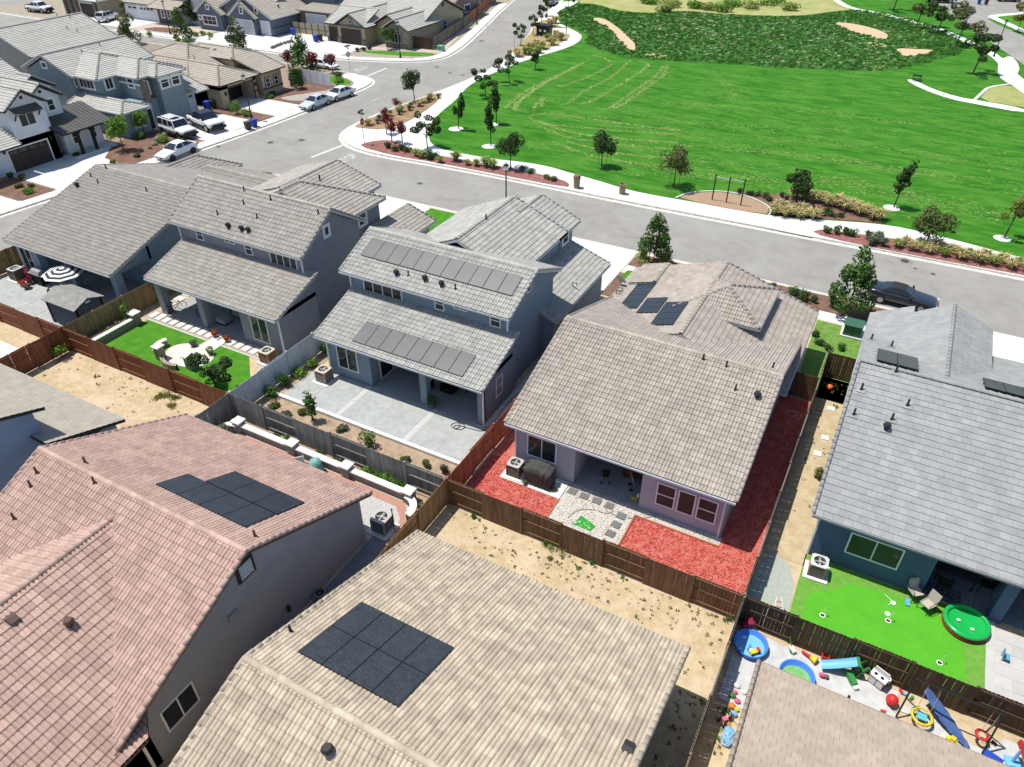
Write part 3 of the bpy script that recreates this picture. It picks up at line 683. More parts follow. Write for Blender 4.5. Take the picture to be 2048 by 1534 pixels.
s_white = stucco('stucco_white', (.66,.68,.7)); s_tan = stucco('stucco_tan', (.42,.35,.24)); s_wb = stucco('stucco_slate', (.24,.30,.32)); s_grey = stucco('stucco_grey', (.3,.3,.29)); s_gold = stucco('stucco_khaki', (.36,.31,.22))
fas_l = M('fascia_light', (.5,.52,.52), rough=.7); fas_d = M('fascia_dark', (.035,.03,.028), rough=.6); fas_b = M('fascia_brown', (.1,.06,.045), rough=.7); fas_g = M('fascia_grey', (.25,.27,.28), rough=.7)
solar_d = M('solar_black', (.012,.016,.022), (.02,.024,.03), sc=2, rough=.32, spec=.5, c3=(.03,.032,.034), sc3=3)
solar_g = M('solar_dusty', (.035,.038,.04), (.05,.053,.053), sc=.8, rough=.45, spec=.5, c3=(.065,.07,.07), sc3=.5)
stone = M('stacked_stone', (.1,.085,.07), (.22,.19,.16), sc=6, det=2, rough=.95, bump=.05, bsc=7)
brown_door = M('door_brown', (.045,.033,.027), rough=.6); white_door = M('door_white', (.6,.62,.64), rough=.6)
metalroof = M('standing_seam', (.115,.11,.1), (.135,.13,.115), sc=1, rough=.45, metal=.5)
blackwood = M('post_black', (.02,.017,.016), rough=.7)

# ---- H5: sand-tiled single-storey house with the red mulch yard
h = House('bungalow','single-storey lavender stucco bungalow with sand-coloured tile roof above the red mulch yard','house',(-8.5,34,0), s_h5, t_h5, fas_l, gut=M('gutter_white',(.6,.6,.62),rough=.5))
h.wing(-14.66,-2.34,26.45,41.55,3.0,.322,'x',rk=(1,1))
h.wing(-14.7,-2.12,36.0,46.1,3.0,.322,'y',rk=(0,1)); h.wing(-10.0,-4.7,39.6,45.0,4.5,.34,'y',hip=(1,1))
h.wing(-14.2,-10.6,43.2,46.2,3.35,.3,'y',rk=(0,1),gut=False)
for a,b in ((-14.25,-10.7),(-7.0,-2.7)): h.wall.box(a,b,26.85,30.5,-.05,2.98)
h.solid(-14.25,-2.7,30.0,41.2,'x',(3.9,2.9),5.15,34.0); h.body(-14.25,-2.6,36,45.7,2.9); h.body(-9.6,-5.1,40,44.6,4.45)
h.win('S',26.85,-13.5,-11.75,.95,2.45); 
h.win('S',26.85,-6.2,-5.2,.75,2.25,1,2); h.win('S',26.85,-5.1,-4.2,.75,2.25,1,1); h.win('S',26.85,-4.1,-3.1,.75,2.25,1,2)
h.win('S',30.0,-10.2,-7.6,.05,2.2,2,1,name='sliding_door')
h.wall.box(-10.8,-6.9,26.9,27.1,2.5,2.98)
h.pipe(-2.82,26.79,2.85); h.pipe(-14.17,26.79,2.85)
h.vents(0,[(1406,721),(1452,735),(1470,782)]); h.vents(0,[(1513,797)],'cap'); h.vents(1,[(1545,738)])
h.vents(2,[(1232,590),(1236,585)],'goose',steel)
h.solar(2,[(1277.4,566.7),(1231.6,618.3),(1273.9,613.6),(1318.5,560.8)],4,1,solar_d); h.solar(2,[(1295,597.2),(1269.2,626.5),(1315,623),(1337.2,592.5)],3,1,solar_d); h.solar(2,[(1332.6,605.4),(1296.2,651.2),(1347.8,646.5),(1378.3,600.7)],4,1,solar_d)
h.finish()
H5 = h

# ---- H3: two-storey house with the long dusty solar arrays
h = House('two_storey_house','two-storey steel-blue stucco house with long dusty solar arrays over both roof tiers','house',(-23.5,36,0), s_h3, t_h3, fas_l)
h.wing(-29.79,-17.39,32.0,39.02,5.6,.428,'x')
h.shed(-29.19,-17.07,28.22,32.6,3.0,.33,'N')
h.wing(-27.9,-19.5,36.5,44.4,5.5,.42,'y',rk=(0,1)); h.wing(-25.8,-19.5,43,46.6,5.5,.42,'y',rk=(0,1))
h.shed(-19.9,-16.65,36.9,45.9,3.0,.34,'W')
h.wall.box(-28.8,-25.45,28.75,32.5,-.05,3.0); h.wall.box(-25.5,-17.5,32.3,33,-.05,4.2); h.wall.box(-17.75,-17.45,28.75,32.5,-.05,3.0)
h.wall.prof([(28.8,2.7),(32.6,2.7),(32.6,4.2),(28.8,2.98)],-17.75,-17.45,'x'); h.wall.prof([(28.8,2.7),(32.6,2.7),(32.6,4.2),(28.8,2.98)],-28.8,-28.5,'x')
h.solid(-29.4,-17.78,32.45,38.65,'x',(5.62,5.62),6.9,35.5); h.solid(-27.5,-19.9,38,44.1,'y',(5.5,5.5),7.0,-23.7); h.solid(-25.4,-19.9,44,46.3,'y',(5.5,5.5),6.6,-22.65); h.body(-20,-17.0,37.2,45.5,2.95)
h.win('S',28.75,-28.0,-26.4,.75,2.55); h.win('E',-25.45,29.6,32.2,.05,2.3,2,1,name='sliding_door')
h.post(-21.55,28.98,2.9,.46); h.post(-17.62,28.98,2.9,.34); h.wall.box(-25.5,-17.5,28.82,29.1,2.62,2.98)
h.win('S',32.45,-28.4,-25.6,4.62,5.42,4,1) if False else h.win('S',32.45,-28.3,-25.3,4.35,5.42,4,1)
h.win('S',32.45,-22.85,-22.15,4.55,5.4,1,2); h.win('S',32.45,-21.5,-20.5,4.98,5.42,2,1); h.win('S',32.45,-18.95,-18.2,4.5,5.4,1,2)
h.win('E',-17.78,34.9,35.4,5.75,6.35,1,1); h.win('E',-17.48,30.4,31.2,.9,2.3,1,2)
h.win('E',-19.9,44.6,45.5,4.3,5.3,1,2,trim=white)
h.pipe(-17.72,32.38,5.5,z0=4.2); h.pipe(-29.3,32.38,5.5,z0=4.2); h.pipe(-28.7,28.68,2.9); h.pipe(-17.38,28.78,2.9)
h.solar(0,[(719.6,511),(1023.8,589.7),(1046,553.8),(747,475.2)],11,1,solar_g); h.solar(2,[(704.2,680.3),(923,753.7),(953.7,711),(733.3,641)],8,1,solar_g)
h.vents(0,[(793,552),(883,574)],'cap'); h.vents(0,[(850,563)],'cap'); h.vents(0,[(817,553),(911,580)]); h.vents(4,[(972,440)]); h.vents(7,[(1145,575)],'goose',steel)
h.finish()

# ---- H2: two-storey house with a plain steep rear roof
h = House('two_storey_house','two-storey grey stucco house with plain steep rear roof and slab path lawn','house',(-39,36,0), s_h2, t_h2, fas_l)
h.wing(-45.44,-33.05,32.13,39.0,5.6,.63,'x')
h.shed(-44.61,-32.45,28.35,32.7,3.0,.33,'N')
h.wing(-43.3,-34.45,37,43.3,5.5,.44,'y',hip=(0,1),rk=(0,0)); h.wing(-44.7,-36.3,38.5,45.2,5.5,.31,'y',rk=(0,1))
h.shed(-34.6,-31.9,41.0,46.2,3.0,.34,'W')
h.solid(-45.05,-33.45,32.5,38.6,'x',(5.62,5.62),7.55,35.56); h.body(-42.9,-34.85,38,42.9,5.45); h.solid(-44.3,-36.7,42,44.8,'y',(5.45,5.45),6.6,-40.5); h.body(-36,-32.3,41.4,45.8,2.95)
h.wall.box(-36.35,-32.8,28.85,32.6,-.05,3.0); h.wall.box(-44.4,-36.3,32.35,32.8,-.05,4.2); h.wall.prof([(28.9,2.7),(32.7,2.7),(32.7,4.2),(28.9,2.98)],-33.1,-32.8,'x')
h.post(-44.2,29.05,2.9,.55); h.post(-40.1,29.05,2.9,.5); h.wall.box(-44.45,-36.3,28.9,29.2,2.62,2.98)
h.win('S',28.85,-35.4,-33.9,.5,2.45); h.win('S',32.35,-42,-39.4,.05,2.3,2,1,name='sliding_door')
h.win('S',32.5,-43.3,-42.6,4.55,5.42,1,2); h.win('S',32.5,-40.5,-39.5,5.0,5.42,2,1); h.win('S',32.5,-38.6,-37.9,4.5,5.42,1,2); h.win('S',32.5,-36.1,-34.0,4.3,5.42,2,1) if False else h.win('S',32.5,-36.3,-33.9,4.3,5.42,4,1)
h.win('E',-33.45,35.0,35.5,5.9,6.6,1,1,trim=white); h.win('E',-34.85,40.3,41.2,4.2,5.2,1,2,trim=white); h.win('E',-34.85,39.1,39.8,4.4,5.2,1,2,trim=white)
h.pipe(-33.4,32.42,5.5,z0=4.2); h.pipe(-44.95,32.42,5.5,z0=4.2); h.pipe(-32.74,28.78,2.9)
h.vents(0,[(489,384),(542,402),(488,410),(436,431),(515,438),(637,430)]); h.vents(0,[(457,457),(484,463),(497,466)],'cap'); h.vents(3,[(640,362)]); h.vents(5,[(720,362),(714,364),(730,370)])
h.finish()

# ---- H1: corner house with the striped parasol patio
h = House('bungalow','single-storey blue-grey corner bungalow with broad grey-beige roof beside the shed and striped parasol','house',(-53,35,0), s_h1, t_h1, fas_l)
h.wing(-59.17,-46.99,27.4,46.0,3.0,.307,'x')
h.wing(-60.4,-54.9,37,48.1,3.0,.45,'y',hip=(0,1)); h.wing(-55,-47,41.3,47.4,3.0,.34,'x')
h.wall.box(-58.8,-56.6,27.85,31,-.05,2.98); h.solid(-58.8,-47.4,31,45.6,'x',(4.0,2.9),5.6,36.7); h.wall.box(-58.8,-58.5,27.9,32,-.05,2.95); h.body(-60,-55.3,40,47.7,2.9); h.body(-55.2,-47.4,42,47,2.9)
h.wall.prof([(28.2,2.6),(31.2,2.6),(31.2,3.95),(28.2,2.98)],-47.7,-47.4,'x'); h.wall.box(-58.8,-47.5,28.0,28.3,2.6,2.98)
h.post(-52.9,28.25,2.9,.55); h.post(-47.75,28.25,2.9,.6); h.post(-56.5,28.1,2.9,.6)
h.win('S',27.85,-58.45,-57.0,.6,2.5); h.win('E',-47.4,32.0,34.3,.05,2.3,2,1,name='sliding_door'); h.win('E',-47.4,35.4,36.5,1.2,2.2,2,1); h.win('S',31,-55.5,-53,.05,2.3,2,1,name='sliding_door')
h.vents(0,[(213,339),(197,368),(294,384),(183,355)]); h.vents(0,[(155,375)],'cap'); h.finish()

# ---- H6: slate grey house with the putting green
def h6():
    h = House('bungalow','single-storey navy stucco bungalow with slate-grey flat tile roof behind the putting green','house',(7,35,0), s_h6, t_h6, fas_g, kind='flat', tw=.42, te=.37)
    X1 = 17.0
    h.facet(.95,27.44,3.0,(0,1),.326,[(0,0),(X1-.95,0),(X1-.95,9.16),(0,9.16)]); h.facet(X1,45.76,3.0,(0,-1),.326,[(0,0),(X1-.95,0),(X1-.95,9.16),(0,9.16)])
    h.facet(.95,46.3,3.05,(1,0),.6,[(0,0),(9.5,0),(9.5,4.2),(0,4.2)]); h.facet(7.5,36.8,4.47,(-1,0),.47,[(0,0),(9.5,0),(9.5,2.35),(0,2.35)])
    h.facet(.95,47.6,3.05,(1,0),.5,[(0,0),(1.6,0),(1.6,2.3),(0,2.3)])
    h.shed(10.2,X1,44,47.2,3.2,.35,'N')
    for a,b,r in (((.95,36.6,5.99),(X1,36.6,5.99),.12),((5.15,37.4,5.57),(5.15,46.3,5.57),.1),((.95,27.44,3),(.95,36.6,5.99),.09)): h.cap(a,b,r)
    h.guts.append((Vector((X1/2+.5,27.39,2.93)),(X1-.9,.11,.11),0))
    h.solid(1.35,X1-.4,31,45.3,'x',(4.0,2.9),5.75,36.6); h.wall.box(1.35,6.35,27.85,31.2,-.05,2.98); h.wall.prof([(7.2,-.05),(1.35,-.05),(1.35,3.0),(5.15,5.3),(7.2,4.35)],38,46,'y'); h.wall.box(6.3,X1,27.9,28.2,2.6,2.98)
    h.post(9.3,28.05,2.9,.5); h.win('S',27.85,2.75,5.05,1.0,2.35,2,1); h.win('S',31,7.0,10.4,.05,2.3,3,1,name='sliding_door'); h.pipe(1.3,27.9,2.9)
    h.vents(0,[(1791,745),(1722,780),(1814,812),(1707,830),(1783,840)]); h.vents(0,[(1771,860)],'cap'); h.vents(1,[(1742,680),(1782,694)])
    h.solar(1,[(1837,721.5),(1756,691),(1754,719),(1837,739)],2,1,solar_g,up=.3); h.solar(1,[(2090,786),(1965,754),(1972,772),(2097,806)],3,1,solar_g,up=.3)
    h.finish()
h6()

# ---- south row
def sred():
    h = House('bungalow','pale grey house with pink terracotta barrel-tile roof and black solar panels','house',(-24,11,0), s_red, t_red, fas_b)
    h.wing(-29.95,-17.71,4.5,18.83,3.0,.449,'x')
    h.facet(-17.35,-6,2.95,(-1,0),.42,[(0,0),(11.7,0),(17.5,6.72),(0,6.72)]); h.facet(-30.79,11.5,2.95,(1,0),.42,[(5.8,0),(17.5,0),(17.5,6.72),(0,6.72)])
    h.cap((-24.07,-6,5.77),(-24.07,11.5,5.77)); h.guts.append((Vector((-17.3,-.2,2.88)),(11.6,.11,.11),math.pi/2))
    h.solid(-29.55,-18.1,4.9,18.4,'x',(3.0,3.0),6.0,11.66); h.solid(-30.4,-18.1,-6,6,'y',(2.95,2.95),5.5,-24.1)
    h.win('E',-18.1,6.6,8.1,1.1,2.4,2,1); 
    lv = MB(); lv.box(-18.1,-18.04,11.2,12.1,4.55,5.5); lo = lv.build('gable_vent', fas_d, h.root)
    for i in range(6): q = MB(); q.obox((-18.02,11.65,4.72+i*.125),(.05,.62,.075),0,0,0,.5); q.build('louvre', white, lo)
    MB().box(-18.1,-18.0,10.3,10.75,3.25,3.6).build('meter_box', M('meter_grey',(.3,.32,.34),rough=.5), h.root)
    h.pipe(-17.95,5.6,2.8)
    h.solar(1,[(550,1028.8),(378,946),(313.5,967.5),(488,1053.7)],4,1,solar_d); h.solar(1,[(607.8,1005.8),(473.8,941.2),(414,960.3),(550,1028.8)],3,1,solar_d)
    h.vents(0,[(63,975),(30,1040),(75,948),(190,968)],'pipe',fas_b); h.vents(1,[(172,928),(511,1075)],'pipe',fas_b); h.vents(2,[(143,1253)],'cap',fas_b); h.vents(2,[(25,1240)],'box',fas_b)
    h.finish()
sred()
def sbeige():
    h = House('bungalow','house with straw-coloured barrel-tile roof and eight scuffed solar panels beside the dry yard','house',(-8,8,0), s_tan, t_bei, M('fascia_tan',(.2,.16,.11),rough=.8))
    h.wing(-14.37,-1.95,-1.39,17.87,3.0,.346,'x'); h.solid(-13.97,-2.35,-1,17.4,'x',(3.0,3.0),6.1,8.24)
    h.solar(1,[(906.5,1293.9),(722.8,1202),(596.8,1301.8),(796,1414.6)],4,2,M('solar_scuffed',(.016,.02,.025),(.028,.032,.037),sc=2,rough=.35,spec=.5,c3=(.08,.08,.08),sc3=14))
    h.vents(1,[(582,1265)]); h.vents(0,[(657,1508)],'cap'); h.vents(1,[(1255,1500)],'box'); h.finish()
sbeige()
def sbr():
    h = House('bungalow','house with tan flat-tile roof at the corner beside the toy-strewn yard','house',(7,13,0), s_tan, t_br, M('fascia_tan',(.2,.16,.11)), kind='flat', tw=.34, te=.3)
    h.wing(.5,15,5,18.6,3.0,.33,'x',rk=(0,0)); h.cap((.56,18.6,3.02),(.56,11.8,5.26),.08); h.solid(.9,14.6,5.3,18.2,'x',(3.0,3.0),5.1,11.8); h.finish()
sbr()
def sleft():
    h = House('two_storey_house','two-storey pale blue house with weathered flat grey roof tiles at the left edge','house',(-40,12,0), s_left, tilemat('tile_flat_weathered', (0.366,0.329,0.268), (0.305,0.275,0.226),.06), fas_d, kind='flat', tw=.34, te=.3)
    h.facet(-32.6,17.05,3.0,(0,-1),.34,[(0,0),(17,0),(17,4),(0,4)])
    h.facet(-33.45,14.05,5.6,(0,-1),.36,[(0,0),(17,0),(17,5),(0,5)]); h.facet(-50.4,4.05,5.6,(0,1),.36,[(0,0),(17,0),(17,5),(0,5)])
    h.wall.prof([(4.4,-.05),(13.6,-.05),(13.6,5.6),(9.05,7.2),(4.4,5.6)],-50,-33.85,'x'); h.body(-49.6,-33.0,13,16.7,2.95); h.finish()
sleft()
# ------------------------------------------------------------------ west row (fronts face +X) and north row (fronts face -Y)
FAR = dict(kind='strip', tw=3.0, te=.36, parts=0)
def cornice(h, f, plane, a0, a1, z, m=white):
    b = MB()
    if f == 'E': b.box(plane,plane+.1,a0,a1,z,z+.22)
    else: b.box(a0,a1,plane-.1,plane,z,z+.22)
    b.build('band_moulding', m, h.root)
def sconce(h, f, plane, a, z=2.1):
    b = MB()
    if f == 'E': b.box(plane,plane+.18,a-.09,a+.09,z,z+.4)
    else: b.box(a-.09,a+.09,plane-.18,plane,z,z+.4)
    b.build('wall_lamp', black, h.root)
def wa():
    h = House('farmhouse','white stucco farmhouse with three stepped gables, dark garage door and metal porch roof','house',(-86,45,0), s_white, t_w, fas_d, **FAR)
    h.wing(-90,-79.8,42.0,46.6,5.95,.68,'x',rk=(0,1)); h.wing(-92,-81.4,45.2,49.4,5.75,.68,'x',rk=(0,1)); h.wing(-94,-85.4,46.8,51.4,5.7,.62,'x',rk=(0,1))
    h.wing(-97,-84,33,49.5,5.6,.4,'y',rk=(0,0)); h.wing(-84,-78.6,34,41.8,3.0,.4,'y',rk=(0,1))
    h.solid(-90,-80.2,42.3,46.3,'x',(5.9,5.9),7.3,44.3); h.solid(-92,-81.8,45.5,49.1,'x',(5.7,5.7),6.9,47.3); h.solid(-94,-85.8,47.1,51.1,'x',(5.65,5.65),6.8,49.1); h.body(-96.6,-84.4,33.4,49.2,5.5); h.body(-84,-80.2,36.5,46.3,2.95)
    h.body(-83.5,-80.2,47.2,51.7,2.8); h.facet(-78.4,46.0,2.75,(-1,0),.3,[(0,0),(6.1,0),(6.1,4.6),(0,4.6)],False)
    for i in range(14): y = 46.1+i*.46; b = MB(); b.add([(-78.35,y,2.77),(-78.35,y+.04,2.77),(-83,y+.04,4.165),(-83,y,4.165),(-78.35,y,2.82),(-78.35,y+.04,2.82),(-83,y+.04,4.215),(-83,y,4.215)],[(4,5,6,7),(0,1,5,4),(1,2,6,5),(3,7,6,2),(0,4,7,3)]); b.build('standing_seam', metalroof, h.root)
    pr = MB(); pr.add([(-78.38,46,2.765),(-78.38,52.1,2.765),(-83,52.1,4.152),(-83,46,4.152)],[(0,1,2,3)]); pr.build('porch_roof', metalroof, h.root)
    for y in (47.9,49.6): h.post(-78.75,y,2.75,.28,blackwood,name='porch_post')
    for y in (47.9,49.6):
        for sg in (-1,1): b = MB(); b.obox((-78.75,y+sg*.3,2.45),(.16,.12,.85),0,0,sg*-.7); b.build('porch_brace', blackwood, h.root)
    MB().box(-80.2,-78.3,46.6,51.8,-.05,.16).build('porch_floor', concrete, h.root)
    h.garage('E',-80.2,41.0,45.3,2.25,brown_door,4,4,True); h.win('E',-80.2,43.3,45.0,4.0,5.4,2,1); h.win('E',-81.8,47.6,48.4,4.3,5.5,1,2,trim=white); h.win('E',-80.2,50.2,51.0,.9,2.3,1,2,trim=white); h.win('E',-80.2,48.1,49.0,.9,2.3,1,2,trim=white)
    aw = MB(); aw.add([(-80.2,42.7,6.0),(-80.2,45.6,6.0),(-79.2,45.6,5.5),(-79.2,42.7,5.5),(-80.2,42.7,5.94),(-80.2,45.6,5.94),(-79.2,45.6,5.42),(-79.2,42.7,5.42)],[(0,3,2,1),(4,5,6,7),(3,7,6,2),(0,4,7,3),(1,2,6,5)]); aw.build('awning', metalroof, h.root)
    for y in (42.85,45.45): b = MB(); b.obox((-79.75,y,5.2),(.08,.1,1.1),0,0,0,.7); b.build('awning_bracket', blackwood, h.root)
    for x,y,z in ((-80.18,44.3,6.75),(-81.78,47.3,6.4),(-85.78,49.1,6.3)): MB().cyl((x,y,z),(x+.06,y,z),.16,.16,10).build('gable_vent', black, h.root)
    sconce(h,'E',-80.2,45.75); sconce(h,'E',-80.2,40.6); h.finish()
wa()
def wb():
    h = House('two_storey_house','two-storey slate stucco house with stone wall panels and white garage door with arched lights','house',(-86,60,0), s_wb, t_w, fas_l, **FAR)
    h.wing(-96.6,-87.6,54.8,66.6,5.5,.42,'y'); h.wing(-93,-83.9,55.4,64.0,5.5,.36,'x',hip=(0,1)); h.wing(-92,-80.3,58.1,64.6,5.5,.36,'x',hip=(0,1)); h.wing(-91,-79.0,59.6,64.0,5.5,.36,'x',hip=(0,1))
    h.wing(-88,-78.6,53.6,57.6,2.85,.35,'x',hip=(0,1)); h.shed(-82,-77.9,63.6,65.7,3.0,.3,'W')
    h.body(-96.2,-88,55.2,66.2,5.45); h.body(-90,-84.3,55.8,63.6,5.45); h.body(-88,-80.7,58.5,63.7,5.45); h.body(-86,-79.4,60,63.6,5.45); h.body(-88,-79.0,54,57.2,2.8); h.body(-86,-80.4,57,65.5,2.95)
    h.solid(-95.9,-88.2,55.0,55.4,'y',(5.4,5.4),7.0,-92.1)
    st = MB(); st.box(-80.75,-80.63,58.45,60.05,2.9,5.3); st.build('stone_panel', stone, h.root); MB().box(-80.7,-79.45,58.42,58.52,2.9,5.3).build('stone_panel', stone, h.root); MB().box(-80.5,-80.25,60.5,61.3,0,1.1).build('stone_panel', stone, h.root)
    cornice(h,'E',-79.4,59.95,63.65,4.9); cornice(h,'S',58.45,-84.2,-80.6,4.55)
    h.win('E',-79.4,60.3,61.4,4.0,5.2,1,2,trim=white); h.win('E',-79.4,61.9,63.0,4.0,5.2,1,2,trim=white); h.win('E',-80.65,58.7,59.5,3.5,4.8,1,2,trim=white); h.win('E',-84.3,56.6,57.6,4.1,5.3,2,1,trim=white)
    for a in (-87.6,-86.9,-86.2,-85.5): pass
    h.win('S',55.8,-87.7,-85.2,4.2,5.2,4,1,trim=white); h.win('E',-88,55.3,55.7,4.2,5.2,1,1) ; h.win('E',-79.0,55.2,56.4,.9,2.2,2,2,trim=white); h.win('S',58.5,-82.8,-81.8,4.2,5.2,1,2,trim=white); h.win('S',54.98,-92.6,-91.7,6.0,6.6,1,1,trim=white)
    h.garage('E',-80.4,61.6,65.2,2.2,white_door,4,4,True); sconce(h,'E',-80.4,61.2)
    MB().box(-80.4,-79.6,57.3,58.3,0,2.4).build('entry_arch', white, h.root); MB().box(-79.6,-79.5,57.45,58.15,0,2.2).build('entry_shade_panel', black, h.root)  # flat black panel stands in for the shade of the entry opening
    h.vents(4,[(252,138),(260,137)],'cap'); h.vents(4,[(288,137)]); h.vents(1,[(164,105),(200,92)]); h.finish()
wb()
def wc():
    h = House('bungalow','tan stucco corner bungalow with low hipped roof and open dark garage','house',(-85,73,0), s_tan, t_w2, fas_b, **FAR)
    h.wing(-98,-82.5,66.8,80.2,3.0,.35,'x',hip=(1,1)); h.wing(-92,-77.3,66.9,73.8,3.0,.4,'x',hip=(0,1)); h.wing(-90,-81.6,73.9,78.6,4.2,.35,'x',hip=(0,1)); h.shed(-82.2,-77.2,74.0,78.5,3.0,.28,'W')
    h.body(-97.6,-83,67.2,79.8,2.95); h.body(-90,-77.8,67.3,68.6,2.95); h.body(-90,-77.8,72.9,73.4,2.95); h.wall.box(-90,-77.8,67.3,73.4,2.3,2.95); h.body(-90,-80.2,67.3,73.4,2.9); h.body(-90,-82,74.2,78.2,4.15); h.body(-83,-77.7,74.4,78.1,2.9)
    gm = MB(); gm.box(-80.15,-77.78,68.6,72.9,-.02,.03); gm.build('garage_floor', concrete, h.root)
    b = MB(); b.box(-77.85,-77.75,68.45,68.6,0,2.4); b.box(-77.85,-77.75,72.9,73.05,0,2.4); b.box(-77.85,-77.75,68.45,73.05,2.3,2.45); b.build('door_frame', fas_b, h.root)
    MB().box(-80.19,-80.12,68.6,72.9,0,2.3).build('garage_shade_sheet', black, h.root)  # black sheet stands in for the dim depth of the open garage
    h.win('E',-77.7,75.0,75.8,.9,2.1,1,2,trim=fas_b); h.win('E',-77.7,76.6,77.4,.9,2.1,1,2,trim=fas_b); cornice(h,'E',-77.7,74.4,78.1,.7,fas_b); cornice(h,'E',-77.78,72.95,73.4,.9,fas_b)
    h.win('E',-82,76.0,76.3,3.3,3.9,1,1,frame=fas_b); sconce(h,'E',-77.78,73.2,1.6); sconce(h,'E',-77.78,68.0,1.6)
    h.vents(0,[(389,118),(419,79)]); h.vents(2,[(396,155)],'goose'); h.finish()
wc()
def wd():
    h = House('two_storey_house','two-storey house with one broad pale gable roof behind the slate house','house',(-107,65,0), s_grey, t_w, fas_g, **FAR)
    h.wing(-114,-100.5,58.5,71.8,5.5,.37,'y'); h.solid(-113.6,-100.9,58.9,71.4,'y',(5.45,5.45),7.75,-107.25); h.vents(1,[(115,33),(140,36),(135,58),(155,64)]); h.finish()
wd()
def north():
    h = House('bungalow','house with dark garage and stone piers at the far left','house',(-147,104,0), s_gold, t_w2, fas_l, **FAR)
    h.wing(-153,-141.5,98.4,112,3.0,.35,'x',hip=(1,1)); h.body(-152.6,-142,99,111.6,2.95); h.garage('S',99.0,-147.5,-143.7,2.3,brown_door,4,4)
    for x in (-151.5,-149.8,-148.3,-142.8): h.post(x,98.7,2.9,.5,stone)
    h.finish()
    h = House('two_storey_house','white two-storey house with twin white garage doors and dark stone entry','house',(-130,106,0), s_white, t_w2, fas_b, **FAR)
    h.wing(-138.7,-129.2,101.2,111,2.9,.33,'x',hip=(1,0)); h.wing(-131,-120,103,115,5.7,.33,'x',hip=(1,1)); h.shed(-130,-122.8,99.9,103.6,2.75,.3,'N')
    h.body(-138.3,-129.5,101.7,110.6,2.85); h.body(-130.6,-120.4,103.4,114.6,5.6); h.body(-129.6,-123.2,101.9,103.6,2.8)
    h.garage('S',101.7,-137.4,-134.9,2.25,white_door,4,2,True); h.garage('S',101.7,-134.1,-130.4,2.25,white_door,4,4,True)
    MB().box(-129.7,-123.1,101.75,101.88,0,2.3).build('stone_panel', stone, h.root)
    h.win('S',101.75,-128.5,-127.7,.9,2.1,1,2,trim=white); h.win('S',101.75,-126.9,-126.1,.9,2.1,1,2,trim=white); h.win('S',103.4,-129.2,-128.2,4.2,5.2,1,2,frame=fas_d); h.win('S',103.4,-127.6,-126.6,4.2,5.2,1,2,frame=fas_d); h.win('S',103.4,-124.2,-123.2,4.6,5.3,1,2,frame=fas_d)
    MB().cyl((-122.2,103.4,1.9),(-122.2,103.3,1.9),.6,.6,16).build('round_window', fas_d, h.root); MB().cyl((-122.2,103.3,1.9),(-122.2,103.28,1.9),.48,.48,16).build('round_pane', glass, h.root); h.finish()
    h = House('bungalow','blue-grey bungalow with two white-trimmed front gables and white garage doors','house',(-110,107,0), M('lap_siding_blue',(.13,.15,.19),(.115,.135,.17),sc=1,rough=.8), t_w2, white, **FAR)
    h.wing(-118.9,-112.3,100.9,113,2.85,.66,'y',rk=(1,0)); h.wing(-111.2,-104.9,101.4,112,2.85,.72,'y',rk=(1,0)); h.wing(-115.5,-101.8,102.1,116,2.85,.5,'y',rk=(1,0)); h.wing(-118,-105,103,116,2.85,.4,'x',rk=(0,0),sides=(1,0))
    h.solid(-118.4,-112.7,101.3,112,'y',(2.8,2.8),4.75,-115.6); h.solid(-110.8,-105.3,101.8,112,'y',(2.8,2.8),4.85,-108.05); h.solid(-115,-102.2,102.5,115.6,'y',(2.8,2.8),6.0,-108.65)
    h.win('S',101.3,-117.2,-114.0,.9,2.3,3,2,trim=white); h.win('S',101.3,-118.2,-117.6,1.6,2.2,1,1,trim=white); h.win('S',101.3,-115.9,-115.3,3.4,4.1,1,1,trim=white); h.win('S',101.8,-108.4,-107.7,3.3,4.3,1,2,trim=white); h.win('S',102.5,-105.6,-105.0,3.4,4.2,1,1,trim=white)
    h.garage('S',101.8,-110.4,-105.8,2.25,white_door,4,4); h.garage('S',102.5,-104.6,-102.7,2.25,white_door,4,2); sconce(h,'S',101.8,-105.5); sconce(h,'S',101.8,-110.7)
    h.wall.box(-102.2,-101.9,102.5,115,0,1.2); h.vents(5,[(557,15)],'cap'); h.finish()
    h = House('two_storey_house','dark grey two-storey side wall behind the blue-grey bungalow','house',(-101,118,0), stucco('stucco_dark_grey',(.15,.17,.19)), t_w2, fas_g, **FAR)
    h.wing(-107.5,-96,112.6,126,5.6,.33,'x',hip=(1,1)); h.body(-107,-96.5,113,125.6,5.55); h.win('S',113,-99.5,-98.4,1.2,2.3,2,2,frame=white); h.finish()
    h = House('bungalow','khaki bungalow with two brown garage doors and brown-trimmed gables on the far corner','house',(-84,113,0), s_gold, tilemat('tile_pale_flat', (0.439,0.427,0.378), (0.390,0.378,0.336),.06), fas_d, **FAR)
    h.wing(-97,-76.4,110.6,124.4,2.95,.41,'x'); h.wing(-89.7,-83.3,104.0,116,2.85,.57,'y',rk=(1,0)); h.wing(-92,-84,104.3,114,2.85,.4,'x',rk=(1,0),sides=(1,0)); h.wing(-80.8,-75.7,105.1,116,2.85,.56,'y',rk=(1,0)); h.wing(-84,-78,107,116,2.85,.56,'y',rk=(1,0))
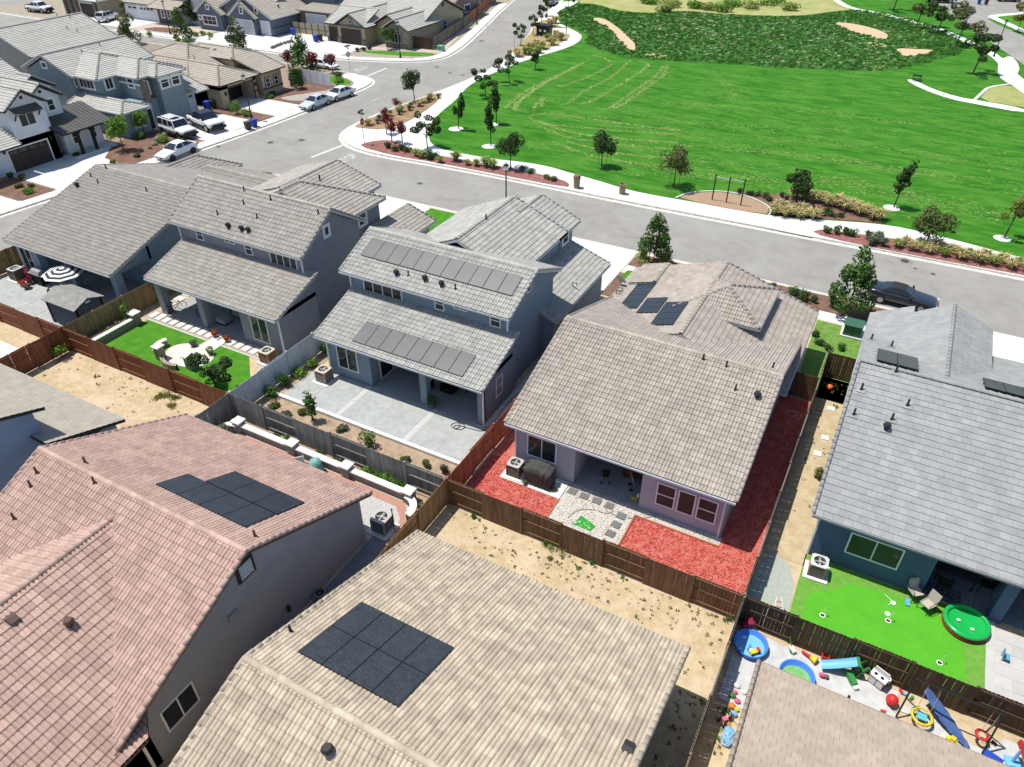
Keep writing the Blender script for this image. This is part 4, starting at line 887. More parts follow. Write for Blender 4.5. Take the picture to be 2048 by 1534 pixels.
    h.solid(-96.6,-76.8,111,124,'x',(2.85,2.85),5.6,117.5); h.solid(-89.3,-83.7,104.4,115,'y',(2.8,2.8),4.45,-86.5); h.body(-91.6,-89,104.6,113,2.8); h.solid(-80.4,-76.1,105.5,115,'y',(2.8,2.8),4.1,-78.25); h.solid(-83.7,-78.4,107.4,115,'y',(2.8,2.8),4.2,-81)
    h.garage('S',104.4,-88.5,-84.6,2.25,brown_door,4,4,trim=fas_b); h.garage('S',104.6,-91.2,-89.6,2.25,brown_door,4,2,trim=fas_b)
    h.win('S',104.4,-86.8,-86.2,3.1,3.8,1,1,trim=fas_b); h.win('S',105.5,-78.5,-78.0,3.0,3.6,1,1,trim=fas_b); h.win('S',105.5,-79.2,-77.2,.8,2.3,3,1,trim=fas_b); h.win('E',-76.1,106.6,107.1,1.4,2.1,1,1,trim=fas_b); h.win('E',-76.8,111.6,112.6,.9,2.3,1,2,trim=fas_b); h.win('E',-76.8,117.5,118.4,.9,2.3,1,2,trim=fas_b); h.win('E',-76.8,117.2,117.8,4.6,5.2,1,1,frame=fas_d)
    for a,b in ((-91.6,-91.25),(-89.5,-88.6),(-84.5,-83.7)): MB().box(a,b,104.25,104.4,0,.9).build('stone_panel', stone, h.root)
    MB().box(-80.4,-76.1,105.38,105.5,0,.7).build('stone_panel', stone, h.root); h.finish()
    h = House('rv_garage','tall flat-roofed garage with white roll-up door beside the khaki bungalow','garage',(-97,112,0), stucco('stucco_brown',(.16,.13,.1)), t_w2, fas_g, **FAR)
    h.wing(-101.4,-92.6,108.2,118,3.5,.1,'x',rk=(0,0)); h.body(-101,-93,108.6,117.6,3.4); h.garage('S',108.6,-99.6,-95.2,2.9,white_door,5,3); h.finish()
    h = House('bungalow','small brown gabled house with reddish roof at the top of the street','house',(-86,134,0), stucco('stucco_rose_brown',(.26,.2,.17)), tilemat('tile_rose', (0.415,0.305,0.244), (0.342,0.244,0.195),.08), fas_l, **FAR)
    h.wing(-92,-80.5,126.4,138,3.0,.4,'x',rk=(0,1)); h.wing(-96,-84,132,150,3.0,.4,'y'); h.solid(-91.6,-80.9,126.8,137.6,'x',(2.9,2.9),5.1,132.2); h.body(-95.6,-84.4,132.5,149.6,2.9); h.win('E',-80.9,131.3,133.2,1.2,2.4,2,1,trim=white); h.finish()
north()
# ------------------------------------------------------------------ fences
def wood(name, c, c2=None, isl=.2): return M(name, c, c2 or tuple(q*.6 for q in c), sc=2.2, det=6, rough=.9, isl=isl, stretch=(6,6,.5))
w_brown = wood('fence_brown', (.2,.115,.062)); w_red = wood('fence_redwood', (.26,.10,.05)); w_grey = wood('fence_weathered', (.26,.25,.23)); w_tan = wood('fence_tan', (.36,.22,.10)); w_dark = wood('fence_dark', (.115,.07,.042)); w_pale = wood('fence_pale_blue', (.5,.55,.6),(.42,.46,.5),.08); w_rust = wood('fence_rust', (.42,.15,.075)); w_olive = wood('fence_olive', (.3,.22,.10)); w_ash = wood('fence_ash', (.2,.17,.14))
BOARD = {}
def fence(label, p0, p1, m, first=0, bay=2.4, h=1.83, jag=.0, nb=999):
    p0 = Vector((*p0,0)); p1 = Vector((*p1,0)); L = (p1-p0).length; t = (p1-p0)/L; n = Vector((-t.y,t.x,0)); rz = math.atan2(t.y,t.x)
    f = thing('board_fence', label, 'fence', p0, 'board fences around the yards', rz)
    key = (m.name,h)
    if key not in BOARD:
        w_ = .069; me = MB().prof([(-w_,.04),(w_,.04),(w_,h-.03),(w_-.025,h),(-w_+.025,h),(-w_,h-.03)],-.009,.009,'y').mesh('board',m); BOARD[key] = me
    nbay = max(1,round(L/bay)); bl = L/nbay
    for k in range(nbay+1): MB().box(-.05,.05,-.05,.05,-.02,h+.03).build('post', m, f).location = (min(max(k*bl,.05),L-.05),0,0)
    for k in range(nbay):
        for z in (.22,.98,h-.17): MB().box(k*bl+.052,(k+1)*bl-.052,-.022,.022,z,z+.085).build('rail', m, f)
        sg = 1 if (k+first) % 2 == 0 else -1; q = int((bl-.0)/.148); st = bl/q
        for i in range(q):
            if nb <= 0: break
            o = put('board', BOARD[key], f); o.location = (k*bl+st*(i+.5), sg*.034, random.uniform(-.012,.012)); o.scale = ((st-.005)/.138,1,1); o.rotation_euler = (0,random.uniform(-.006,.006),random.uniform(-.01,.01))
    return f
fence('brown board fence between the blue-grey corner yard and the concrete patio at far left',(-61,22.4),(-46.05,22.4),w_red,1)
fence('redwood board fence along the grey house lawn and the dry dirt yard',(-46,22.4),(-30.95,22.4),w_red,0)
fence('weathered grey board fence behind the paved patio and the long seat wall',(-30.9,22.4),(-15.9,22.4),w_grey,1)
fence('brown board fence between the red mulch yard and the dry yard',(-15.85,22.4),(-.75,22.4),w_brown,0,bay=2.3)
fence('dark brown board fence between the putting green and the toy yard',(-.7,22.4),(15,22.4),w_dark,0,bay=2.35)
fence('golden-brown board fence between the shed yard and the grey house lawn',(-46,22.45),(-46,36.4),w_olive,1)
fence('pale blue painted board fence between the lawn and the paved patio',(-30.9,22.45),(-30.9,37),w_pale,1)
fence('rust-red board fence between the paved patio and the red mulch yard',(-15.85,22.45),(-15.85,37),w_rust,1)
fence('dark board fence seen edge-on between the red mulch strip and the navy bungalow',(-.7,22.45),(-.7,43.8),w_ash,0)
fence('short brown fence closing the red mulch side strip',(-2.55,40.4),(-.75,40.4),w_brown,1,bay=1.8)
fence('short brown fence closing the bare side yard of the navy bungalow',(-.65,43.6),(1.4,43.6),w_brown,1,bay=2.0)
fence('dark redwood fence running down to the pale blue house',(-46,9),(-46,22.35),w_red,0)
fence('short grey weathered fence beside the pink-roofed house',(-30.9,13),(-30.9,22.35),w_grey,0)
fence('sunlit tan fence between the pink-roofed house and the dry yard',(-15.87,7.5),(-15.87,22.35),w_tan,0)
fence('dark fence seen from above between the dry yard and the toy yard',(-.68,7),(-.68,22.35),w_ash,1)
fence('olive board fence at the left side of the corner bungalow',(-60.3,22.45),(-60.3,30.5),w_olive,1)
fence('grey-brown fence beside the far khaki bungalow along the curving street',(-72.3,107.4),(-77.9,128.4),w_ash,0)
fence('brown gate fence in front of the far khaki bungalow',(-76.2,107.0),(-72.4,107.4),w_dark,0)
fence('bright rust fence at the top of the curving street',(-78,128.5),(-85.6,150.5),w_rust,0)
fence('brown fence beside the tan corner bungalow garage',(-77.6,79.4),(-77.6,82.0),w_ash,0)
v = thing('vinyl_fence','white vinyl privacy fence on the street corner by the tan bungalow','fence',(-77.6,82.1,0))
for k in range(5):
    MB().box(k*1.2-.06,k*1.2+.06,-.06,.06,0,1.9).build('post', white, v)
    if k < 4: MB().box(k*1.2+.06,k*1.2+1.14,-.02,.02,.1,1.8).build('panel', white, v)
v = thing('panel_fence','dark framed fence with tan panels between two far garages','fence',(-101.3,106.6,0))
for k in range(7):
    MB().box(k*1.45-.06,k*1.45+.06,-.06,.06,0,1.9).build('post', fas_d, v)
    if k < 6:
        for z in (.1,1.0): MB().box(k*1.45+.06,k*1.45+1.39,-.02,.02,z,z+.82).build('panel', s_gold, v)
        MB().box(k*1.45+.06,k*1.45+1.39,-.03,.03,.92,1.0).build('rail', fas_d, v)

# ------------------------------------------------------------------ yard surfaces
def slabgrid(name, xs, ys, z, m, gap=.012, base=None):
    root = sheet(name, rect(xs[0],xs[-1],ys[0],ys[-1]), z-.012, base or kerbm)
    for a,b in zip(xs,xs[1:]):
        for c_,d_ in zip(ys,ys[1:]): sheet('slab', rect(a+gap,b-gap,c_+gap,d_-gap), z, m if not callable(m) else m(b-a), None, root, thick=.011)
    return root
pave = M('stamped_concrete', (.36,.37,.35), (.29,.30,.285), sc=3, det=6, rough=.85, c3=(.42,.43,.41), sc3=.7, bump=.006, bsc=12)
pave_l = M('band_concrete', (.47,.47,.44), (.42,.42,.39), sc=2, rough=.85)
shade_c = M('shaded_patio_concrete', (.34,.345,.34), (.3,.305,.3), sc=1.5, rough=.9)  # darker concrete copy: shade under the patio roofs is put into its colour
# H5 red mulch yard
sheet('red_mulch_yard', rect(-15.75,-.8,22.5,26.83), .014, redmulch); sheet('red_mulch_yard', rect(-2.68,-.8,26.83,40.3), .016, redmulch); sheet('red_mulch_yard', rect(-15.75,-14.27,26.83,37), .016, redmulch)
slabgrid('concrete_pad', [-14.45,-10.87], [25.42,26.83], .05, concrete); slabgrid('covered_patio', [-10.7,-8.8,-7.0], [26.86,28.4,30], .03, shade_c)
sheet('gravel_bed', rect(-10.84,-6.95,22.5,26.83), .03, gravelm); sheet('gravel_bed', rect(-6.95,-2.6,26.25,26.83), .032, gravelm)
for x0,x1,y0,y1 in ((-10.9,-10.82,22.5,25.4),(-6.98,-6.9,22.5,26.25),(-6.9,-2.6,26.18,26.26)): tag(MB().box(x0,x1,y0,y1,-.02,.08).build('edging_board', w_rust),'thin rust-brown edging board '+('left of the gravel' if x0 < -10 else 'right of the gravel' if x1 < -6.8 else 'along the gravel strip by the wall'),'edging')
rb = MB(); rng = random.Random(3)
for i in range(1500):
    x = rng.uniform(-10.7,-7.05); y = rng.uniform(22.6,26.8); r = rng.uniform(.02,.055); rb.ball((x,y,.03+r*.3),(r,r*.8,r*.6),5,3,0,.2,rng)
for i in range(260):
    x = rng.uniform(-6.9,-2.7); y = rng.uniform(26.3,26.8); r = rng.uniform(.02,.05); rb.ball((x,y,.03+r*.3),(r,r*.8,r*.6),5,3,0,.2,rng)
tag(rb.build('gravel', M('gravel_stone',(.62,.58,.52),(.45,.41,.36),sc=3,rough=.8,isl=.35)),'loose white gravel around the stepping stones','gravel',kind='stuff')
ms = MB()
for i in range(5200):
    x = rng.uniform(-15.6,-.85); y = rng.uniform(22.6,26.7)
    if -10.9 < x < -6.9 or (x < -10.8 and x > -14.5 and y > 25.4) or (x > -6.9 and x < -2.6 and y > 26.15): continue
    ms.obox((x,y,.03+rng.uniform(0,.02)),(rng.uniform(.05,.13),rng.uniform(.015,.035),.012),rng.uniform(0,3.14),0,rng.uniform(-.4,.4),rng.uniform(-.4,.4))
for i in range(1700):
    x = rng.uniform(-2.6,-.85); y = rng.uniform(26.8,40); ms.obox((x,y,.03),(rng.uniform(.05,.13),.025,.012),rng.uniform(0,3.14),0,rng.uniform(-.4,.4),rng.uniform(-.4,.4))
tag(ms.build('mulch_chips', M('mulch_chip',(.60,.10,.07),(.42,.05,.04),sc=2,rough=.9,isl=.45)),'red dyed wood mulch chips covering the yard','mulch',kind='stuff')
slate = M('slate_grey', (.16,.16,.155), (.13,.13,.125), sc=6, rough=.9)
names = ['nearest the concrete pad','second from the concrete pad','third from the concrete pad','last of the straight row','first after the turn','middle one after the turn','closest to the back fence']
for (x,y),nm in zip(((-10.48,26.26),(-9.78,26.24),(-9.06,26.23),(-8.35,26.22),(-7.55,25.84),(-7.56,25.15),(-7.58,24.47)),names):
    tag(MB().obox((x,y,.06),(.46,.42,.05),rng.uniform(-.06,.06)).build('stepping_stone', slate),'square grey stepping stone in white gravel, '+nm,'stone','stepping stones in the gravel')
# H3 paved patio
xs = [-29.9,-28.05,-25.8,-25.4,-23.2,-20.9,-20.5,-18.6,-17.0,-16.1]; ys = [25.3,27.0,28.72]
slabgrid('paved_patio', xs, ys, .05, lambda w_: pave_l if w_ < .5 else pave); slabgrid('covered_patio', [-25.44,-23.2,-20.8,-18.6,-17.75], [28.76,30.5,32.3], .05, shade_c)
slabgrid('side_walk', [-17.4,-15.95], [28.8,31,33.5,36.5], .03, concrete)
b = MB(); b.box(-31,-15.95,25.05,25.28,-.02,.22); tag(b.build('patio_kerb', concrete),'low white concrete edging along the front of the paved patio','edging')
bedm = M('tan_bed_soil', (.4,.3,.2), (.28,.2,.13), sc=2.5, det=8, rough=1, bump=.05, bsc=9)
sheet('planting_bed', rect(-30.8,-15.95,22.5,25.05), .02, bedm); sheet('planting_bed', rect(-30.8,-29.9,25.3,32), .022, bedm)
# H2 yard
sheet('yard_lawn', rect(-44.6,-38.85,23.0,27.63), .02, turf); sheet('yard_lawn', [(-37.3,27.65),(-34.9,27.65),(-33.2,26.0),(-32,25.5),(-32,22.6),(-38.9,22.6),(-38.9,24.5)], .02, turf)
sheet('slab_path_base', rect(-45.2,-33.0,27.64,28.8), .014, M('path_gravel',(.4,.33,.25),(.3,.24,.18),sc=8,rough=1)); sheet('lawn_edging', rect(-45,-33,27.55,27.68), .03, pave_l)
xs_ = -44.95
for i in range(16):
    tag(MB().box(xs_,xs_+.46,27.85,28.62,-.02,.06).build('path_slab', concrete), 'pale rectangular path slab in the row beside the lawn, number %d from the fence' % (i+1), 'slab', 'path slabs beside the lawn'); xs_ += .7
for i in range(3): tag(MB().box(-45.3,-44.55,29.6+i*.85,30.2+i*.85,-.02,.06).build('path_slab', concrete), 'pale path slab beside the golden fence, %s' % ['nearest the lawn','middle one','farthest back'][i], 'slab', 'path slabs beside the lawn')
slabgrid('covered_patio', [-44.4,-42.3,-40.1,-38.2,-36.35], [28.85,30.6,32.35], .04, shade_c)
cp = [( -38.4+1.85*math.cos(t), 25.75+1.25*math.sin(t)) for t in [2*math.pi*i/28 for i in range(28)]]
sheet('round_patio', cp, .05, M('round_patio_concrete',(.6,.55,.5),(.52,.47,.42),sc=2,rough=.9), thick=.06)
sheet('garden_step', rect(-38.6,-37.4,26.8,27.9), .052, concrete)
# H1 yard
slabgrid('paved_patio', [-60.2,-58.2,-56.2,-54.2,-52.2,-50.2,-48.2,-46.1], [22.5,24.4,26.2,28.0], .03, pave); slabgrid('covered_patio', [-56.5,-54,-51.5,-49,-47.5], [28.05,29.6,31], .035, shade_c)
sheet('side_walk', rect(-47.3,-46.1,28,36), .03, concrete)
# yard at far left
sheet('concrete_pad', [(-60,14),(-50,14),(-46.2,15),(-46.2,21),(-52,20.6),(-60,20.2)], .02, concrete); b = MB(); b.box(-50.3,-46.3,18.2,20.2,0,.55); b.box(-50.6,-46.2,18.0,18.2,0,.6); b.box(-50.6,-46.2,20.2,20.4,0,.6); tag(b.build('block_planter', concrete),'white block planter wall at the left edge below the brown fence','planter')
# H6 yard
sheet('turf_fringe', rect(1.25,9.05,22.5,27.82), .012, M('fringe_turf',(.1,.27,.03),(.15,.32,.05),sc=3,det=8,rough=1,bump=.03,bsc=20))
sheet('putting_green', smooth([(2.0,22.6),(1.75,24.5),(1.85,25.7),(2.7,26.1),(3.3,26.95),(4.4,27.15),(5.7,27.15),(7.2,27.1),(8.1,26.3),(8.3,25),(8.35,22.6)],2), .02, astro)
slabgrid('paver_patio', [9.4+.62*i for i in range(9)], [22.5+.62*i for i in range(9)], .03, M('pale_paver',(.46,.44,.42),(.4,.385,.365),sc=1.4,rough=.9,isl=.08), gap=.006)
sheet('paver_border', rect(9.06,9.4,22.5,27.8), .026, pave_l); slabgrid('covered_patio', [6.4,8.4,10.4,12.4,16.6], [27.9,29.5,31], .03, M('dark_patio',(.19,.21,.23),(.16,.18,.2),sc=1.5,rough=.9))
sheet('side_yard_soil', rect(-.6,1.3,27,43.5), .012, M('sandy_soil',(.48,.39,.25),(.38,.29,.17),sc=1.8,det=8,rough=1,bump=.02,bsc=12)); sheet('side_pad', smooth([(-.6,22.5),(1.2,22.5),(1.2,25.6),(.6,26.9),(-.6,27.2)],1), .016, M('pale_green_grit',(.36,.38,.33),(.3,.33,.28),sc=6,rough=1,bump=.02,bsc=20))
for i,(px,py) in enumerate(((1662,818),(1650,876),(1635,908))):
    p = at(px,py); tag(MB().obox((p.x,p.y,.03),(.42,.42,.05),.1).build('stepping_stone', concrete),'pale square stepping stone in the sandy side yard, '+['farthest','middle','nearest'][i],'stone','stepping stones in the side yard')
# pink-roofed house yard
sheet('patio_floor', rect(-30.6,-16.1,18.4,21.5), .02, M('speckled_concrete',(.46,.45,.42),(.34,.33,.31),sc=9,det=4,rough=.9)); sheet('red_band', [(-29.5,20.95),(-18.1,20.95),(-17.4,20.3),(-17.15,19.4),(-16.85,19.4),(-17.1,20.6),(-17.9,21.4),(-29.5,21.4)], .03, M('brick_red_concrete',(.42,.22,.16),(.36,.185,.135),sc=2,rough=.9))
sheet('planting_bed', rect(-30.8,-16,21.75,22.45), .03, bedm)
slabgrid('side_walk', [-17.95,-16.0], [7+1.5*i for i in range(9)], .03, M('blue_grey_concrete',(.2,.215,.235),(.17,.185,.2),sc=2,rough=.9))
sw = thing('seat_wall','long low seat wall with white caps and four pillars behind the pink-roofed house','wall',(-23.6,21.6,0),world=True)
blk = M('block_wall',(.3,.28,.25),(.2,.185,.17),sc=5,det=3,rough=.95,bump=.02,bsc=8); capw = M('white_cap',(.66,.64,.6),(.56,.54,.5),sc=2,rough=.9)
for a,b_ in ((-29.4,-25.85),(-25.35,-22.0),(-21.5,-17.95)): MB().box(a,b_,21.5,21.72,-.02,.5).build('wall_run', blk, sw); MB().box(a,b_,21.42,21.8,.5,.58).build('wall_cap', capw, sw)
for x in (-29.65,-25.6,-21.75,-17.7): MB().box(x-.25,x+.25,21.36,21.86,-.02,.72).build('pillar', blk, sw); MB().box(x-.31,x+.31,21.3,21.92,.72,.82).build('pillar_cap', capw, sw)
for cx_,a0,a1 in ((-17.75,-1.57,0.0),(-29.6,3.2,4.7)):
    MB().lathe((cx_,20.55 if cx_ > -20 else 20.6,0),[(.75,0),(.75,.5),(.98,.5),(.98,0)],8,0,a0+1.3 if cx_ > -20 else 1.6,a1+1.57 if cx_ > -20 else 3.2).build('curved_wall', blk, sw)
    MB().lathe((cx_,20.55 if cx_ > -20 else 20.6,0),[(.68,.5),(.68,.58),(1.06,.58),(1.06,.5)],8,0,a0+1.3 if cx_ > -20 else 1.6,a1+1.57 if cx_ > -20 else 3.2).build('curved_cap', capw, sw)
# toy yard
tarp = M('pale_tarp',(.5,.5,.48),(.42,.42,.41),sc=2,det=5,rough=.7,bump=.05,bsc=2.5)
rng = random.Random(5); g_ = MB(); nx,ny = 56,22
vs = [(-.45+(11.6)*i/nx, 18.4+(3.75)*j/ny, .03+.03*math.sin(i*1.3+j*.8)*rng.random()+rng.uniform(0,.025)) for j in range(ny+1) for i in range(nx+1)]
g_.add(vs,[(j*(nx+1)+i,j*(nx+1)+i+1,(j+1)*(nx+1)+i+1,(j+1)*(nx+1)+i) for j in range(ny) for i in range(nx) if not (rng.random() < .02) and not (i > 30 and j > 18+3*math.sin(i*.4)) and not (30 < i < 36 and 9 < j < 17)])
tag(g_.build('ground_tarp', tarp, None, True),'crumpled pale plastic sheeting laid over the toy yard','tarp')
# ------------------------------------------------------------------ vegetation
def leafm(name, c, c2, tr=.25): return M(name, c, c2, sc=.9, det=3, rough=.7, isl=.38, spec=.2, trans=tr)
lf_dark = leafm('leaf_dark', (.038,.078,.02), (.06,.105,.028)); lf_mid = leafm('leaf_mid', (.055,.125,.02), (.08,.16,.03)); lf_lime = leafm('leaf_lime', (.12,.24,.03), (.16,.28,.04)); lf_olive = leafm('leaf_olive', (.09,.12,.035), (.13,.15,.045)); lf_red = leafm('leaf_red', (.16,.018,.03), (.22,.035,.04)); lf_yel = leafm('leaf_yellow', (.22,.2,.03), (.14,.16,.03)); lf_grey = leafm('leaf_grey', (.14,.16,.09), (.1,.13,.07)); lf_straw = leafm('leaf_straw', (.5,.42,.19), (.38,.33,.13), .2); lf_lgrass = leafm('leaf_fresh_grass', (.2,.28,.06), (.28,.33,.09)); lf_rust = leafm('leaf_rust', (.4,.09,.03), (.3,.06,.02))
bark = M('bark', (.11,.075,.05), (.07,.05,.035), sc=9, rough=1, bump=.02, bsc=20)
def leaves(blobs, n, size, rng, flat=.5, out=.75):
    V = []; F = []; wt = [r[0]*r[1]*r[2] if hasattr(r,'__len__') else r**3 for c,r in blobs]; tot = sum(wt)
    for (c,r),w_ in zip(blobs,wt):
        r = r if hasattr(r,'__len__') else (r,r,r)
        for _ in range(max(3,int(n*w_/tot))):
            d = Vector((rng.gauss(0,1),rng.gauss(0,1),rng.gauss(0,1))).normalized(); k = rng.random()**(1/3)*(1-out)+out*rng.uniform(.75,1.05)
            p = Vector((c[0]+d.x*r[0]*k, c[1]+d.y*r[1]*k, c[2]+d.z*r[2]*k))
            nrm = (d*.8+Vector((rng.uniform(-1,1),rng.uniform(-1,1),rng.uniform(-.4,1.2)))*.8).normalized(); a = nrm.orthogonal().normalized(); a.rotate(Matrix.Rotation(rng.uniform(0,6.28),3,nrm)); b = nrm.cross(a)
            s = size*rng.uniform(.6,1.35); i = len(V)
            V += [p-a*s*.5, p+b*s*.3+nrm*s*.08, p+a*s*.5, p-b*s*.3+nrm*s*.08]; F.append((i,i+1,i+2,i+3))
    return V,F
def leafmesh(name, blobs, n, size, m, seed):
    b = MB(); b.add(*leaves(blobs,n,size,random.Random(seed))); return b.mesh(name, m)
ORD = ['first','second','third','fourth','fifth','sixth','seventh','eighth','ninth','tenth','eleventh','twelfth','thirteenth','fourteenth','fifteenth','sixteenth','seventeenth','eighteenth','nineteenth','twentieth']
SEED = [11]
def tree(label, base, h, r, shape='round', lm=None, n=1100, size=.24, trunk=.32, lean=(0,0), name='street_tree', group='young trees of the park and streets', stakes=False, tr=.07, z=0):
    SEED[0] += 1; rng = random.Random(SEED[0]); lm = lm or lf_mid
    t = thing(name, label, 'tree', (base[0],base[1],z), group); ht = h*trunk; blobs = []
    if shape == 'round':
        for i in range(15):
            a = rng.uniform(0,6.28); q = rng.uniform(.25,.8); zz = rng.uniform(-.75,.8); k = math.sqrt(max(.1,1-zz*zz*.8))
            blobs.append(((lean[0]+math.cos(a)*r*q*k, lean[1]+math.sin(a)*r*q*k, ht+(h-ht)*(.5+zz*.42)), r*rng.uniform(.26,.42)))
        blobs.append(((lean[0],lean[1],ht+(h-ht)*.5), (r*.5,r*.5,(h-ht)*.36)))
    elif shape == 'column':
        for i in range(12):
            q = i/11; k = math.sin(math.pi*(.18+.75*q))**.8; blobs.append(((lean[0]*q+rng.uniform(-.35,.35)*r, lean[1]*q+rng.uniform(-.35,.35)*r, ht+(h-ht)*(.06+.9*q)), (r*k*rng.uniform(.5,.75),r*k*rng.uniform(.5,.75),(h-ht)*.1)))
    elif shape == 'cone':
        for i in range(22):
            q = rng.random(); k = (1-q)**.7; a = rng.uniform(0,6.28); blobs.append(((math.cos(a)*r*k*.6, math.sin(a)*r*k*.6, ht+(h-ht)*(.05+.9*q)), r*(.18+.24*k)))
    else:  # open, wind-blown clumps
        for i in range(9):
            a = rng.uniform(0,6.28); q = rng.uniform(.3,1); blobs.append(((lean[0]*rng.uniform(.4,1.2)+math.cos(a)*r*q, lean[1]*rng.uniform(.4,1.2)+math.sin(a)*r*q, ht+(h-ht)*rng.uniform(.1,.95)), (r*rng.uniform(.22,.4),r*rng.uniform(.22,.36),(h-ht)*rng.uniform(.1,.17))))
    b = MB(); top = Vector((lean[0]*.6,lean[1]*.6,ht+(h-ht)*.6)); mid = Vector((lean[0]*.2,lean[1]*.2,ht)); b.cyl((0,0,-.05),mid,tr,tr*.75,7,0,False); b.cyl(mid,top,tr*.75,tr*.25,6,0,False)
    for c,_ in blobs[:9]: s = mid.lerp(top,rng.uniform(0,.6)); b.cyl(s,Vector(c),tr*.35,tr*.1,5,0,False)
    b.build('trunk', bark, t); put('crown', leafmesh('crown', blobs, n, size, lm, SEED[0]+100), t)
    if stakes:
        for sx in (-.45,.45): MB().cyl((sx,.2,0),(sx,.2,1.7),.035,.03,6).build('stake', M('stake_wood',(.3,.22,.14),rough=.9), t)
    return t
def TP(px, py): p = at(px,py); return (p.x,p.y)
def ring(px, py, r=.8, m=None, lab=''):
    p = at(px,py); tag(MB().lathe((p.x,p.y,.02),[(0,.02),(r*.9,.02),(r,0)],16).build('tree_ring', m or concrete),'pale round bare ring in the lawn under '+lab,'ring')
# park trees (left to right, front row first)
tree('round dark tree on the park lawn near the street lamp', TP(1203,333), 3.9, 1.5, 'round', lf_dark, 1500, stakes=True)
tree('wide round tree on the lawn left of the exercise bars', TP(1347,374), 4.2, 1.85, 'round', lf_olive, 1600, stakes=True)
tree('round tree behind the street lamp at the park bed', TP(1021,338), 3.9, 1.5, 'round', lf_dark, 1400)
tree('dense dark ball tree in the grass bed right of the exercise bars', TP(1592,403), 3.3, 1.35, 'round', lf_dark, 1900, trunk=.2)
tree('narrow dark tree leaning on the open lawn', TP(1787,415), 4.6, .85, 'column', lf_dark, 1100, lean=(.55,.2)); ring(1783,416,.75,None,'the narrow leaning tree')
tree('bushy wide tree beside the park walk at right', TP(1851,488), 3.2, 1.75, 'round', lf_olive, 1700, trunk=.3, lean=(.3,0))
tree('yellow-green sparse pine at the right edge of the lawn', TP(2008,476), 4.3, 1.2, 'open', lf_yel, 1000, size=.2, lean=(.5,.2)); ring(2004,477,.7,None,'the yellow-green pine')
tree('ragged dark tree leaning over the park walk corner', TP(855,298), 3.9, 1.6, 'open', lf_dark, 1500, lean=(-.3,.3), trunk=.25)
tree('tall narrow tree in the front of the lawn corner', TP(982,292), 5.0, .7, 'column', lf_dark, 1000, lean=(-.2,0)); ring(978,293,.8,None,'the front narrow tree')
tree('tall narrow tree behind the front one in the lawn corner', TP(993,248), 4.6, .75, 'column', lf_dark, 1000, lean=(-.1,0)); ring(988,249,.6,None,'the rear narrow tree')
tree('forked narrow tree nearest the park walk', TP(917,258), 4.4, .8, 'open', lf_dark, 1000, lean=(.2,0), trunk=.2); ring(912,258,.9,None,'the forked tree')
tree('loose round tree on the lawn edge, lower of the row along the walk', TP(972,193), 3.6, 1.6, 'open', lf_dark, 1200, lean=(-.6,0))
tree('loose round tree on the lawn edge, upper of the row along the walk', TP(1019,167), 4.0, 1.6, 'open', lf_dark, 1200, lean=(-.5,0))
tree('small sapling on the lawn beyond the walk', TP(1071,139), 3.0, .95, 'round', lf_dark, 700)
tree('round street tree at the far end of the dry corner bed', TP(830,204), 4.0, 1.5, 'round', lf_dark, 1400, lean=(-.5,0))
for (px,py),hh,lb in (((773,268),3.1,'leftmost'),((784,284),3.0,'middle'),((805,287),2.8,'rightmost')): tree('small red-leaved tree in the corner bed, %s of three' % lb, TP(px,py), hh, .75, 'round', lf_red, 700, .18, name='red_tree')
# windblown trees on the far right and by the utility box
for i,(px,py,hh,rr) in enumerate(((1786,22,7.2,2.9),(1832,54,6.8,2.9),(1873,68,6.6,3.0),(1912,91,6.8,3.0),(1945,148,5.6,2.6))): tree('windblown spreading tree along the far right walk, %s from the top' % ORD[i], TP(px,py), hh, rr, 'open', lf_olive if i%2 else lf_dark, 1700, .34, lean=(.9,.4), tr=.12)
for i,(px,py) in enumerate(((1042,90),(1066,71),(1083,47),(1094,32))): tree('small tree beside the far utility box, %s from the drinking fountain' % ORD[i], TP(px,py), 3.4, 1.1, 'open', lf_dark, 700, .26)
for i,(px,py) in enumerate(((1137,22),(1158,10))): tree('young tree at the far tip of the park lawn, %s' % ['nearer','farther'][i], TP(px,py), 4.2, 1.4, 'open', lf_dark, 800, .3)
tree('yellow-green tree at the top right corner lawn', TP(2035,62), 5.5, 2.4, 'open', lf_yel, 1200, .35)
# near street trees and garden trees
tree('bright leafy street tree in a square mulch bed', TP(1306,528), 4.5, 1.6, 'cone', lf_mid, 2200, .24, trunk=.12, stakes=True)
tree('bright conical street tree beside the parked dark car', TP(1694,626), 5.6, 1.75, 'cone', lf_mid, 2600, .25, trunk=.14)
tree('lime-green young tree in front of the white farmhouse', (-76.3,51.0), 3.7, 1.5, 'round', lf_lime, 1500, .24)
tree('small lime-green tree by the slate house entry', (-78.4,55.6), 3.0, 1.0, 'round', lf_lime, 1000, .22)
tree('bright cone tree in the bed of the tan corner bungalow', TP(593,178), 3.9, 1.2, 'cone', lf_mid, 1200, .24, trunk=.15)
tree('broad bright tree behind the white vinyl fence', TP(606,140), 5.2, 2.3, 'cone', lf_mid, 1900, .3, trunk=.15)
for (px,py),lb in (((578,140),'left of the broad tree'),((628,143),'right of the broad tree'),((666,146),'nearest the stop sign')): tree('dark red shrub tree behind the vinyl fence, '+lb, TP(px,py), 3.0, 1.0, 'round', lf_red, 700, .24, name='red_tree')
tree('tall pointed tree on the far street between driveways', TP(266,88), 6.5, 2.2, 'cone', lf_olive, 1900, .3, trunk=.1)
tree('bushy tree by the far white house', TP(366,80), 5.0, 2.0, 'cone', lf_mid, 1500, .3, trunk=.1)
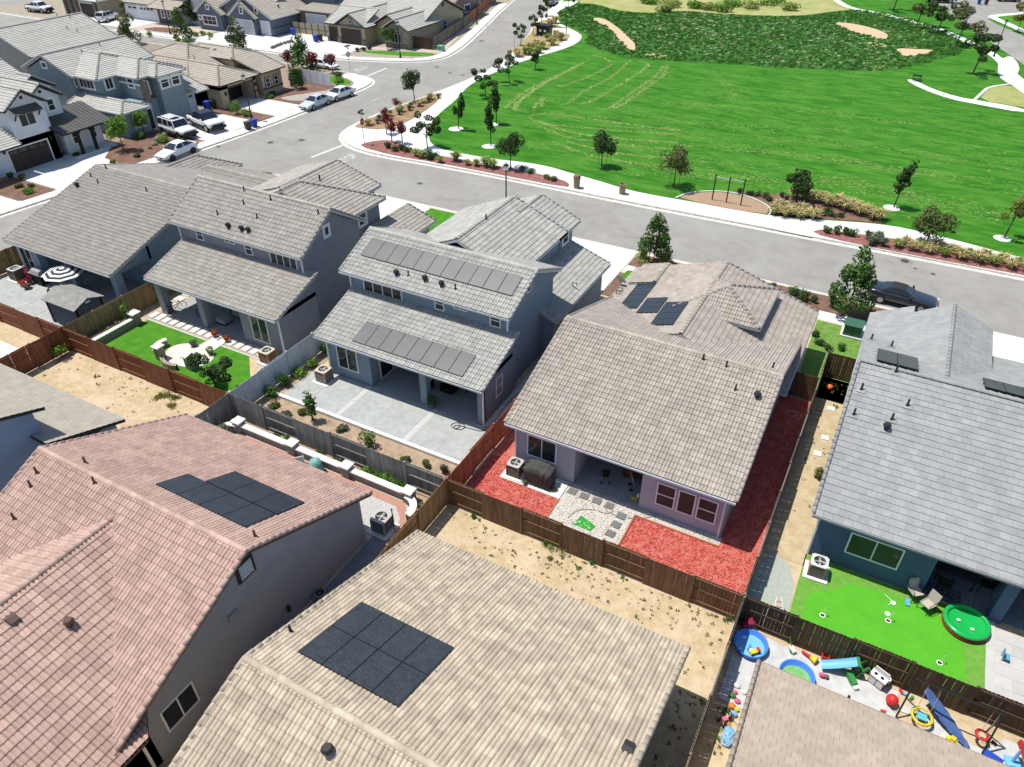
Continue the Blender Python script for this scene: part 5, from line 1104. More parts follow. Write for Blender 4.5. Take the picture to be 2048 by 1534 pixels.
tree('dark tree behind the bushy tree by the far white house', TP(385,50), 5.0, 1.6, 'cone', lf_dark, 1000, .3, trunk=.1)
tree('leaning tree in front of the far blue-grey bungalow', TP(478,100), 5.2, 1.9, 'cone', lf_olive, 1500, .3, trunk=.1)
tree('small round tree before the far khaki bungalow', TP(776,99), 3.4, 1.4, 'round', lf_mid, 900, .26)
tree('sprawling leafy tree over the lawn by the pale blue fence', (-34.0,23.9), 2.6, 1.5, 'open', lf_dark, 2300, .17, trunk=.12, name='garden_tree', group='garden trees')
tree('slim sapling in the bed in front of the paved patio', (-26.56,24.33), 2.2, .5, 'column', lf_mid, 500, .16, trunk=.2, name='garden_tree', group='garden trees')
tree('young green sapling in the dry dirt yard', TP(125,716), 1.1, .55, 'round', lf_lime, 300, .15, name='garden_tree', group='garden trees', tr=.03)
tree('tiny climbing shrub tree against the golden fence', (-45.4,26.6), 1.7, .4, 'column', lf_lime, 350, .14, trunk=.1, name='garden_tree', group='garden trees', tr=.03)

# shrubs: a mound of leaves on a few stems
def shrub(label, p, r, h, lm, n=500, size=.14, name='shrub', group='shrubs', flowers=None, z=0.02):
    SEED[0] += 1; rng = random.Random(SEED[0]); t = thing(name, label, 'shrub', (p[0],p[1],z), group); bl = []
    for i in range(7): a = rng.uniform(0,6.28); q = rng.uniform(0,.6); bl.append(((math.cos(a)*r*q,math.sin(a)*r*q,h*rng.uniform(.3,.65)),(r*rng.uniform(.35,.55),r*rng.uniform(.35,.55),h*rng.uniform(.25,.38))))
    put('foliage', leafmesh('foliage', bl, n, size, lm, SEED[0]+500), t); s = MB()
    for c,_ in bl[:5]: s.cyl((0,0,-.03),c,.02,.008,5,0,False)
    s.build('stem', bark, t); return t
def tuft(seed, n, h, spread, m):
    rng = random.Random(seed); b = MB()
    for i in range(n):
        a = rng.uniform(0,6.28); d = Vector((math.cos(a),math.sin(a),0)); sd = Vector((-d.y,d.x,0)); o = d*rng.uniform(0,.14)*spread; L = h*rng.uniform(.6,1.1); s = spread*rng.uniform(.35,1.0); w_ = rng.uniform(.012,.03)*1.6
        p0 = o; p1 = o+d*s*.35+Vector((0,0,L*.72)); p2 = o+d*s+Vector((0,0,L*rng.uniform(.5,.95)))
        b.add([p0-sd*w_,p0+sd*w_,p1+sd*w_,p1-sd*w_,p2],[(0,1,2,3),(3,2,4)])
    return b.mesh('blades', m)
TUFT = {k:[tuft(40+i+len(k),150,hh,sp,m) for i in range(3)] for k,hh,sp,m in (('straw',.85,.8,lf_straw),('fresh',.75,.65,lf_lgrass),('olive',.7,.5,lf_grey),('rust',.5,.4,lf_rust))}
def grassclump(label, p, kind='straw', s=1.0, group='ornamental grasses', i=0):
    t = thing('ornamental_grass', label, 'grass clump', (p[0],p[1],.03), group, random.uniform(0,6)); t.scale = (s,s,s); put('blades', TUFT[kind][i%3], t); return t
rng = random.Random(21)
# bed right of the exercise bars
row = [(-8.2,72.7),(-7.4,72.9),(-6.6,72.6),(-5.8,72.9),(-5.1,72.3),(-4.3,72.6),(-3.6,72.0),(-2.9,72.3),(-2.3,71.5),(-1.6,71.9),(-1.1,71.0),(-.4,71.2)]
for i,p in enumerate(row): grassclump('straw ornamental grass in the back row of the park bed, %s from the dark ball tree' % ORD[i], p, 'straw', rng.uniform(1.15,1.5), i=i)
for i,p in enumerate([(-9.1,67.9),(-8.5,68.6),(-8.1,67.8),(-7.5,68.5),(-7.0,68.0),(-6.4,68.6),(-5.8,68.5),(-8.8,69.2),(-7.2,69.2)]): grassclump('straw ornamental grass in the front clump of the park bed, %s from the exercise pad' % ORD[i], p, 'straw', rng.uniform(1.0,1.3), i=i)
for i,p in enumerate([(-5.0,69.7),(-4.3,69.9),(-3.6,70.1),(-4.8,70.6),(-11.5,71.4),(-10.7,71.5),(-10.2,70.8),(-12.3,71.3)]): shrub('low dark ground-cover mound in the park bed, %s' % ORD[i], p, .55, .45, lf_dark, 350, .12)
for i,p in enumerate([(-9.3,72.3),(-8.8,71.8),(-13.2,71.1)]): shrub('small dusky purple shrub near the ball tree, %s' % ORD[i], p, .4, .6, leafm('leaf_plum',(.07,.05,.05),(.1,.07,.06)), 300, .12)
# kerb bed at right
for i in range(17): x = 1.6+i*.6; grassclump('straw grass clump in the kerb bed at right, %s from the red mulch' % ORD[i], (x,65.9+.9*(i%2)+.02*i), 'straw' if i%3 else 'fresh', rng.uniform(.95,1.25), i=i)
for i,(px,py) in enumerate(((1652,466),(1672,468),(1690,470),(1703,472))): shrub('bright green shrub at the left tip of the red kerb bed, %s' % ORD[i], TP(px,py), .5, .8, lf_mid, 400, .14)
for i,(px,py) in enumerate(((1735,478),(1750,485),(1765,492),(1741,490),(1757,480))): grassclump('grey-green upright clump in the middle of the red kerb bed, %s' % ORD[i], TP(px,py), 'olive', 1.2, i=i)
# kerb bed along the main street, left
for i,(px,py,s) in enumerate(((833,312,1.0),(845,316,1.0),(880,325,.9),(912,322,1.3),(934,330,.8),(953,332,.9),(972,333,1.3),(985,336,1.2))): grassclump('green-gold grass fountain along the park kerb, %s from the corner' % ORD[i], TP(px,py), 'fresh', s*1.15, i=i)
for i,(px,py) in enumerate(((861,320),(856,312),(868,316),(803,300),(790,302),(776,297),(815,304))): shrub('dark low shrub in the corner kerb bed, %s' % ORD[i], TP(px,py), .7, .7, lf_dark, 450, .14)
for i,(px,py) in enumerate(((1094,358),(1106,362),(1062,346),(1045,342))): shrub('low olive shrub near the tip of the kerb bed, %s' % ORD[i], TP(px,py), .55, .55, lf_olive if i < 2 else lf_mid, 350, .13)
# dry corner bed
for i in range(14): y = 71+i*1.05; grassclump('dusky upright clump in the dry corner bed, %s from the stop sign' % ORD[i], (-57.9+.05*i+.9*(i%2)*.6, y), 'olive' if i%3 else 'straw', rng.uniform(.8,1.15), i=i)
shrub('dark red shrub in the dry corner bed', TP(794,216), .8, 1.3, lf_red, 500, .15)
# utility box bed
for i,(px,py,k) in enumerate(((1035,113,'straw'),(1050,108,'fresh'),(1062,100,'straw'),(1072,95,'straw'),(1085,98,'straw'),(1060,110,'fresh'),(1095,82,'fresh'),(1112,75,'straw'),(1122,80,'straw'),(1105,90,'straw'),(1078,106,'fresh'),(1100,52,'straw'),(1110,46,'straw'))): grassclump('tawny grass clump around the far utility box, %s' % ORD[i], TP(px,py), k, 1.7, i=i)
# mulch strip of the near kerb
for i,(px,py,r,h) in enumerate(((1592,596,.45,.9),(1600,602,.55,1.1),(1612,600,.4,.8),(1583,590,.4,.8),(1628,606,.35,.7),(1545,580,.35,.7),(1663,612,.4,.9))): shrub('green shrub in the mulch strip left of the dark car, %s' % ORD[i], TP(px,py), r, h, lf_mid if i%2 else lf_dark, 380, .12)
for i,(px,py) in enumerate(((1290,532),(1330,528),(1283,522))): grassclump('green grass clump under the square-bed street tree, %s' % ORD[i], TP(px,py), 'fresh', 1.1, i=i)
grassclump('fine bronze grass beside the dark car', TP(1742,640), 'olive', 1.2)
for i,(px,py) in enumerate(((1640,690),(1632,672),(1655,700),(1682,700))): shrub('dark shrub in the leafy strip by the green utility box, %s' % ORD[i], TP(px,py), .45, .5, lf_dark if i != 3 else lf_mid, 300, .12)
# west front gardens
for i,(x,y,r,h,lm) in enumerate(((-74.9,68.0-1.3,1.05,1.9,lf_lime),(-73.4,66.6,.95,.9,lf_lime),(-77.9,54.6,.9,.8,lf_mid),(-77.0,57.0,.8,.7,lf_mid),(-74.6,54.9,.9,.9,lf_lime),(-73.0,56.4,.6,.5,lf_olive),(-73.2,50.2,.45,.4,lf_olive),(-73.6,47.6,.5,.5,lf_yel),(-79,47.3,.5,.5,lf_dark),(-76.2,38.7,.45,.4,lf_olive),(-74.1,38.3,.7,.5,lf_lime),(-75.4,39.4,.35,.3,lf_olive),(-79.4,40.0,.5,.6,lf_mid),(-78.2,40.3,.5,.5,lf_yel),(-77,75.3,.5,.5,lf_mid),(-76.4,74.0,.6,.5,lf_lime),(-73.4,84.6,1.0,.8,lf_lime),(-75.6,87.2,1.0,.6,lf_mid),(-71.6,82.6,.6,.5,lf_olive),(-56.2,52.3,.9,.8,lf_yel))): shrub('garden shrub of the west front yards, %s counting from the tan bungalow driveway' % ORD[i], (x,y), r, h, lm, 550, .17)
for i,(px,py) in enumerate(((352,78),(358,84),(390,72),(405,70),(375,86),(420,74),(300,72))): shrub('pale green mound in the far rock garden, %s' % ORD[i], TP(px,py), .8, .8, lf_lgrass if i%2 else lf_lime, 300, .2)
for i,(px,py) in enumerate(((716,103),(727,101),(738,99))): shrub('dark round shrub beside the far khaki driveway, %s' % ORD[i], TP(px,py), .6, .6, lf_dark, 250, .18)
# back garden plants
for i,(x,y,r,h,lm) in enumerate(((-45.2,24.4,.5,.55,lf_grey),(-45.3,25.1,.55,.65,lf_lgrass),(-45.2,25.8,.5,.6,lf_grey),(-45.3,23.7,.4,.4,lf_lgrass))): shrub('pale leafy shrub in the planter by the golden fence, %s from the corner' % ORD[i], (x,y), r, h, lm, 420, .12)
for i,(x,y,r,h,lm) in enumerate(((-30.4,25.0,.6,.8,lf_mid),(-30.3,26.2,.6,1.0,lf_mid),(-30.4,27.6,.7,.6,lf_lime),(-30.2,28.6,.55,.7,lf_lime),(-30.5,30.2,.45,.9,lf_mid),(-30.5,31.6,.4,.5,lf_mid),(-29.5,24.2,.5,.35,lf_olive),(-28.3,24.0,.4,.3,lf_grey),(-27.6,24.5,.4,.4,lf_olive),(-24.4,24.4,.4,.4,lf_grey),(-22.2,24.1,.75,1.25,lf_mid),(-19.6,24.0,.35,.3,lf_olive),(-18.4,24.2,.3,.5,lf_olive),(-17.3,24.3,.3,.7,lf_grey))): shrub('plant in the bed around the paved patio, %s from the pale blue fence' % ORD[i], (x,y), r, h, lm, 430, .13)
for i,(x,y,r,h,lm) in enumerate(((-30.2,20.9,.5,.8,lf_grey),(-27.4,22.1,.45,.3,lf_olive),(-26.3,22.05,.35,.6,lf_mid),(-24.2,22.1,.5,.35,lf_olive),(-23.0,22.15,.35,.3,lf_grey),(-20.9,22.2,.55,.55,lf_lime),(-20.2,22.1,.5,.5,lf_mid),(-19.5,22.25,.55,.6,lf_lime),(-18.8,22.1,.5,.5,lf_mid),(-18.2,22.2,.45,.4,lf_mid),(-16.7,21.6,.4,.35,lf_olive))): shrub('plant in the narrow bed behind the seat wall, %s from the left' % ORD[i], (x,y), r, h, lm, 430, .12)
shrub('spiky green bush against the sandy side wall', at(1633,955).xy, .35, .8, lf_olive, 350, .12); shrub('small white-flowered weed beside the covered grill', (-12.95,25.55), .22, .35, lf_grey, 120, .09); shrub('weed tuft right of the covered grill', (-11.4,25.9), .22, .35, lf_lgrass, 120, .09)
# weeds in the dry yards: too many and too small to count
wb_ = MB(); rng = random.Random(8)
for x0,x1,y0,y1,nn in ((-15.5,-1.0,18.2,22.2,240),(-45.5,-31.2,17.6,22.1,90),(-1.9,-.9,9,18,50),(-.4,1.2,27,43,50),(-.3,.4,9,18,40)):
    for i in range(nn):
        x = rng.uniform(x0,x1); y = rng.uniform(y0,y1) if rng.random() < .5 else min(y1,max(y0,rng.gauss(y1-.5,.6))); r = rng.uniform(.03,.1)*(2 if rng.random() < .1 else 1)
        for k in range(7):
            a = rng.uniform(0,6.28); wb_.add([(x,y,.01),(x+r*math.cos(a),y+r*math.sin(a),r*rng.uniform(.3,.9)),(x+r*math.cos(a+.5),y+r*math.sin(a+.5),r*.3)],[(0,1,2)])
tag(wb_.build('weeds', lf_olive),'scattered small weeds in the dry yards','weeds',kind='stuff')
for i,(px,py,r,h,lm) in enumerate(((1100,1098,.35,.25,lf_lgrass),(1125,1102,.45,.3,lf_lgrass),(1090,1090,.25,.3,lf_mid),(1183,1128,.18,.25,lf_mid),(1235,1142,.3,.2,lf_olive),(947,1035,.16,.3,lf_mid),(1455,1242,.3,.3,lf_olive),(1100,1118,.25,.12,lf_olive))): shrub('green weed clump in the dry yard below the brown fence, %s' % ORD[i], TP(px,py), r, h, lm, 160, .07, name='weed')
for i,(px,py,r) in enumerate(((333,790,.6),(318,795,.5),(350,796,.45),(345,812,.4))): shrub('yellowish flattened weed patch in the dirt yard, %s' % ORD[i], TP(px,py), r, .16, lf_yel, 260, .09, name='weed')
# dry stubble over the bare yards
st = MB()
for x0,x1,y0,y1,nn in ((-15.6,-1.0,15,22.3,4200),(-45.8,-31.1,17.2,22.3,2600)):
    for i in range(nn):
        x = rng.uniform(x0,x1); y = rng.uniform(y0,y1); a = rng.uniform(0,6.28); L = rng.uniform(.05,.14); st.add([(x,y,.006),(x+.008,y+.008,.006),(x+L*math.cos(a),y+L*math.sin(a),.03*rng.random()+.006)],[(0,1,2)])
tag(st.build('dry_stubble', M('stubble',(.5,.4,.22),(.36,.28,.14),sc=3,rough=1,isl=.35)),'flattened dry grass stubble over the bare yards','stubble',kind='stuff')
# basin tall grass, lawn clippings
def inside(poly, x, y):
    c = False; j = len(poly)-1
    for i in range(len(poly)):
        if (poly[i][1] > y) != (poly[j][1] > y) and x < (poly[j][0]-poly[i][0])*(y-poly[i][1])/(poly[j][1]-poly[i][1])+poly[i][0]: c = not c
        j = i
    return c
gb = MB(); gp = MB(); patches = [o for o in C.objects if o.name.startswith('bare_soil_patch')]; pp = [[tuple(v.co[:2]) for v in o.data.vertices] for o in patches]
rng = random.Random(14); cnt = 0
while cnt < 8000:
    x = rng.uniform(-71,4); y = rng.uniform(117,178)
    if not inside(basin,x,y): continue
    cnt += 1
    if any(inside(q,x,y) for q in pp): continue
    h_ = rng.uniform(.06,.26); core = 1 if (-50 < x < -3 and 124 < y < 160) else .25
    tgt = gp if rng.random() < .16*core else gb; r = rng.uniform(.25,.7)
    for k in range(3): a = rng.uniform(0,3.14); dx,dy = math.cos(a)*r*.5,math.sin(a)*r*.5; tgt.add([(x-dx,y-dy,0),(x+dx,y+dy,0),(x+dx*1.3+.1,y+dy*1.3,h_),(x-dx*.4,y-dy*.4+.1,h_*1.1)],[(0,1,2,3)])
tag(gb.build('basin_tall_grass', leafm('basin_blades',(.035,.12,.012),(.06,.17,.02),.2)),'dark unmown grass filling the park basin','grass',kind='stuff'); tag(gp.build('basin_seed_heads', leafm('basin_seed',(.4,.44,.25),(.28,.34,.16),.15)),'pale seed heads standing in the basin grass','grass',kind='stuff')
for i,(px,py,s) in enumerate(((1300,8,1.8),(1345,14,1.6),(1390,16,1.5),(1420,20,1.6),(1460,12,1.8),(1500,16,1.6),(1540,10,1.7),(1330,24,1.2),(1445,24,1.2),(1575,20,1.2))): shrub('far scrub mound beyond the basin, %s from the left' % ORD[i], TP(px,py), 1.9*s, 1.4, lf_lgrass if i%2 else lf_lime, 500, .45)
cl = MB()
def clip(pts, wid, dens, j=.35):
    L = 0
    for a,b_ in zip(pts,pts[1:]):
        a = Vector(a); b_ = Vector(b_); d = b_-a; n = int(d.length*dens); t = d.normalized() if d.length else d
        for i in range(n):
            if rng.random() < j*(1+math.sin(L+i*.11)): continue
            p = a+d*rng.random(); q = Vector((-t.y,t.x))*rng.gauss(0,wid); ang = math.atan2(t.y,t.x)+rng.gauss(0,.35); s = rng.uniform(.06,.22); x,y = p.x+q.x,p.y+q.y; u = Vector((math.cos(ang),math.sin(ang)))*s; v_ = Vector((-u.y,u.x)).normalized()*rng.uniform(.02,.05); z = .02+rng.random()*.02
            cl.add([(x-u.x,y-u.y,z),(x+v_.x,y+v_.y,z+.01),(x+u.x,y+u.y,z),(x-v_.x,y-v_.y,z+.01)],[(0,1,2,3)])
        L += d.length
def ZP(pts): return smooth(zp((900,0),S3,pts),2,False)
for line in ([(770,330),(640,395),(520,460),(420,530),(365,580),(360,612)],[(740,345),(600,420),(470,490),(380,560),(350,600)],[(560,430),(440,490),(350,550),(305,600)],[(990,335),(930,400),(850,450),(740,500),(650,570),(615,585)],[(1095,355),(1050,400),(960,455),(870,510),(760,570),(730,570)],[(1200,360),(1180,420),(1090,480),(1010,540),(920,600),(840,605)],[(1180,365),(1140,420),(1050,480),(950,550),(880,600)],[(1000,340),(1085,345),(1095,370)],[(780,305),(870,325),(885,345)],[(530,530),(480,570),(460,600)],[(520,545),(500,590)],[(900,350),(820,400),(700,450),(600,480)],[(440,640),(520,625),(640,640),(800,660),(1000,690),(1269,720)],[(435,650),(520,690),(700,700),(900,720),(1269,745)],[(500,700),(640,760),(900,800),(1269,830)],[(480,670),(620,720),(820,760),(1269,790)],[(560,780),(760,860),(1000,900),(1269,935)],[(640,780),(900,850),(1269,880)]): clip(ZP(line), .2, 34, .3)
def ZQ(pts): return smooth([TP(*p) for p in pts],1,False)
for line in ([(1200,250),(1500,275),(1800,300),(2048,330)],[(1180,272),(1450,300),(1750,330),(2048,372)],[(1230,345),(1400,352),(1560,362)],[(1250,325),(1500,345),(1700,370),(1900,410),(2048,440)],[(1350,350),(1560,358),(1760,392),(2000,440)],[(1150,230),(1400,248),(1700,262)],[(1300,205),(1600,222),(1850,250)],[(1600,350),(1740,372),(1860,392)],[(1180,300),(1330,318),(1480,330)],[(1420,292),(1650,318),(1880,352)],[(1430,150),(1460,175),(1470,200)]): clip(ZQ(line), .5, 18, .42)
for i in range(9000):
    px = rng.uniform(1000,2048); py = rng.uniform(135,440); p = at(px,py)
    if p.y < 72.5 or p.x < -52 or inside(basin,p.x,p.y) or (p.x < -40 and p.y > 112): continue
    dn = .5+.5*math.sin(p.y*1.05+.35*math.sin(p.x*.2)+.4*math.sin(p.x*.07)); 
    if rng.random() > dn**2: continue
    s = rng.uniform(.08,.3); cl.add([(p.x-s,p.y,.022),(p.x,p.y+.03,.03),(p.x+s,p.y+.03,.022),(p.x,p.y-.03,.028)],[(0,1,2,3)])
tag(cl.build('grass_clippings', M('clippings',(.22,.35,.075),(.38,.42,.16),sc=.6,rough=1,isl=.3)),'straw-coloured mowing clippings lying in rows on the park lawn','clippings',kind='stuff')
# ------------------------------------------------------------------ vehicles
tyre = M('tyre', (.018,.018,.018), rough=.85); rimm = M('alloy', (.5,.5,.5), rough=.3, metal=.8); rimk = M('alloy_black', (.03,.03,.03), rough=.4)
lampm = M('headlamp', (.6,.62,.65), rough=.15, spec=.6); tailm = M('tail_lamp', (.35,.015,.012), rough=.3); carglass = M('car_glass', (.015,.02,.026), rough=.05, spec=.6); trimk = M('car_trim', (.015,.015,.016), rough=.55); plate = M('number_plate', (.6,.6,.58), rough=.5)
def paint(name, c, rough=.25): return M(name, c, rough=rough, coat=.8, spec=.5)
p_white = paint('paint_white', (.72,.73,.74)); p_silver = paint('paint_silver', (.5,.54,.58)); p_black = paint('paint_black', (.012,.017,.026)); p_red = paint('paint_red', (.2,.015,.015)); p_grey = paint('paint_grey', (.1,.105,.11))
CARS = {
 'sedan': dict(L=4.85,W=1.86,wb=1.40,wr=.33,st=[(2.42,.38,.60,.66),(2.3,.24,.70,.83),(1.9,.2,.80,.9),(1.1,.2,.93,.92),(.8,.2,.96,.92),(-1.2,.2,1.0,.92),(-1.75,.2,1.03,.91),(-2.25,.26,1.0,.85),(-2.42,.42,.86,.74)],cab=[(1.0,.95),(.2,1.40),(-.95,1.42),(-1.9,1.03)],yb=.80,yt=.60),
 'coupe': dict(L=4.8,W=1.92,wb=1.40,wr=.36,st=[(2.4,.34,.60,.70),(2.28,.22,.74,.88),(1.9,.18,.83,.95),(1.0,.18,.93,.95),(.6,.18,.97,.93),(-1.0,.18,1.0,.95),(-1.6,.2,1.03,.97),(-2.25,.28,1.02,.9),(-2.4,.42,.9,.78)],cab=[(.75,.95),(.02,1.31),(-.85,1.33),(-1.55,1.03)],yb=.80,yt=.56),
 'suv': dict(L=4.85,W=1.95,wb=1.45,wr=.38,st=[(2.42,.4,.85,.78),(2.3,.28,.98,.9),(1.9,.25,1.06,.96),(1.15,.25,1.1,.97),(-1.9,.25,1.12,.97),(-2.3,.3,1.12,.95),(-2.42,.45,1.05,.88)],cab=[(1.15,1.1),(.5,1.72),(-2.0,1.74),(-2.36,1.12)],yb=.9,yt=.74),
 'hummer': dict(L=4.9,W=2.06,wb=1.56,wr=.46,st=[(2.45,.62,.98,.9),(2.38,.52,1.1,.98),(1.9,.5,1.18,1.02),(1.0,.5,1.2,1.03),(-2.1,.5,1.22,1.03),(-2.4,.55,1.22,1.0),(-2.45,.65,1.15,.96)],cab=[(1.02,1.2),(.62,1.9),(-2.2,1.92),(-2.42,1.22)],yb=.97,yt=.86),
 'pickup': dict(L=5.6,W=2.1,wb=1.72,wr=.47,st=[(2.78,.6,1.1,.92),(2.7,.5,1.2,1.0),(2.2,.45,1.26,1.04),(1.2,.45,1.28,1.05),(-.9,.45,1.28,1.05),(-2.6,.5,1.26,1.05),(-2.78,.6,1.2,1.0)],cab=[(1.35,1.27),(.7,1.88),(-.75,1.92),(-1.25,1.27)],yb=.96,yt=.8,bed=(-2.6,-1.2)),
}
def vehicle(label, kind, pm, a, b, z=-.13, roof=None, rim=None, name=None, cat='car', group='parked vehicles', rails=False, lower=None):
    "a, b: pixels where the rear and the front wheel nearest the camera meet the ground"
    k = CARS[kind]; pa = at(*a,z); pb = at(*b,z); d = (pb-pa); rz = math.atan2(d.y,d.x); t = d.normalized(); n = Vector((-t.y,t.x,0)); mid = (pa+pb)/2
    if (CAMP-mid).dot(n) > 0: n = -n
    c = mid+n*(k['W']/2-.08)
    return mkcar(label, kind, pm, c, rz, roof, rim, name, cat, group, rails, lower)
def mkcar(label, kind, pm, c, rz, roof=None, rim=None, name=None, cat='car', group='parked vehicles', rails=False, lower=None):
    k = CARS[kind]; t = thing(name or kind, label, cat, c, group, rz); W = k['W']/2
    B = MB(); ring = []; 
    for x,z0,z1,w_ in k['st']:
        ring.append([(x,-w_*.86,z0),(x,-w_,z0+(z1-z0)*.3),(x,-w_,z0+(z1-z0)*.62),(x,-w_*.93,z1-.04),(x,-w_*.72,z1),(x,0,z1+.025),(x,w_*.72,z1),(x,w_*.93,z1-.04),(x,w_,z0+(z1-z0)*.62),(x,w_,z0+(z1-z0)*.3),(x,w_*.86,z0)])
    m = len(ring[0]); vs = [p for r in ring for p in r]; fs = [(i*m+j,i*m+j+1,(i+1)*m+j+1,(i+1)*m+j) for i in range(len(ring)-1) for j in range(m-1)]
    fs += [tuple(range(m-1,-1,-1)), tuple((len(ring)-1)*m+j for j in range(m))]+[(i*m,(i+1)*m,(i+1)*m+m-1,i*m+m-1) for i in range(len(ring)-1)]
    B.add(vs,fs); body = B.build('body', pm, t, True)
    es = body.modifiers.new('bevel','SUBSURF'); es.levels = 1; es.render_levels = 1
    (xf,zf),(x1,z1),(x2,z2),(xr,zr) = k['cab']; yb,yt = k['yb'],k['yt']; cb = MB()
    cb.add([(xf,-yb,zf-.05),(xf,yb,zf-.05),(xr,yb,zr-.05),(xr,-yb,zr-.05),(x1,-yt,z1),(x1,yt,z1),(x2,yt,z2),(x2,-yt,z2),((x1+x2)/2,0,max(z1,z2)+.035)],[(0,1,5,4),(1,2,6,5),(2,3,7,6),(3,0,4,7),(4,5,8),(5,6,8),(6,7,8),(7,4,8)])
    cb.build('cabin', roof or pm, t)
    if roof: MB().add([(x1,-yt,z1+.006),(x1,yt,z1+.006),((x1+x2)/2,yt,max(z1,z2)+.02),(x2,yt,z2+.006),(x2,-yt,z2+.006),((x1+x2)/2,-yt,max(z1,z2)+.02),((x1+x2)/2,0,max(z1,z2)+.05)],[(0,1,6),(1,2,6),(2,3,6),(3,4,6),(4,5,6),(5,0,6)]).build('roof_top', roof, t)
    def pane(nm, A, Bq, Cq, D, inset=.07, push=.012):
        P = [Vector(q) for q in (A,Bq,Cq,D)]; cen = sum(P,Vector())/4; nn = (P[1]-P[0]).cross(P[3]-P[0]).normalized()
        if nn.dot(cen-Vector((0,0,.9))) < 0: nn = -nn
        Q = []
        for i,p in enumerate(P): v_ = (cen-p); Q.append(p+v_.normalized()*min(inset*1.4,v_.length*.4)+nn*push)
        MB().add(Q,[(0,1,2,3)]).build(nm, carglass, t)
    pane('windshield',(xf,-yb,zf),(xf,yb,zf),(x1,yt,z1),(x1,-yt,z1)); pane('rear_window',(xr,yb,zr),(xr,-yb,zr),(x2,-yt,z2),(x2,yt,z2))
    nw = 3 if kind in ('hummer','suv') else 2
    for sg in (-1,1):
        for i in range(nw):
            f0,f1 = i/nw,(i+1)/nw; L_ = lambda p,q,f: tuple(a_+(b_-a_)*f for a_,b_ in zip(p,q))
            A = (xf,sg*yb,zf); D = (x1,sg*yt,z1); E_ = (xr,sg*yb,zr); F_ = (x2,sg*yt,z2); pane('side_window',L_(A,E_,f0),L_(A,E_,f1),L_(D,F_,f1),L_(D,F_,f0),.05)
        MB().obox((xf-.25,sg*(yb+.17),zf+.1),(.14,.22,.14)).build('mirror', pm, t)
        xs,z0_,z1_,w_ = k['st'][1]; MB().obox((xs+.02,sg*(w_-.2),z1_-.14),(.2,.34,.12),sg*-.35).build('headlight', lampm, t)
        xs,z0_,z1_,w_ = k['st'][-2]; MB().obox((xs-.06,sg*(w_-.2),z1_-.2),(.16,.34,.16),sg*.25).build('tail_light', tailm, t)
        for wx in (-k['wb'],k['wb']):
            r = k['wr']; wl = thing('wheel',None,None,(wx,sg*(W-.1),r)); del_ = None
            wl.parent = t
            MB().lathe((0,0,0),[(r*.62,-.1),(r*.95,-.12),(r,-.07),(r,.07),(r*.95,.12),(r*.62,.1)],18).build('tyre', tyre, wl).rotation_euler = (math.pi/2,0,0)
            rb_ = MB(); rb_.lathe((0,0,0),[(r*.66,-.1),(r*.66,.09),(r*.6,.1)],16)
            for q in range(5): rb_.obox((0,0,sg*-.09),(r*1.26,r*.16,.02),q*math.pi/5)
            rb_.cyl((0,0,-.1),(0,0,.1),r*.2,r*.2,10); rb_.build('rim', rim or rimm, wl).rotation_euler = (math.pi/2,0,0)
            MB().lathe((wx,sg*(W-.035),r),[(0,0),(r*1.16,0),(r*1.16,.02)],18).build('wheel_arch', trimk, t); ar = C.objects[-1]
            MB_arch(t, ar, wx, sg, W, r)
    xs,z0_,z1_,w_ = k['st'][0]; MB().obox((xs+.01,0,z0_+(z1_-z0_)*.45),(.05,w_*1.5,(z1_-z0_)*.55)).build('grille', trimk, t); MB().obox((xs+.045,0,z0_+.06),(.02,.34,.14)).build('number_plate', plate, t)
    xs,z0_,z1_,w_ = k['st'][-1]; MB().obox((xs-.03,0,z0_+(z1_-z0_)*.4),(.02,.34,.14)).build('number_plate', plate, t)
    if kind in ('hummer','pickup'):
        MB().obox((k['st'][0][0]+.08,0,.62),(.22,k['W']*.92,.26)).build('bumper', trimk, t); MB().obox((k['st'][-1][0]-.06,0,.62),(.2,k['W']*.9,.24)).build('bumper', trimk, t)
        for sg in (-1,1): MB().obox((0,sg*(W-.02),.5),(2.2,.2,.1)).build('side_step', trimk, t)
    if rails:
        for sg in (-1,1): MB().obox(((x1+x2)/2,sg*yt*.85,z1+.1),(abs(x1-x2)*.9,.05,.05)).build('roof_rail', trimk, t)
        MB().obox((x1-.65,0,z1+.05),(.75,.9,.03)).build('sunroof', carglass, t)
    if 'bed' in k:
        b0,b1 = k['bed']; MB().box(b0,b1,-.86,.86,1.2,1.335).build('bed_liner', trimk, t); MB().box(b0+.08,b1-.05,-.8,.8,1.325,1.345).build('bed_floor', black, t)
    return t
def MB_arch(t, ar, wx, sg, W, r):
    ar.data.transform(Matrix.Translation((-wx,-sg*(W-.035),-r))); ar.rotation_euler = (math.pi/2,0,0); ar.location = (wx,sg*(W-.035),r)
vehicle('dark blue-black convertible with black soft top parked on the main street','coupe',p_black,(1759.7,607),(1836,625.5),roof=M('soft_top',(.025,.025,.026),rough=.9),name='convertible')
vehicle('white sedan with dark glass at the kerb before the white farmhouse','sedan',p_white,(386,306),(348,321),roof=M('paint_white_roof',(.72,.73,.74)),rim=rimk)
vehicle('boxy white off-roader with roof rails in the slate house driveway','hummer',p_white,(325,268),(363,281),z=.02,rim=rimk,name='off_roader',rails=True)
vehicle('white pickup with black roof and bed in the slate house driveway','pickup',p_white,(380,251),(419,267),z=.02,roof=M('black_roof',(.01,.014,.03),rough=.15,spec=.6),name='pickup_truck')
vehicle('silver sedan parked at the kerb by the rock swale','sedan',p_silver,(653,211),(631.5,219.5))
vehicle('white sedan parked behind the silver one near the corner','sedan',p_white,(700.5,194.5),(677,202.5))
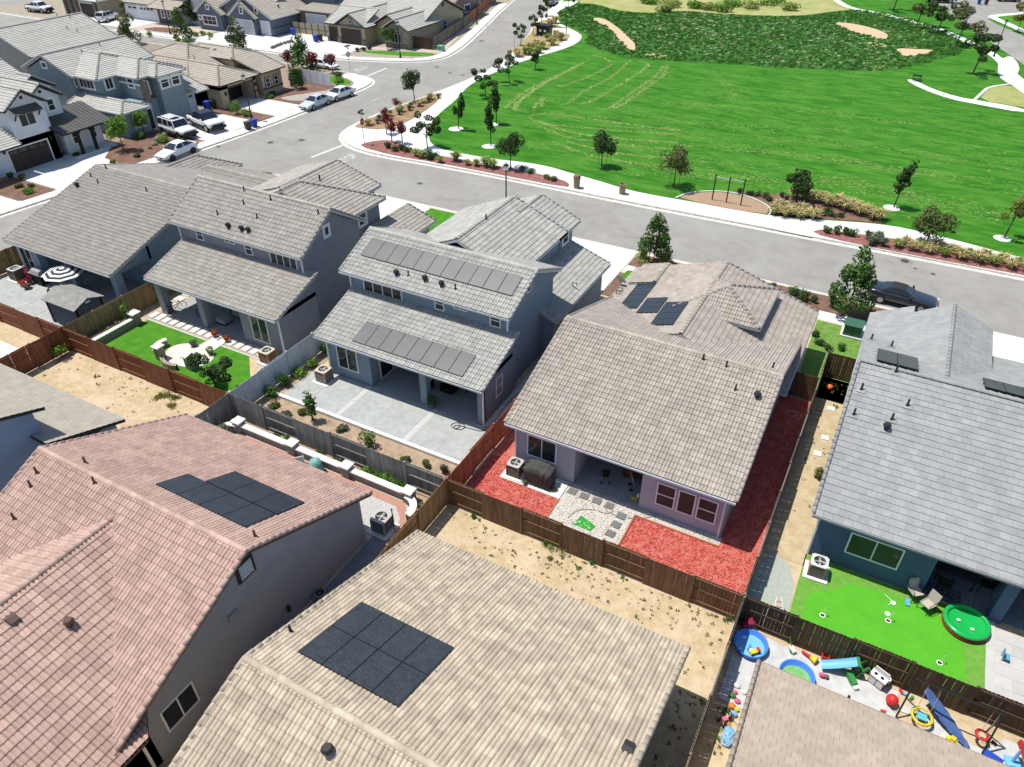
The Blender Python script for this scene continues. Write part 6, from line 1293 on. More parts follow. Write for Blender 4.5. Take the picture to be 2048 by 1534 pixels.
mkcar('white car half hidden behind the broad tree by the vinyl fence','sedan',p_white,at(640,140,-.13)+Vector((0,1,0)),0)
vehicle('white station wagon on the far left driveway','suv',p_white,(214,45.5),(236,38),z=.02,name='station_wagon',rails=True)
mkcar('silver pickup in front of the far white garage door','pickup',p_silver,(-106.8,98.2,.02),R(-60),name='pickup_truck')
mkcar('white pickup at the far left edge of the far street','pickup',p_white,at(72,26)+Vector((0,1,0)),R(5),name='pickup_truck')
mkcar('dark car parked at the far top of the curving street','sedan',p_grey,at(1104,9,-.13),R(105)); mkcar('dark red car at the top right corner','sedan',p_red,at(2016,6)+Vector((0,2,0)),R(20)); mkcar('white pickup at the top right beyond the trees','pickup',p_white,at(1878,8)+Vector((0,2,0)),R(15),name='pickup_truck')

# ------------------------------------------------------------------ street furniture
lantern_glass = M('lantern_glass',(.75,.75,.72),rough=.3)
def lamp(label, p, h=5.3):
    t = thing('street_lamp', label, 'street lamp', (p[0],p[1],0), 'black lantern street lamps')
    MB().lathe((0,0,0),[(.2,0),(.2,.1),(.13,.22),(.1,.7),(.07,.8),(.055,h-.75),(.1,h-.7),(.12,h-.6)],10).build('pole', dark, t, True)
    MB().lathe((0,0,h-.6),[(.1,0),(.2,.08),(.22,.42)],10).build('lantern', lantern_glass, t); MB().lathe((0,0,h-.18),[(.27,0),(.2,.1),(.05,.18),(.03,.3),(0,.32)],10).build('lamp_cap', dark, t)
    for i in range(4): a = math.pi/4+i*math.pi/2; MB().cyl((.13*math.cos(a),.13*math.sin(a),h-.6),(.25*math.cos(a),.25*math.sin(a),h-.18),.012,.012,5).build('lantern_bar', dark, t)
    return t
p = at(1012,327,5.3); lamp('black street lamp behind the solar-roofed house by the main street', p)
lamp('black street lamp by the bins before the tan bungalow drive', at(504,240)); lamp('black street lamp at far right beside the curving walk', at(1987.5,113)); lamp('black street lamp on the far corner lawn strip', at(801,116)); lamp('black street lamp at the top of the curving street', at(954,49)); lamp('black street lamp on the far street before the white house', at(341,68))
def sign(label, p, face, h=3.0, street=True, stop=True):
    t = thing('sign_post', label, 'sign', (p[0],p[1],0), 'street sign posts', face)     # +X of the post faces the traffic
    MB().cyl((0,0,0),(0,0,h+(1.0 if street else 0)),.035,.035,8).build('post', steel, t)
    if stop:
        o = [(.38*math.cos(math.pi/8+i*math.pi/4),.38*math.sin(math.pi/8+i*math.pi/4)) for i in range(8)]
        MB().prof([(y,z+h-.45) for y,z in o],.04,.055,'x').build('stop_sign', M('sign_red',(.4,.012,.015),rough=.4), t)
        b = MB(); b.prof([(y*1.0,z*1.0+h-.45) for y,z in o],.036,.04,'x'); b.build('sign_back', steel, t)
        me = textmesh('STOP',.26); me.materials.append(white); q = put('sign_text', me, t); q.location = (.058,0,h-.45); q.rotation_euler = (math.pi/2,0,math.pi/2)
    if street:
        gm = M('sign_green',(.01,.13,.06),rough=.4)
        MB().box(-.45,.45,-.01,.01,h+.35,h+.55).build('street_name_plate', gm, t); MB().box(-.01,.01,-.45,.45,h+.6,h+.8).build('street_name_plate', gm, t)
    return t
sign('stop sign with green street name plates at the park corner', at(729,289), 0); sign('stop sign with street name plates at the far corner by the shrubs', at(701,146), R(150))
sign('thin plain sign post beside the far bed', at(1029,97), 0, 2.2, False, False)
stonew = M('litter_bin_aggregate',(.36,.24,.15),(.27,.18,.11),sc=14,rough=.9)
for (px,py),l,top in (((1153,376),'tapered stone litter bin with lid on the park walk, left of two',True),((1244,388),'tapered stone litter bin on the park walk, right of two',False),((1019,118),'stone litter bin with dark lid beside the far bed',True)):
    p = at(px,py); t = thing('litter_bin', l, 'litter bin', (p.x,p.y,.02), 'stone litter bins')
    MB().lathe((0,0,0),[(0,0),(.27,0),(.3,.1),(.33,.95),(.36,1.0),(.3,1.02),(.28,.96),(.22,.7)],14).build('bin_body', stonew, t)
    if top: MB().lathe((0,0,1.0),[(.37,0),(.38,.1),(.3,.3),(0,.36)],14).build('lid', M('bin_lid',(.2,.13,.09),rough=.8), t)
    else: MB().lathe((0,0,.72),[(0,.0),(.24,0)],14).build('liner', black, t)
t = thing('exercise_bars','pair of pull-up bars on three dark posts over the sandy exercise pad','exercise bars',at(1452,405),world=True); pts = [at(1424,400),at(1452,405.5),at(1481,411)]
for q in pts: MB().cyl(q,q+Vector((0,0,2.45)),.06,.06,10).build('post', dark, t); MB().ball(q+Vector((0,0,2.47)),.075,8,5).build('post_cap', dark, t)
for q,r_,z in ((pts[0],pts[1],2.3),(pts[1],pts[2],2.3)): MB().cyl(q+Vector((0,0,z)),r_+Vector((0,0,z)),.03,.03,8).build('bar', M('bar_steel',(.6,.6,.6),rough=.3,metal=.6), t)
t = thing('picnic_table','small dark metal picnic table with two seats at the end of the second path','table',at(1832,161)); MB().box(-.6,.6,-.35,.35,.7,.75).build('table_top', dark, t)
for s in (-1,1): MB().box(-.6,.6,s*.7-.13,s*.7+.13,.42,.46).build('seat', dark, t)
for s in (-.45,.45): MB().obox((s,0,.36),(.06,.08,.75),0,0,.5).build('leg', dark, t); MB().obox((s,0,.36),(.06,.08,.75),0,0,-.5).build('leg', dark, t)
def ubox(label, p, s, m, z=.02, rz=0):
    t = thing('utility_box', label, 'utility box', (p[0],p[1],z), 'utility boxes', rz); MB().box(-s[0]/2,s[0]/2,-s[1]/2,s[1]/2,.1,s[2]).build('cabinet', m, t); MB().box(-s[0]/2-.04,s[0]/2+.04,-s[1]/2-.04,s[1]/2+.04,s[2],s[2]+.06).build('lid', m, t); MB().box(-s[0]/2-.15,s[0]/2+.15,-s[1]/2-.15,s[1]/2+.15,-.05,.1).build('base_pad', concrete, t)
    MB().box(-.012,.012,-s[1]/2-.012,-s[1]/2,.12,s[2]-.02).build('door_seam', black, t)
    return t
ubox('green transformer box in the leafy strip between the bungalows', at(1703,668), (1.15,1.1,.85), M('box_green',(.045,.12,.075),rough=.5)); ub = ubox('large black utility cabinet with two white plates in the far bed', at(1088,72), (2.3,1.4,1.7), dark); ubox('small pale green junction box by the far brown gate fence', at(882,102), (1.0,.8,.75), M('box_pale_green',(.16,.36,.22),rough=.5))
for s in (-.6,.3): MB().box(s,s+.4,-.73,-.715,.8,1.1).build('warning_plate', white, ub)
t = thing('notice_board','dark framed two-post notice rail on the small paved bay beside the far walk','notice board',at(1118,68),rz=R(10))
for s in (-1.3,1.3): MB().box(s-.06,s+.06,-.06,.06,0,1.9).build('post', dark, t)
for z in (1.0,1.6): MB().box(-1.3,1.3,-.04,.04,z,z+.12).build('rail', dark, t)
def bin_(label, p, m, rz=0, z=0):
    t = thing('wheelie_bin', label, 'bin', (p[0],p[1],z), 'wheelie bins', rz); b = MB(); b.add([(-.24,-.26,.08),(.24,-.26,.08),(.24,.26,.08),(-.24,.26,.08),(-.31,-.33,.98),(.31,-.33,.98),(.31,.36,.98),(-.31,.36,.98)],[(3,2,1,0),(4,5,6,7),(0,1,5,4),(1,2,6,5),(2,3,7,6),(3,0,4,7)]); b.build('bin_body', m, t)
    MB().obox((0,.02,1.02),(.68,.76,.07),0,0,.06).build('lid', m, t)
    for s in (-.25,.25): MB().cyl((s-.03,.28,.11),(s+.03,.28,.11),.11,.11,10).build('wheel', tyre, t)
    MB().cyl((-.25,.42,.95),(.25,.42,.95),.02,.02,6).build('handle', m, t)
blue = M('bin_blue',(.02,.07,.4),rough=.5); kh = M('bin_dark',(.06,.05,.045),rough=.6)
for l,p,m,z in (('blue wheelie bin at the kerb beside the street lamp',at(509,254),blue,-.13),('dark wheelie bin at the kerb left of the blue one',at(497,259),kh,-.13),('blue wheelie bin against the slate house garage wall',(-79.6,66.2),blue,0),('brown wheelie bin between the slate house and the tan bungalow',(-79.3,67.1),kh,0),('blue wheelie bin by the far panel fence',at(632,84),blue,.02),('dark bin beside the blue one at the far panel fence',at(641,82),kh,.02),('blue bin against the far blue-grey bungalow',at(586,70),blue,.02),('blue bin at the top right driveway',at(1957,9),blue,.05),('dark bin at the top right driveway',at(1971,10),kh,.05)): bin_(l,p,m,random.uniform(-.3,.3),z)
b = at(725,0); 
for i,(px,py) in enumerate(((545,97),(548,96),(553,94),(558,92),(563,90),(570,88),(577,86),(583,84))):
    p = at(px,py); tag(MB().ball((p.x,p.y,.2),(.35,.3,.25),8,5,0,.12).build('boulder', M('boulder',(.22,.19,.16),(.14,.12,.1),sc=4,rough=1)),'small brown boulder in the row along the far driveway, %s from the street' % ORD[i],'boulder','boulders along the far driveway')
for i,(px,py,r) in enumerate(((331,272,.5),(318,281,.6),(345,283,.4),(310,290,.4),(300,297,.3),(283,302,.3))):
    p = at(px,py); tag(MB().ball((p.x,p.y,.15),(r,r*.8,r*.6),9,6,0,.15).build('boulder', MATS['boulder']),'garden boulder in the bed left of the off-roader, %s' % ORD[i],'boulder','garden boulders')
t = thing('satellite_dish','grey satellite dish on a pole at the left eave of the sand-tiled bungalow','dish',at(1240,575,3.0)); MB().cyl((0,0,-.3),(0,0,.5),.025,.025,6).build('mast', steel, t); MB().lathe((0,0,0),[(0,0),(.2,.02),(.4,.1)],14).build('dish', M('dish_grey',(.5,.5,.5),rough=.5), t); q = C.objects[-1]; q.location = (0,0,.55); q.rotation_euler = (R(55),0,R(160)); MB().cyl((0,0,.5),(-.1,-.35,.75),.012,.012,5).build('feed_arm', steel, t)
# ------------------------------------------------------------------ back-yard things
acm = M('ac_cabinet',(.42,.4,.36),rough=.5); acd = M('ac_louvre',(.2,.16,.12),rough=.6)
def ac(label, x, y, rz=0, s=.78, cm=None, lm=None, slab=True):
    t = thing('air_conditioner', label, 'air conditioner', (x,y,.05), 'air conditioners', rz); h = s*1.02; cm = cm or acm; lm = lm or acd
    if slab: MB().box(-s*.75,s*.75,-s*.75,s*.75,-.05,.04).build('base_pad', concrete, t)
    MB().box(-s*.44,s*.44,-s*.44,s*.44,.04,h).build('coil_core', black, t)
    for cx_ in (-1,1):
        for cy_ in (-1,1): MB().box(cx_*s*.46-.04,cx_*s*.46+.04,cy_*s*.46-.04,cy_*s*.46+.04,.04,h).build('corner_post', lm, t)
    for k in range(9):
        z = .1+k*(h-.14)/9; b = MB(); e = s*.485
        for q in range(4): a = q*math.pi/2; b.obox((math.cos(a)*e,math.sin(a)*e,z+.03),(.02,s*.9,.045),a,0,0,.4)
        b.build('louvre', lm, t)
    b = MB(); n = 20; r = s*.38; o = [(s*.52*max(-1,min(1,1.25*math.cos(q))),s*.52*max(-1,min(1,1.25*math.sin(q)))) for q in [2*math.pi*i/n for i in range(n)]]
    vs = [(x_,y_,h) for x_,y_ in o]+[(x_,y_,h+.06) for x_,y_ in o]+[(r*math.cos(2*math.pi*i/n),r*math.sin(2*math.pi*i/n),h+.075) for i in range(n)]+[(r*math.cos(2*math.pi*i/n),r*math.sin(2*math.pi*i/n),h-.05) for i in range(n)]
    b.add(vs,[(k*n+i,k*n+(i+1)%n,(k+1)*n+(i+1)%n,(k+1)*n+i) for k in range(3) for i in range(n)]); b.build('top_cover', cm, t)
    MB().lathe((0,0,h-.04),[(0,0),(r,0)],16).build('fan_well', black, t); b = MB()
    for q in range(4): b.obox((math.cos(q*math.pi/2)*r*.5,math.sin(q*math.pi/2)*r*.5,h+.005),(r*.9,r*.5,.012),q*math.pi/2,0,.35)
    b.cyl((0,0,h-.03),(0,0,h+.05),.09,.09,10); b.build('fan', M('fan_grey',(.35,.35,.34),rough=.5), t)
    g = MB()
    for rr in (.3,.6,.95): g.lathe((0,0,h+.08),[(r*rr,0),(r*rr,.008),(r*rr+.008,.008),(r*rr+.008,0)],18)
    g.build('grille', steel, t); return t
ac('air conditioner beside the covered grill on the red mulch pad',-13.8,26.05,0,.74); ac('air conditioner on a white pad beside the putting green',1.88,26.85,.05,.74,M('ac_pale',(.55,.53,.49),rough=.5),M('ac_brown',(.27,.2,.15),rough=.6)); ac('air conditioner at the corner of the paved patio',-28.55,27.85,0,.8,M('ac_sand',(.5,.42,.33),rough=.6),M('ac_sandl',(.35,.29,.24),rough=.6)); ac('brown air conditioner by the slab path and pale fence',-33.2,27.75,0,.8,M('ac_tan',(.5,.45,.36),rough=.5),M('ac_rust',(.3,.16,.09),rough=.6)); ac('air conditioner among red pots on the corner patio',-58.45,26.95,0,.85); ac('air conditioner against the grey wall of the pink-roofed house',-17.75,19.35,0,.82,acm,M('ac_steel',(.22,.24,.25),rough=.5))
# covered grill
t = thing('covered_grill','barbecue grill under a crumpled black tarp beside the air conditioner','grill',(-12.35,26.05,.05)); rng = random.Random(4); b = MB(); nx,ny = 22,14; vs = []
for j in range(ny+1):
    for i in range(nx+1):
        u = i/nx*2-1; v_ = j/ny*2-1; m_ = max(abs(u),abs(v_)); hh = 1.12-.12*abs(u)**2 if m_ < .62 else 1.05*(1-(m_-.62)/.38); k = 1 if m_ < .62 else 1+.06*math.sin(i*2.1+j*1.7); ex = min(1,m_/.62)
        vs.append((u/max(m_,1e-6)*ex*.78*k+rng.uniform(-.02,.02) if m_ > 0 else 0, v_/max(m_,1e-6)*ex*.42*k+rng.uniform(-.02,.02) if m_ > 0 else 0, max(.02,hh+rng.uniform(-.025,.025)+.08*(abs(u) < .4)*(m_ < .62))))
b.add(vs,[(j*(nx+1)+i,j*(nx+1)+i+1,(j+1)*(nx+1)+i+1,(j+1)*(nx+1)+i) for j in range(ny) for i in range(nx)]); b.build('cover', M('cover_cloth',(.07,.068,.06),(.04,.04,.036),sc=5,rough=.75,bump=.02,bsc=7), t, True); b = MB(); b.box(-.6,.6,-.3,.3,0,.9); b.build('grill_cabinet', black, t)
for x in (-.55,.55): MB().cyl((x,-.34,.07),(x,-.28,.07),.07,.07,10).build('wheel', tyre, t)
def hose(label, pts, m, r=.018, z=.06): return tag(MB().tube([(x,y,z) for x,y in smooth(pts,3,False)],r,5).build('garden_hose', m), label, 'hose')
hg = M('hose_grey',(.2,.22,.17),rough=.6); hb = M('hose_black',(.02,.02,.02),rough=.6)
hose('grey garden hose looping over the white gravel',[(-9.9,24.4),(-9.7,25.2),(-9.0,25.6),(-8.2,25.6),(-8.0,26.0),(-8.4,26.1),(-8.5,25.8),(-7.6,25.7),(-6.6,26.1),(-6.2,26.5),(-5.9,26.8)],hg)
hose('coiled black hose at the corner of the covered paved patio',[(-19.2,28.4),(-18.6,28.2),(-18.5,27.7),(-19.1,27.7),(-19.0,28.2),(-18.3,28.3),(-18.2,27.8),(-18.8,27.6),(-18.9,28.0),(-17.9,28.1),(-17.0,28.2),(-16.6,29.5),(-16.7,33)],hb,z=.08)
hose('long hose beside the steel-blue house wall',[(-17.2,28.3),(-16.9,29.5),(-17.2,31),(-16.9,33.5)],hb); hose('pale hose lying in the dirt yard',[(-36.5,17.9),(-35.2,18.6),(-34.6,18.3),(-34.4,17.8),(-35.2,17.9),(-36.8,18.3),(-37.5,18.8)],M('hose_tan',(.35,.3,.2),rough=.7),z=.03); hose('black hose on the covered patio beside the slab path',[(-42.9,31.6),(-42.3,31.0),(-42.6,30.2),(-42.0,29.6),(-41.2,29.9),(-41.0,29.3),(-40.6,28.9)],hb,z=.07); hose('pale hose heap in the shaded red mulch strip',[(-2.1,38.6),(-1.6,38.9),(-1.2,38.6),(-1.5,38.2),(-2.0,38.3),(-1.7,38.8),(-1.0,38.8),(-1.1,38.1)],M('hose_white',(.5,.48,.42),rough=.7)); hose('dark irrigation line along the back of the narrow bed',[(-30.6,22.2),(-28,22.25),(-25,22.2),(-22,22.27),(-19,22.22),(-16.3,22.26)],M('drip_line',(.3,.24,.17),rough=.7),.03,.08)
gm = M('green_mat',(.02,.3,.02),(.015,.22,.015),sc=4,rough=.9); sheet_o = MB().add([(-9.55,24.15,.05),(-9.33,24.9,.06),(-8.45,24.55,.09),(-8.51,24.15,.05),(-9.55,24.15,.03),(-9.33,24.9,.03),(-8.45,24.55,.03),(-8.51,24.15,.03)],[(3,2,1,0),(0,4,7,3),(1,5,4,0),(2,6,5,1),(3,7,6,2)]).build('turf_mat', gm); tag(sheet_o,'scrap of bright green turf mat lying on the white gravel','mat')
# covered patio of the red mulch yard
t = thing('wooden_crate','brown wooden chest under the patio roof of the red mulch yard','crate',(-8.1,29.0,.04),rz=.1)
for k in range(4): MB().box(-.55,.55,-.35,.35,.02+k*.17,.17+k*.17).build('plank', wood('crate_wood',(.2,.085,.04)), t)
def stroller(label,x,y,rz,m):
    t = thing('push_chair',label,'push chair',(x,y,.04),rz=rz); MB().obox((0,0,.45),(.5,.4,.08),0,0,0,.2).build('seat', m, t); MB().obox((-.25,0,.75),(.08,.42,.6),0,0,0,-.35).build('backrest', m, t)
    for sx,sy in ((.3,.22),(.3,-.22),(-.3,.22),(-.3,-.22)): MB().cyl((sx,sy-.02,.1),(sx,sy+.02,.1),.1,.1,10).build('wheel', tyre, t); MB().cyl((sx,sy,.1),(sx*.3,sy,.5),.018,.018,6).build('leg', steel, t)
    for sy in (-.22,.22): MB().cyl((-.3,sy,.6),(-.55,sy,1.0),.018,.018,6).build('handle', steel, t)
stroller('push chair with pale frame in the shade of the patio',-7.6,28.1,.5,M('cloth_grey',(.25,.27,.3),rough=.9)); stroller('small dark ride-on toy on the patio of the red mulch yard',-9.3,27.9,2.0,black)
t = thing('garden_toy','yellow-green toy at the right post of the covered patio','toy',(-7.35,27.2,.04)); MB().ball((0,0,.15),(.25,.14,.13),10,6).build('toy_body', M('toy_olive',(.35,.36,.06),rough=.5), t); MB().ball((.15,.1,.3),(.08,.08,.2),8,6).build('toy_head', white, t)
tag(MB().ball((-.05,42.2,.2),(.21,.21,.17),12,8).build('orange_ball', M('pumpkin',(.75,.14,.03),rough=.5)),'orange ball at the end of the sandy side yard','ball')
# putting green
for i,(x,y) in enumerate(((2.58,24.53),(5.2,25.62),(7.35,24.42))):
    t = thing('golf_flag','white putting flag in its cup, %s on the green' % ['left','middle','right'][i],'flag',(x,y,.022),'putting flags'); MB().cyl((0,0,0),(.05,0,.62),.012,.012,6).build('flag_stick', white, t); MB().lathe((0,0,0),[(0,.002),(.09,.002)],12).build('cup', black, t); MB().lathe((0,0,.0),[(.09,.004),(.13,.004)],12).build('cup_rim', white, t); MB().add([(.05,0,.62),(.05,.18,.56),(.05,0,.48)],[(0,1,2),(2,1,0)]).build('pennant', black if i != 1 else white, t)
for (x,y),l in (((5.14,26.0),'white practice cup on the putting green'),((5.3,26.75),'white bent putter lying on the putting green')):
    t = thing('putting_aid',l,'golf toy',(x,y,.025)); MB().lathe((0,0,0),[(0,.02),(.1,.02),(.12,0)],10).build('cup_dish', white, t)
    if 'putter' in l: MB().cyl((0,0,.03),(-.4,.25,.06),.015,.015,6).build('shaft', white, t); MB().cyl((0,0,.03),(-.2,-.3,.04),.015,.015,6).build('club', white, t)
def chair(label,x,y,rz,m,fm,group='garden chairs',z=.02):
    t = thing('garden_chair',label,'chair',(x,y,z),group,rz); MB().obox((0,0,.43),(.5,.5,.04)).build('seat', m, t); MB().obox((-.27,0,.72),(.04,.5,.55),0,0,0,-.2).build('backrest', m, t)
    for sx in (-.23,.23):
        for sy in (-.24,.24): MB().cyl((sx,sy,.43),(sx*1.15,sy*1.05,0),.016,.016,6).build('leg', fm, t)
    for sy in (-.26,.26): MB().tube([(.23,sy,.43),(.25,sy,.64),(-.27,sy,.66)],.016,6).build('armrest', fm, t)
cl_b = M('sling_beige',(.42,.37,.31),rough=.8)
chair('beige sling chair at the patio edge by the putting green, nearer the wall',6.05,27.5,-.9,cl_b,dark); chair('beige sling chair at the patio edge by the putting green, on the turf',6.6,27.05,-2.2,cl_b,dark)
t = thing('paddling_pool','round inflatable pool, green inside with red rim, by the putting green','pool',(8.2,26.95,.03)); gi = M('pool_green',(.012,.36,.07),rough=.25,spec=.5); ri = M('pool_red',(.25,.018,.02),rough=.3)
for k,(z,m) in enumerate(((.1,ri),(.27,gi))): MB().lathe((0,0,z),[(.86+.1*math.cos(a),.1*math.sin(a)) for a in [2*math.pi*i/10 for i in range(11)]],28).build('ring', m, t, True)
MB().lathe((0,0,.13),[(0,0),(.5,.02),(.82,.1)],28).build('pool_floor', gi, t, True)
for x,y in ((-.3,0),(.25,-.25)): MB().ball((x,y,.2),(.09,.07,.05),8,5).build('toy_figure', white, t)
t = thing('outdoor_dining_set','dark dining table with chairs on the shaded patio of the navy bungalow','table',(7.6,29.5,.03)); MB().box(-.9,.9,-.5,.5,.7,.75).build('table_top', M('dark_table',(.05,.05,.055),rough=.3), t)
for x in (-.75,.75):
    for y in (-.4,.4): MB().cyl((x,y,0),(x,y,.7),.03,.03,6).build('leg', dark, t)
for i,(x,y) in enumerate(((6.3,29.5),(7.2,30.4),(8.1,30.4),(8.9,29.5),(7.2,28.7))): chair('dark chair at the dining table under the navy bungalow patio, %s' % ORD[i],x,y,[0,-1.57,-1.57,3.14,1.57][i],black,dark,'dark dining chairs',.03)
t = thing('patio_rug','patterned dark rug on the patio of the navy bungalow','rug',(7.1,28.45,.034)); MB().box(-.9,.9,-.5,.4,0,.01).build('rug_field', M('rug',(.1,.12,.14),(.03,.04,.05),sc=7,det=1,rough=1,edge=.04), t)
t = thing('bicycle_toy','small blue and black toy chair on the pale pavers','toy',(9.75,25.9,.03)); MB().obox((0,0,.2),(.28,.32,.03)).build('seat', M('toy_blue',(.1,.3,.42),rough=.5), t); MB().obox((-.13,0,.36),(.03,.32,.3)).build('backrest', MATS['toy_blue'], t)
for sx in (-.12,.12):
    for sy in (-.14,.14): MB().cyl((sx,sy,0),(sx,sy,.2),.012,.012,5).build('leg', dark, t)
tag(MB().obox((5.85,27.05,.06),(.16,.42,.07),.15).build('toy_scooter_deck', M('toy_sky',(.1,.35,.6),rough=.4)),'small blue toy board on the turf beside the sling chairs','toy')
t = thing('play_kit','red and white toy frame on the pale green grit behind the dark fence','toy',(.75,23.7,.03),rz=.3)
for s in (-.22,.22): MB().cyl((s,-.4,0),(s*.5,.3,.7),.025,.025,6).build('frame_tube', white, t)
for k in range(4): MB().cyl((-.2+.02*k,-.35+k*.17,.08+k*.16),(.2-.02*k,-.35+k*.17,.08+k*.16),.02,.02,6).build('rung', M('toy_red',(.55,.03,.03),rough=.4), t)
MB().lathe((.1,-.55,0),[(.3,0),(.3,.06),(.25,.06),(.25,0)],14).build('hoop', MATS['toy_red'], t)
# paved patio
t = thing('patio_seating','dark cushioned armchair behind the patio pillar of the solar-roofed house','chair',(-20.9,30.6,.05)); MB().box(-.4,.4,-.4,.4,.15,.45).build('seat', black, t); MB().box(-.4,.4,.3,.45,.45,.95).build('backrest', black, t)
for s in (-.45,.35): MB().box(s,s+.1,-.4,.4,.15,.65).build('armrest', black, t)
t = thing('side_table','small white-topped table on the covered paved patio','table',(-19.9,31.0,.05)); MB().cyl((0,0,.5),(0,0,.54),.3,.3,14).build('table_top', white, t); MB().cyl((0,0,0),(0,0,.5),.04,.04,8).build('leg', dark, t)
t = thing('patio_stool','dark wheeled cart left of the patio pillar','cart',(-22.2,30.2,.05)); MB().box(-.25,.25,-.25,.25,.2,.75).build('cart_body', black, t); MB().box(-.28,.28,-.28,.28,.78,.82).build('cart_top', white, t)
for s in (-.2,.2): MB().cyl((s,-.27,.08),(s,-.22,.08),.08,.08,8).build('wheel', tyre, t)
def potted(label,x,y,z,r,h,pm,lm,lh,n=160):
    t = thing('potted_plant',label,'potted plant',(x,y,z),'potted plants'); MB().lathe((0,0,0),[(0,0),(r*.7,0),(r,h),(r*.9,h),(r*.8,h*.8),(0,h*.8)],12).build('pot', pm, t); put('foliage', leafmesh('foliage',[((0,0,h+lh*.4),(r*1.3,r*1.3,lh*.5))],n,.12,lm,int(x*10)+77), t)
pot_g = M('pot_grey',(.1,.1,.1),rough=.6); pot_t = M('pot_terracotta',(.42,.13,.06),rough=.8); pot_r = M('pot_red',(.6,.03,.03),rough=.5)
potted('leafy potted plant at the foot of the patio pillar',-21.0,28.75,.05,.22,.35,pot_g,lf_mid,.6,260); potted('terracotta pot with rusty plant on the slab path, left of two',-38.6,28.2,.06,.16,.22,pot_t,lf_rust,.3); potted('terracotta pot with rusty plant on the slab path, right of two',-37.4,28.15,.06,.16,.22,pot_t,lf_rust,.3); potted('green potted bush at the rim of the round patio',-37.2,26.5,.05,.2,.2,pot_g,lf_lime,.45); potted('low wide bowl plant on the round patio',-39.0,26.7,.05,.22,.2,pot_g,lf_grey,.2)
potted('bright red pot on the corner patio',-57.2,26.45,.03,.25,.35,pot_r,lf_dark,.1,40); potted('pot with dark pink flowers beside the corner air conditioner',-57.9,27.5,.03,.25,.3,pot_g,leafm('petal_pink',(.4,.06,.12),(.3,.04,.1)),.7,260); potted('pot with crimson flowers in front of the grill',-56.9,26.9,.03,.22,.25,pot_g,leafm('petal_crimson',(.35,.03,.06),(.25,.02,.05)),.5,220); potted('low pot with pink and green leaves on the corner patio',-56.4,26.3,.03,.25,.2,pot_g,leafm('petal_mauve',(.3,.1,.12),(.12,.12,.05)),.3,200)
# lawn yard: seat wall with pillars, planter, bicycle, sofa
t = thing('fire_pit_wall','curved low seat wall with two capped pillars around the round patio','wall',(-38.4,25.5,0),world=True); tanb = M('tan_block',(.36,.29,.22),(.25,.2,.15),sc=7,det=2,rough=.95,bump=.02,bsc=9)
for x,y in ((-39.75,24.6),(-37.1,24.75)): MB().box(x-.24,x+.24,y-.24,y+.24,0,.95).build('pillar', tanb, t); MB().box(x-.32,x+.32,y-.32,y+.32,.95,1.04).build('pillar_cap', capw, t)
MB().lathe((-39.9,25.5,0),[(.75,0),(.75,.45),(1.0,.45),(1.0,0)],8,0,2.6,4.4).build('curved_wall', tanb, t); MB().lathe((-39.9,25.5,0),[(.7,.45),(.7,.52),(1.05,.52),(1.05,.45)],8,0,2.6,4.4).build('curved_cap', capw, t)
MB().lathe((-38.4,25.75,0),[(1.55,0),(1.55,.4),(1.8,.4),(1.8,0)],8,0,4.1,5.1).build('curved_wall', tanb, t)
t = thing('planter_wall','low block planter with one capped pillar along the golden fence','planter',(-44.85,25,0),world=True); MB().box(-44.95,-44.7,22.6,26.6,0,.5).build('wall_run', tanb, t); MB().box(-45.0,-44.65,22.6,26.6,.5,.57).build('wall_cap', capw, t); MB().box(-45.1,-44.6,26.6,27.1,0,.85).build('pillar', tanb, t); MB().box(-45.2,-44.5,26.5,27.2,.85,.94).build('pillar_cap', capw, t); MB().box(-45.85,-44.95,22.6,26.8,.02,.42).build('planter_soil', soil, t)
t = thing('bicycle','dark bicycle leaning by the left patio pillar','bicycle',(-43.6,29.3,.04),rz=1.2)
for x in (-.5,.5): MB().lathe((0,0,0),[(.31,-.02),(.34,0),(.31,.02),(.3,0),(.31,-.02)],18).build('wheel', tyre, t); q = C.objects[-1]; q.location = (x,0,.34); q.rotation_euler = (math.pi/2,0,0)
for a_,b_ in (((-.5,0,.34),(-.15,0,.75)),((-.15,0,.75),(.35,0,.75)),((.35,0,.75),(0,0,.3)),((0,0,.3),(-.15,0,.75)),((-.5,0,.34),(0,0,.3)),((.5,0,.34),(.33,0,.9))): MB().cyl(a_,b_,.018,.018,6).build('frame_tube', dark, t)
MB().box(-.28,-.05,-.06,.06,.82,.87).build('saddle', black, t); MB().cyl((.33,-.25,.92),(.33,.25,.92),.015,.015,6).build('handlebar', dark, t)
t = thing('outdoor_sofa','pale cushioned sofa on the shaded patio of the grey house','sofa',(-38.7,31.2,.04)); MB().box(-.9,.9,-.4,.35,.15,.42).build('seat', M('cushion_pale',(.42,.4,.37),rough=.9), t); MB().box(-.9,.9,.35,.5,.15,.8).build('backrest', MATS['cushion_pale'], t)
for s in (-1.0,.9): MB().box(s,s+.12,-.4,.5,.1,.6).build('armrest', black, t)
t = thing('patio_ottoman','pale square ottoman before the sofa on the grey house patio','ottoman',(-39.4,29.9,.04)); MB().box(-.4,.4,-.35,.35,.1,.4).build('cushion', MATS['cushion_pale'], t); MB().box(-.42,.42,-.37,.37,0,.1).build('base', black, t)
t = thing('patio_cabinet','grey covered cabinet beside the window wall of the grey house patio','cabinet',(-36.9,30.2,.04)); MB().box(-.4,.4,-.6,.6,.05,.85).build('cabinet_body', M('cab_grey',(.3,.29,.32),rough=.7), t); MB().box(-.44,.44,-.64,.64,.85,.9).build('cabinet_top', MATS['cab_grey'], t)
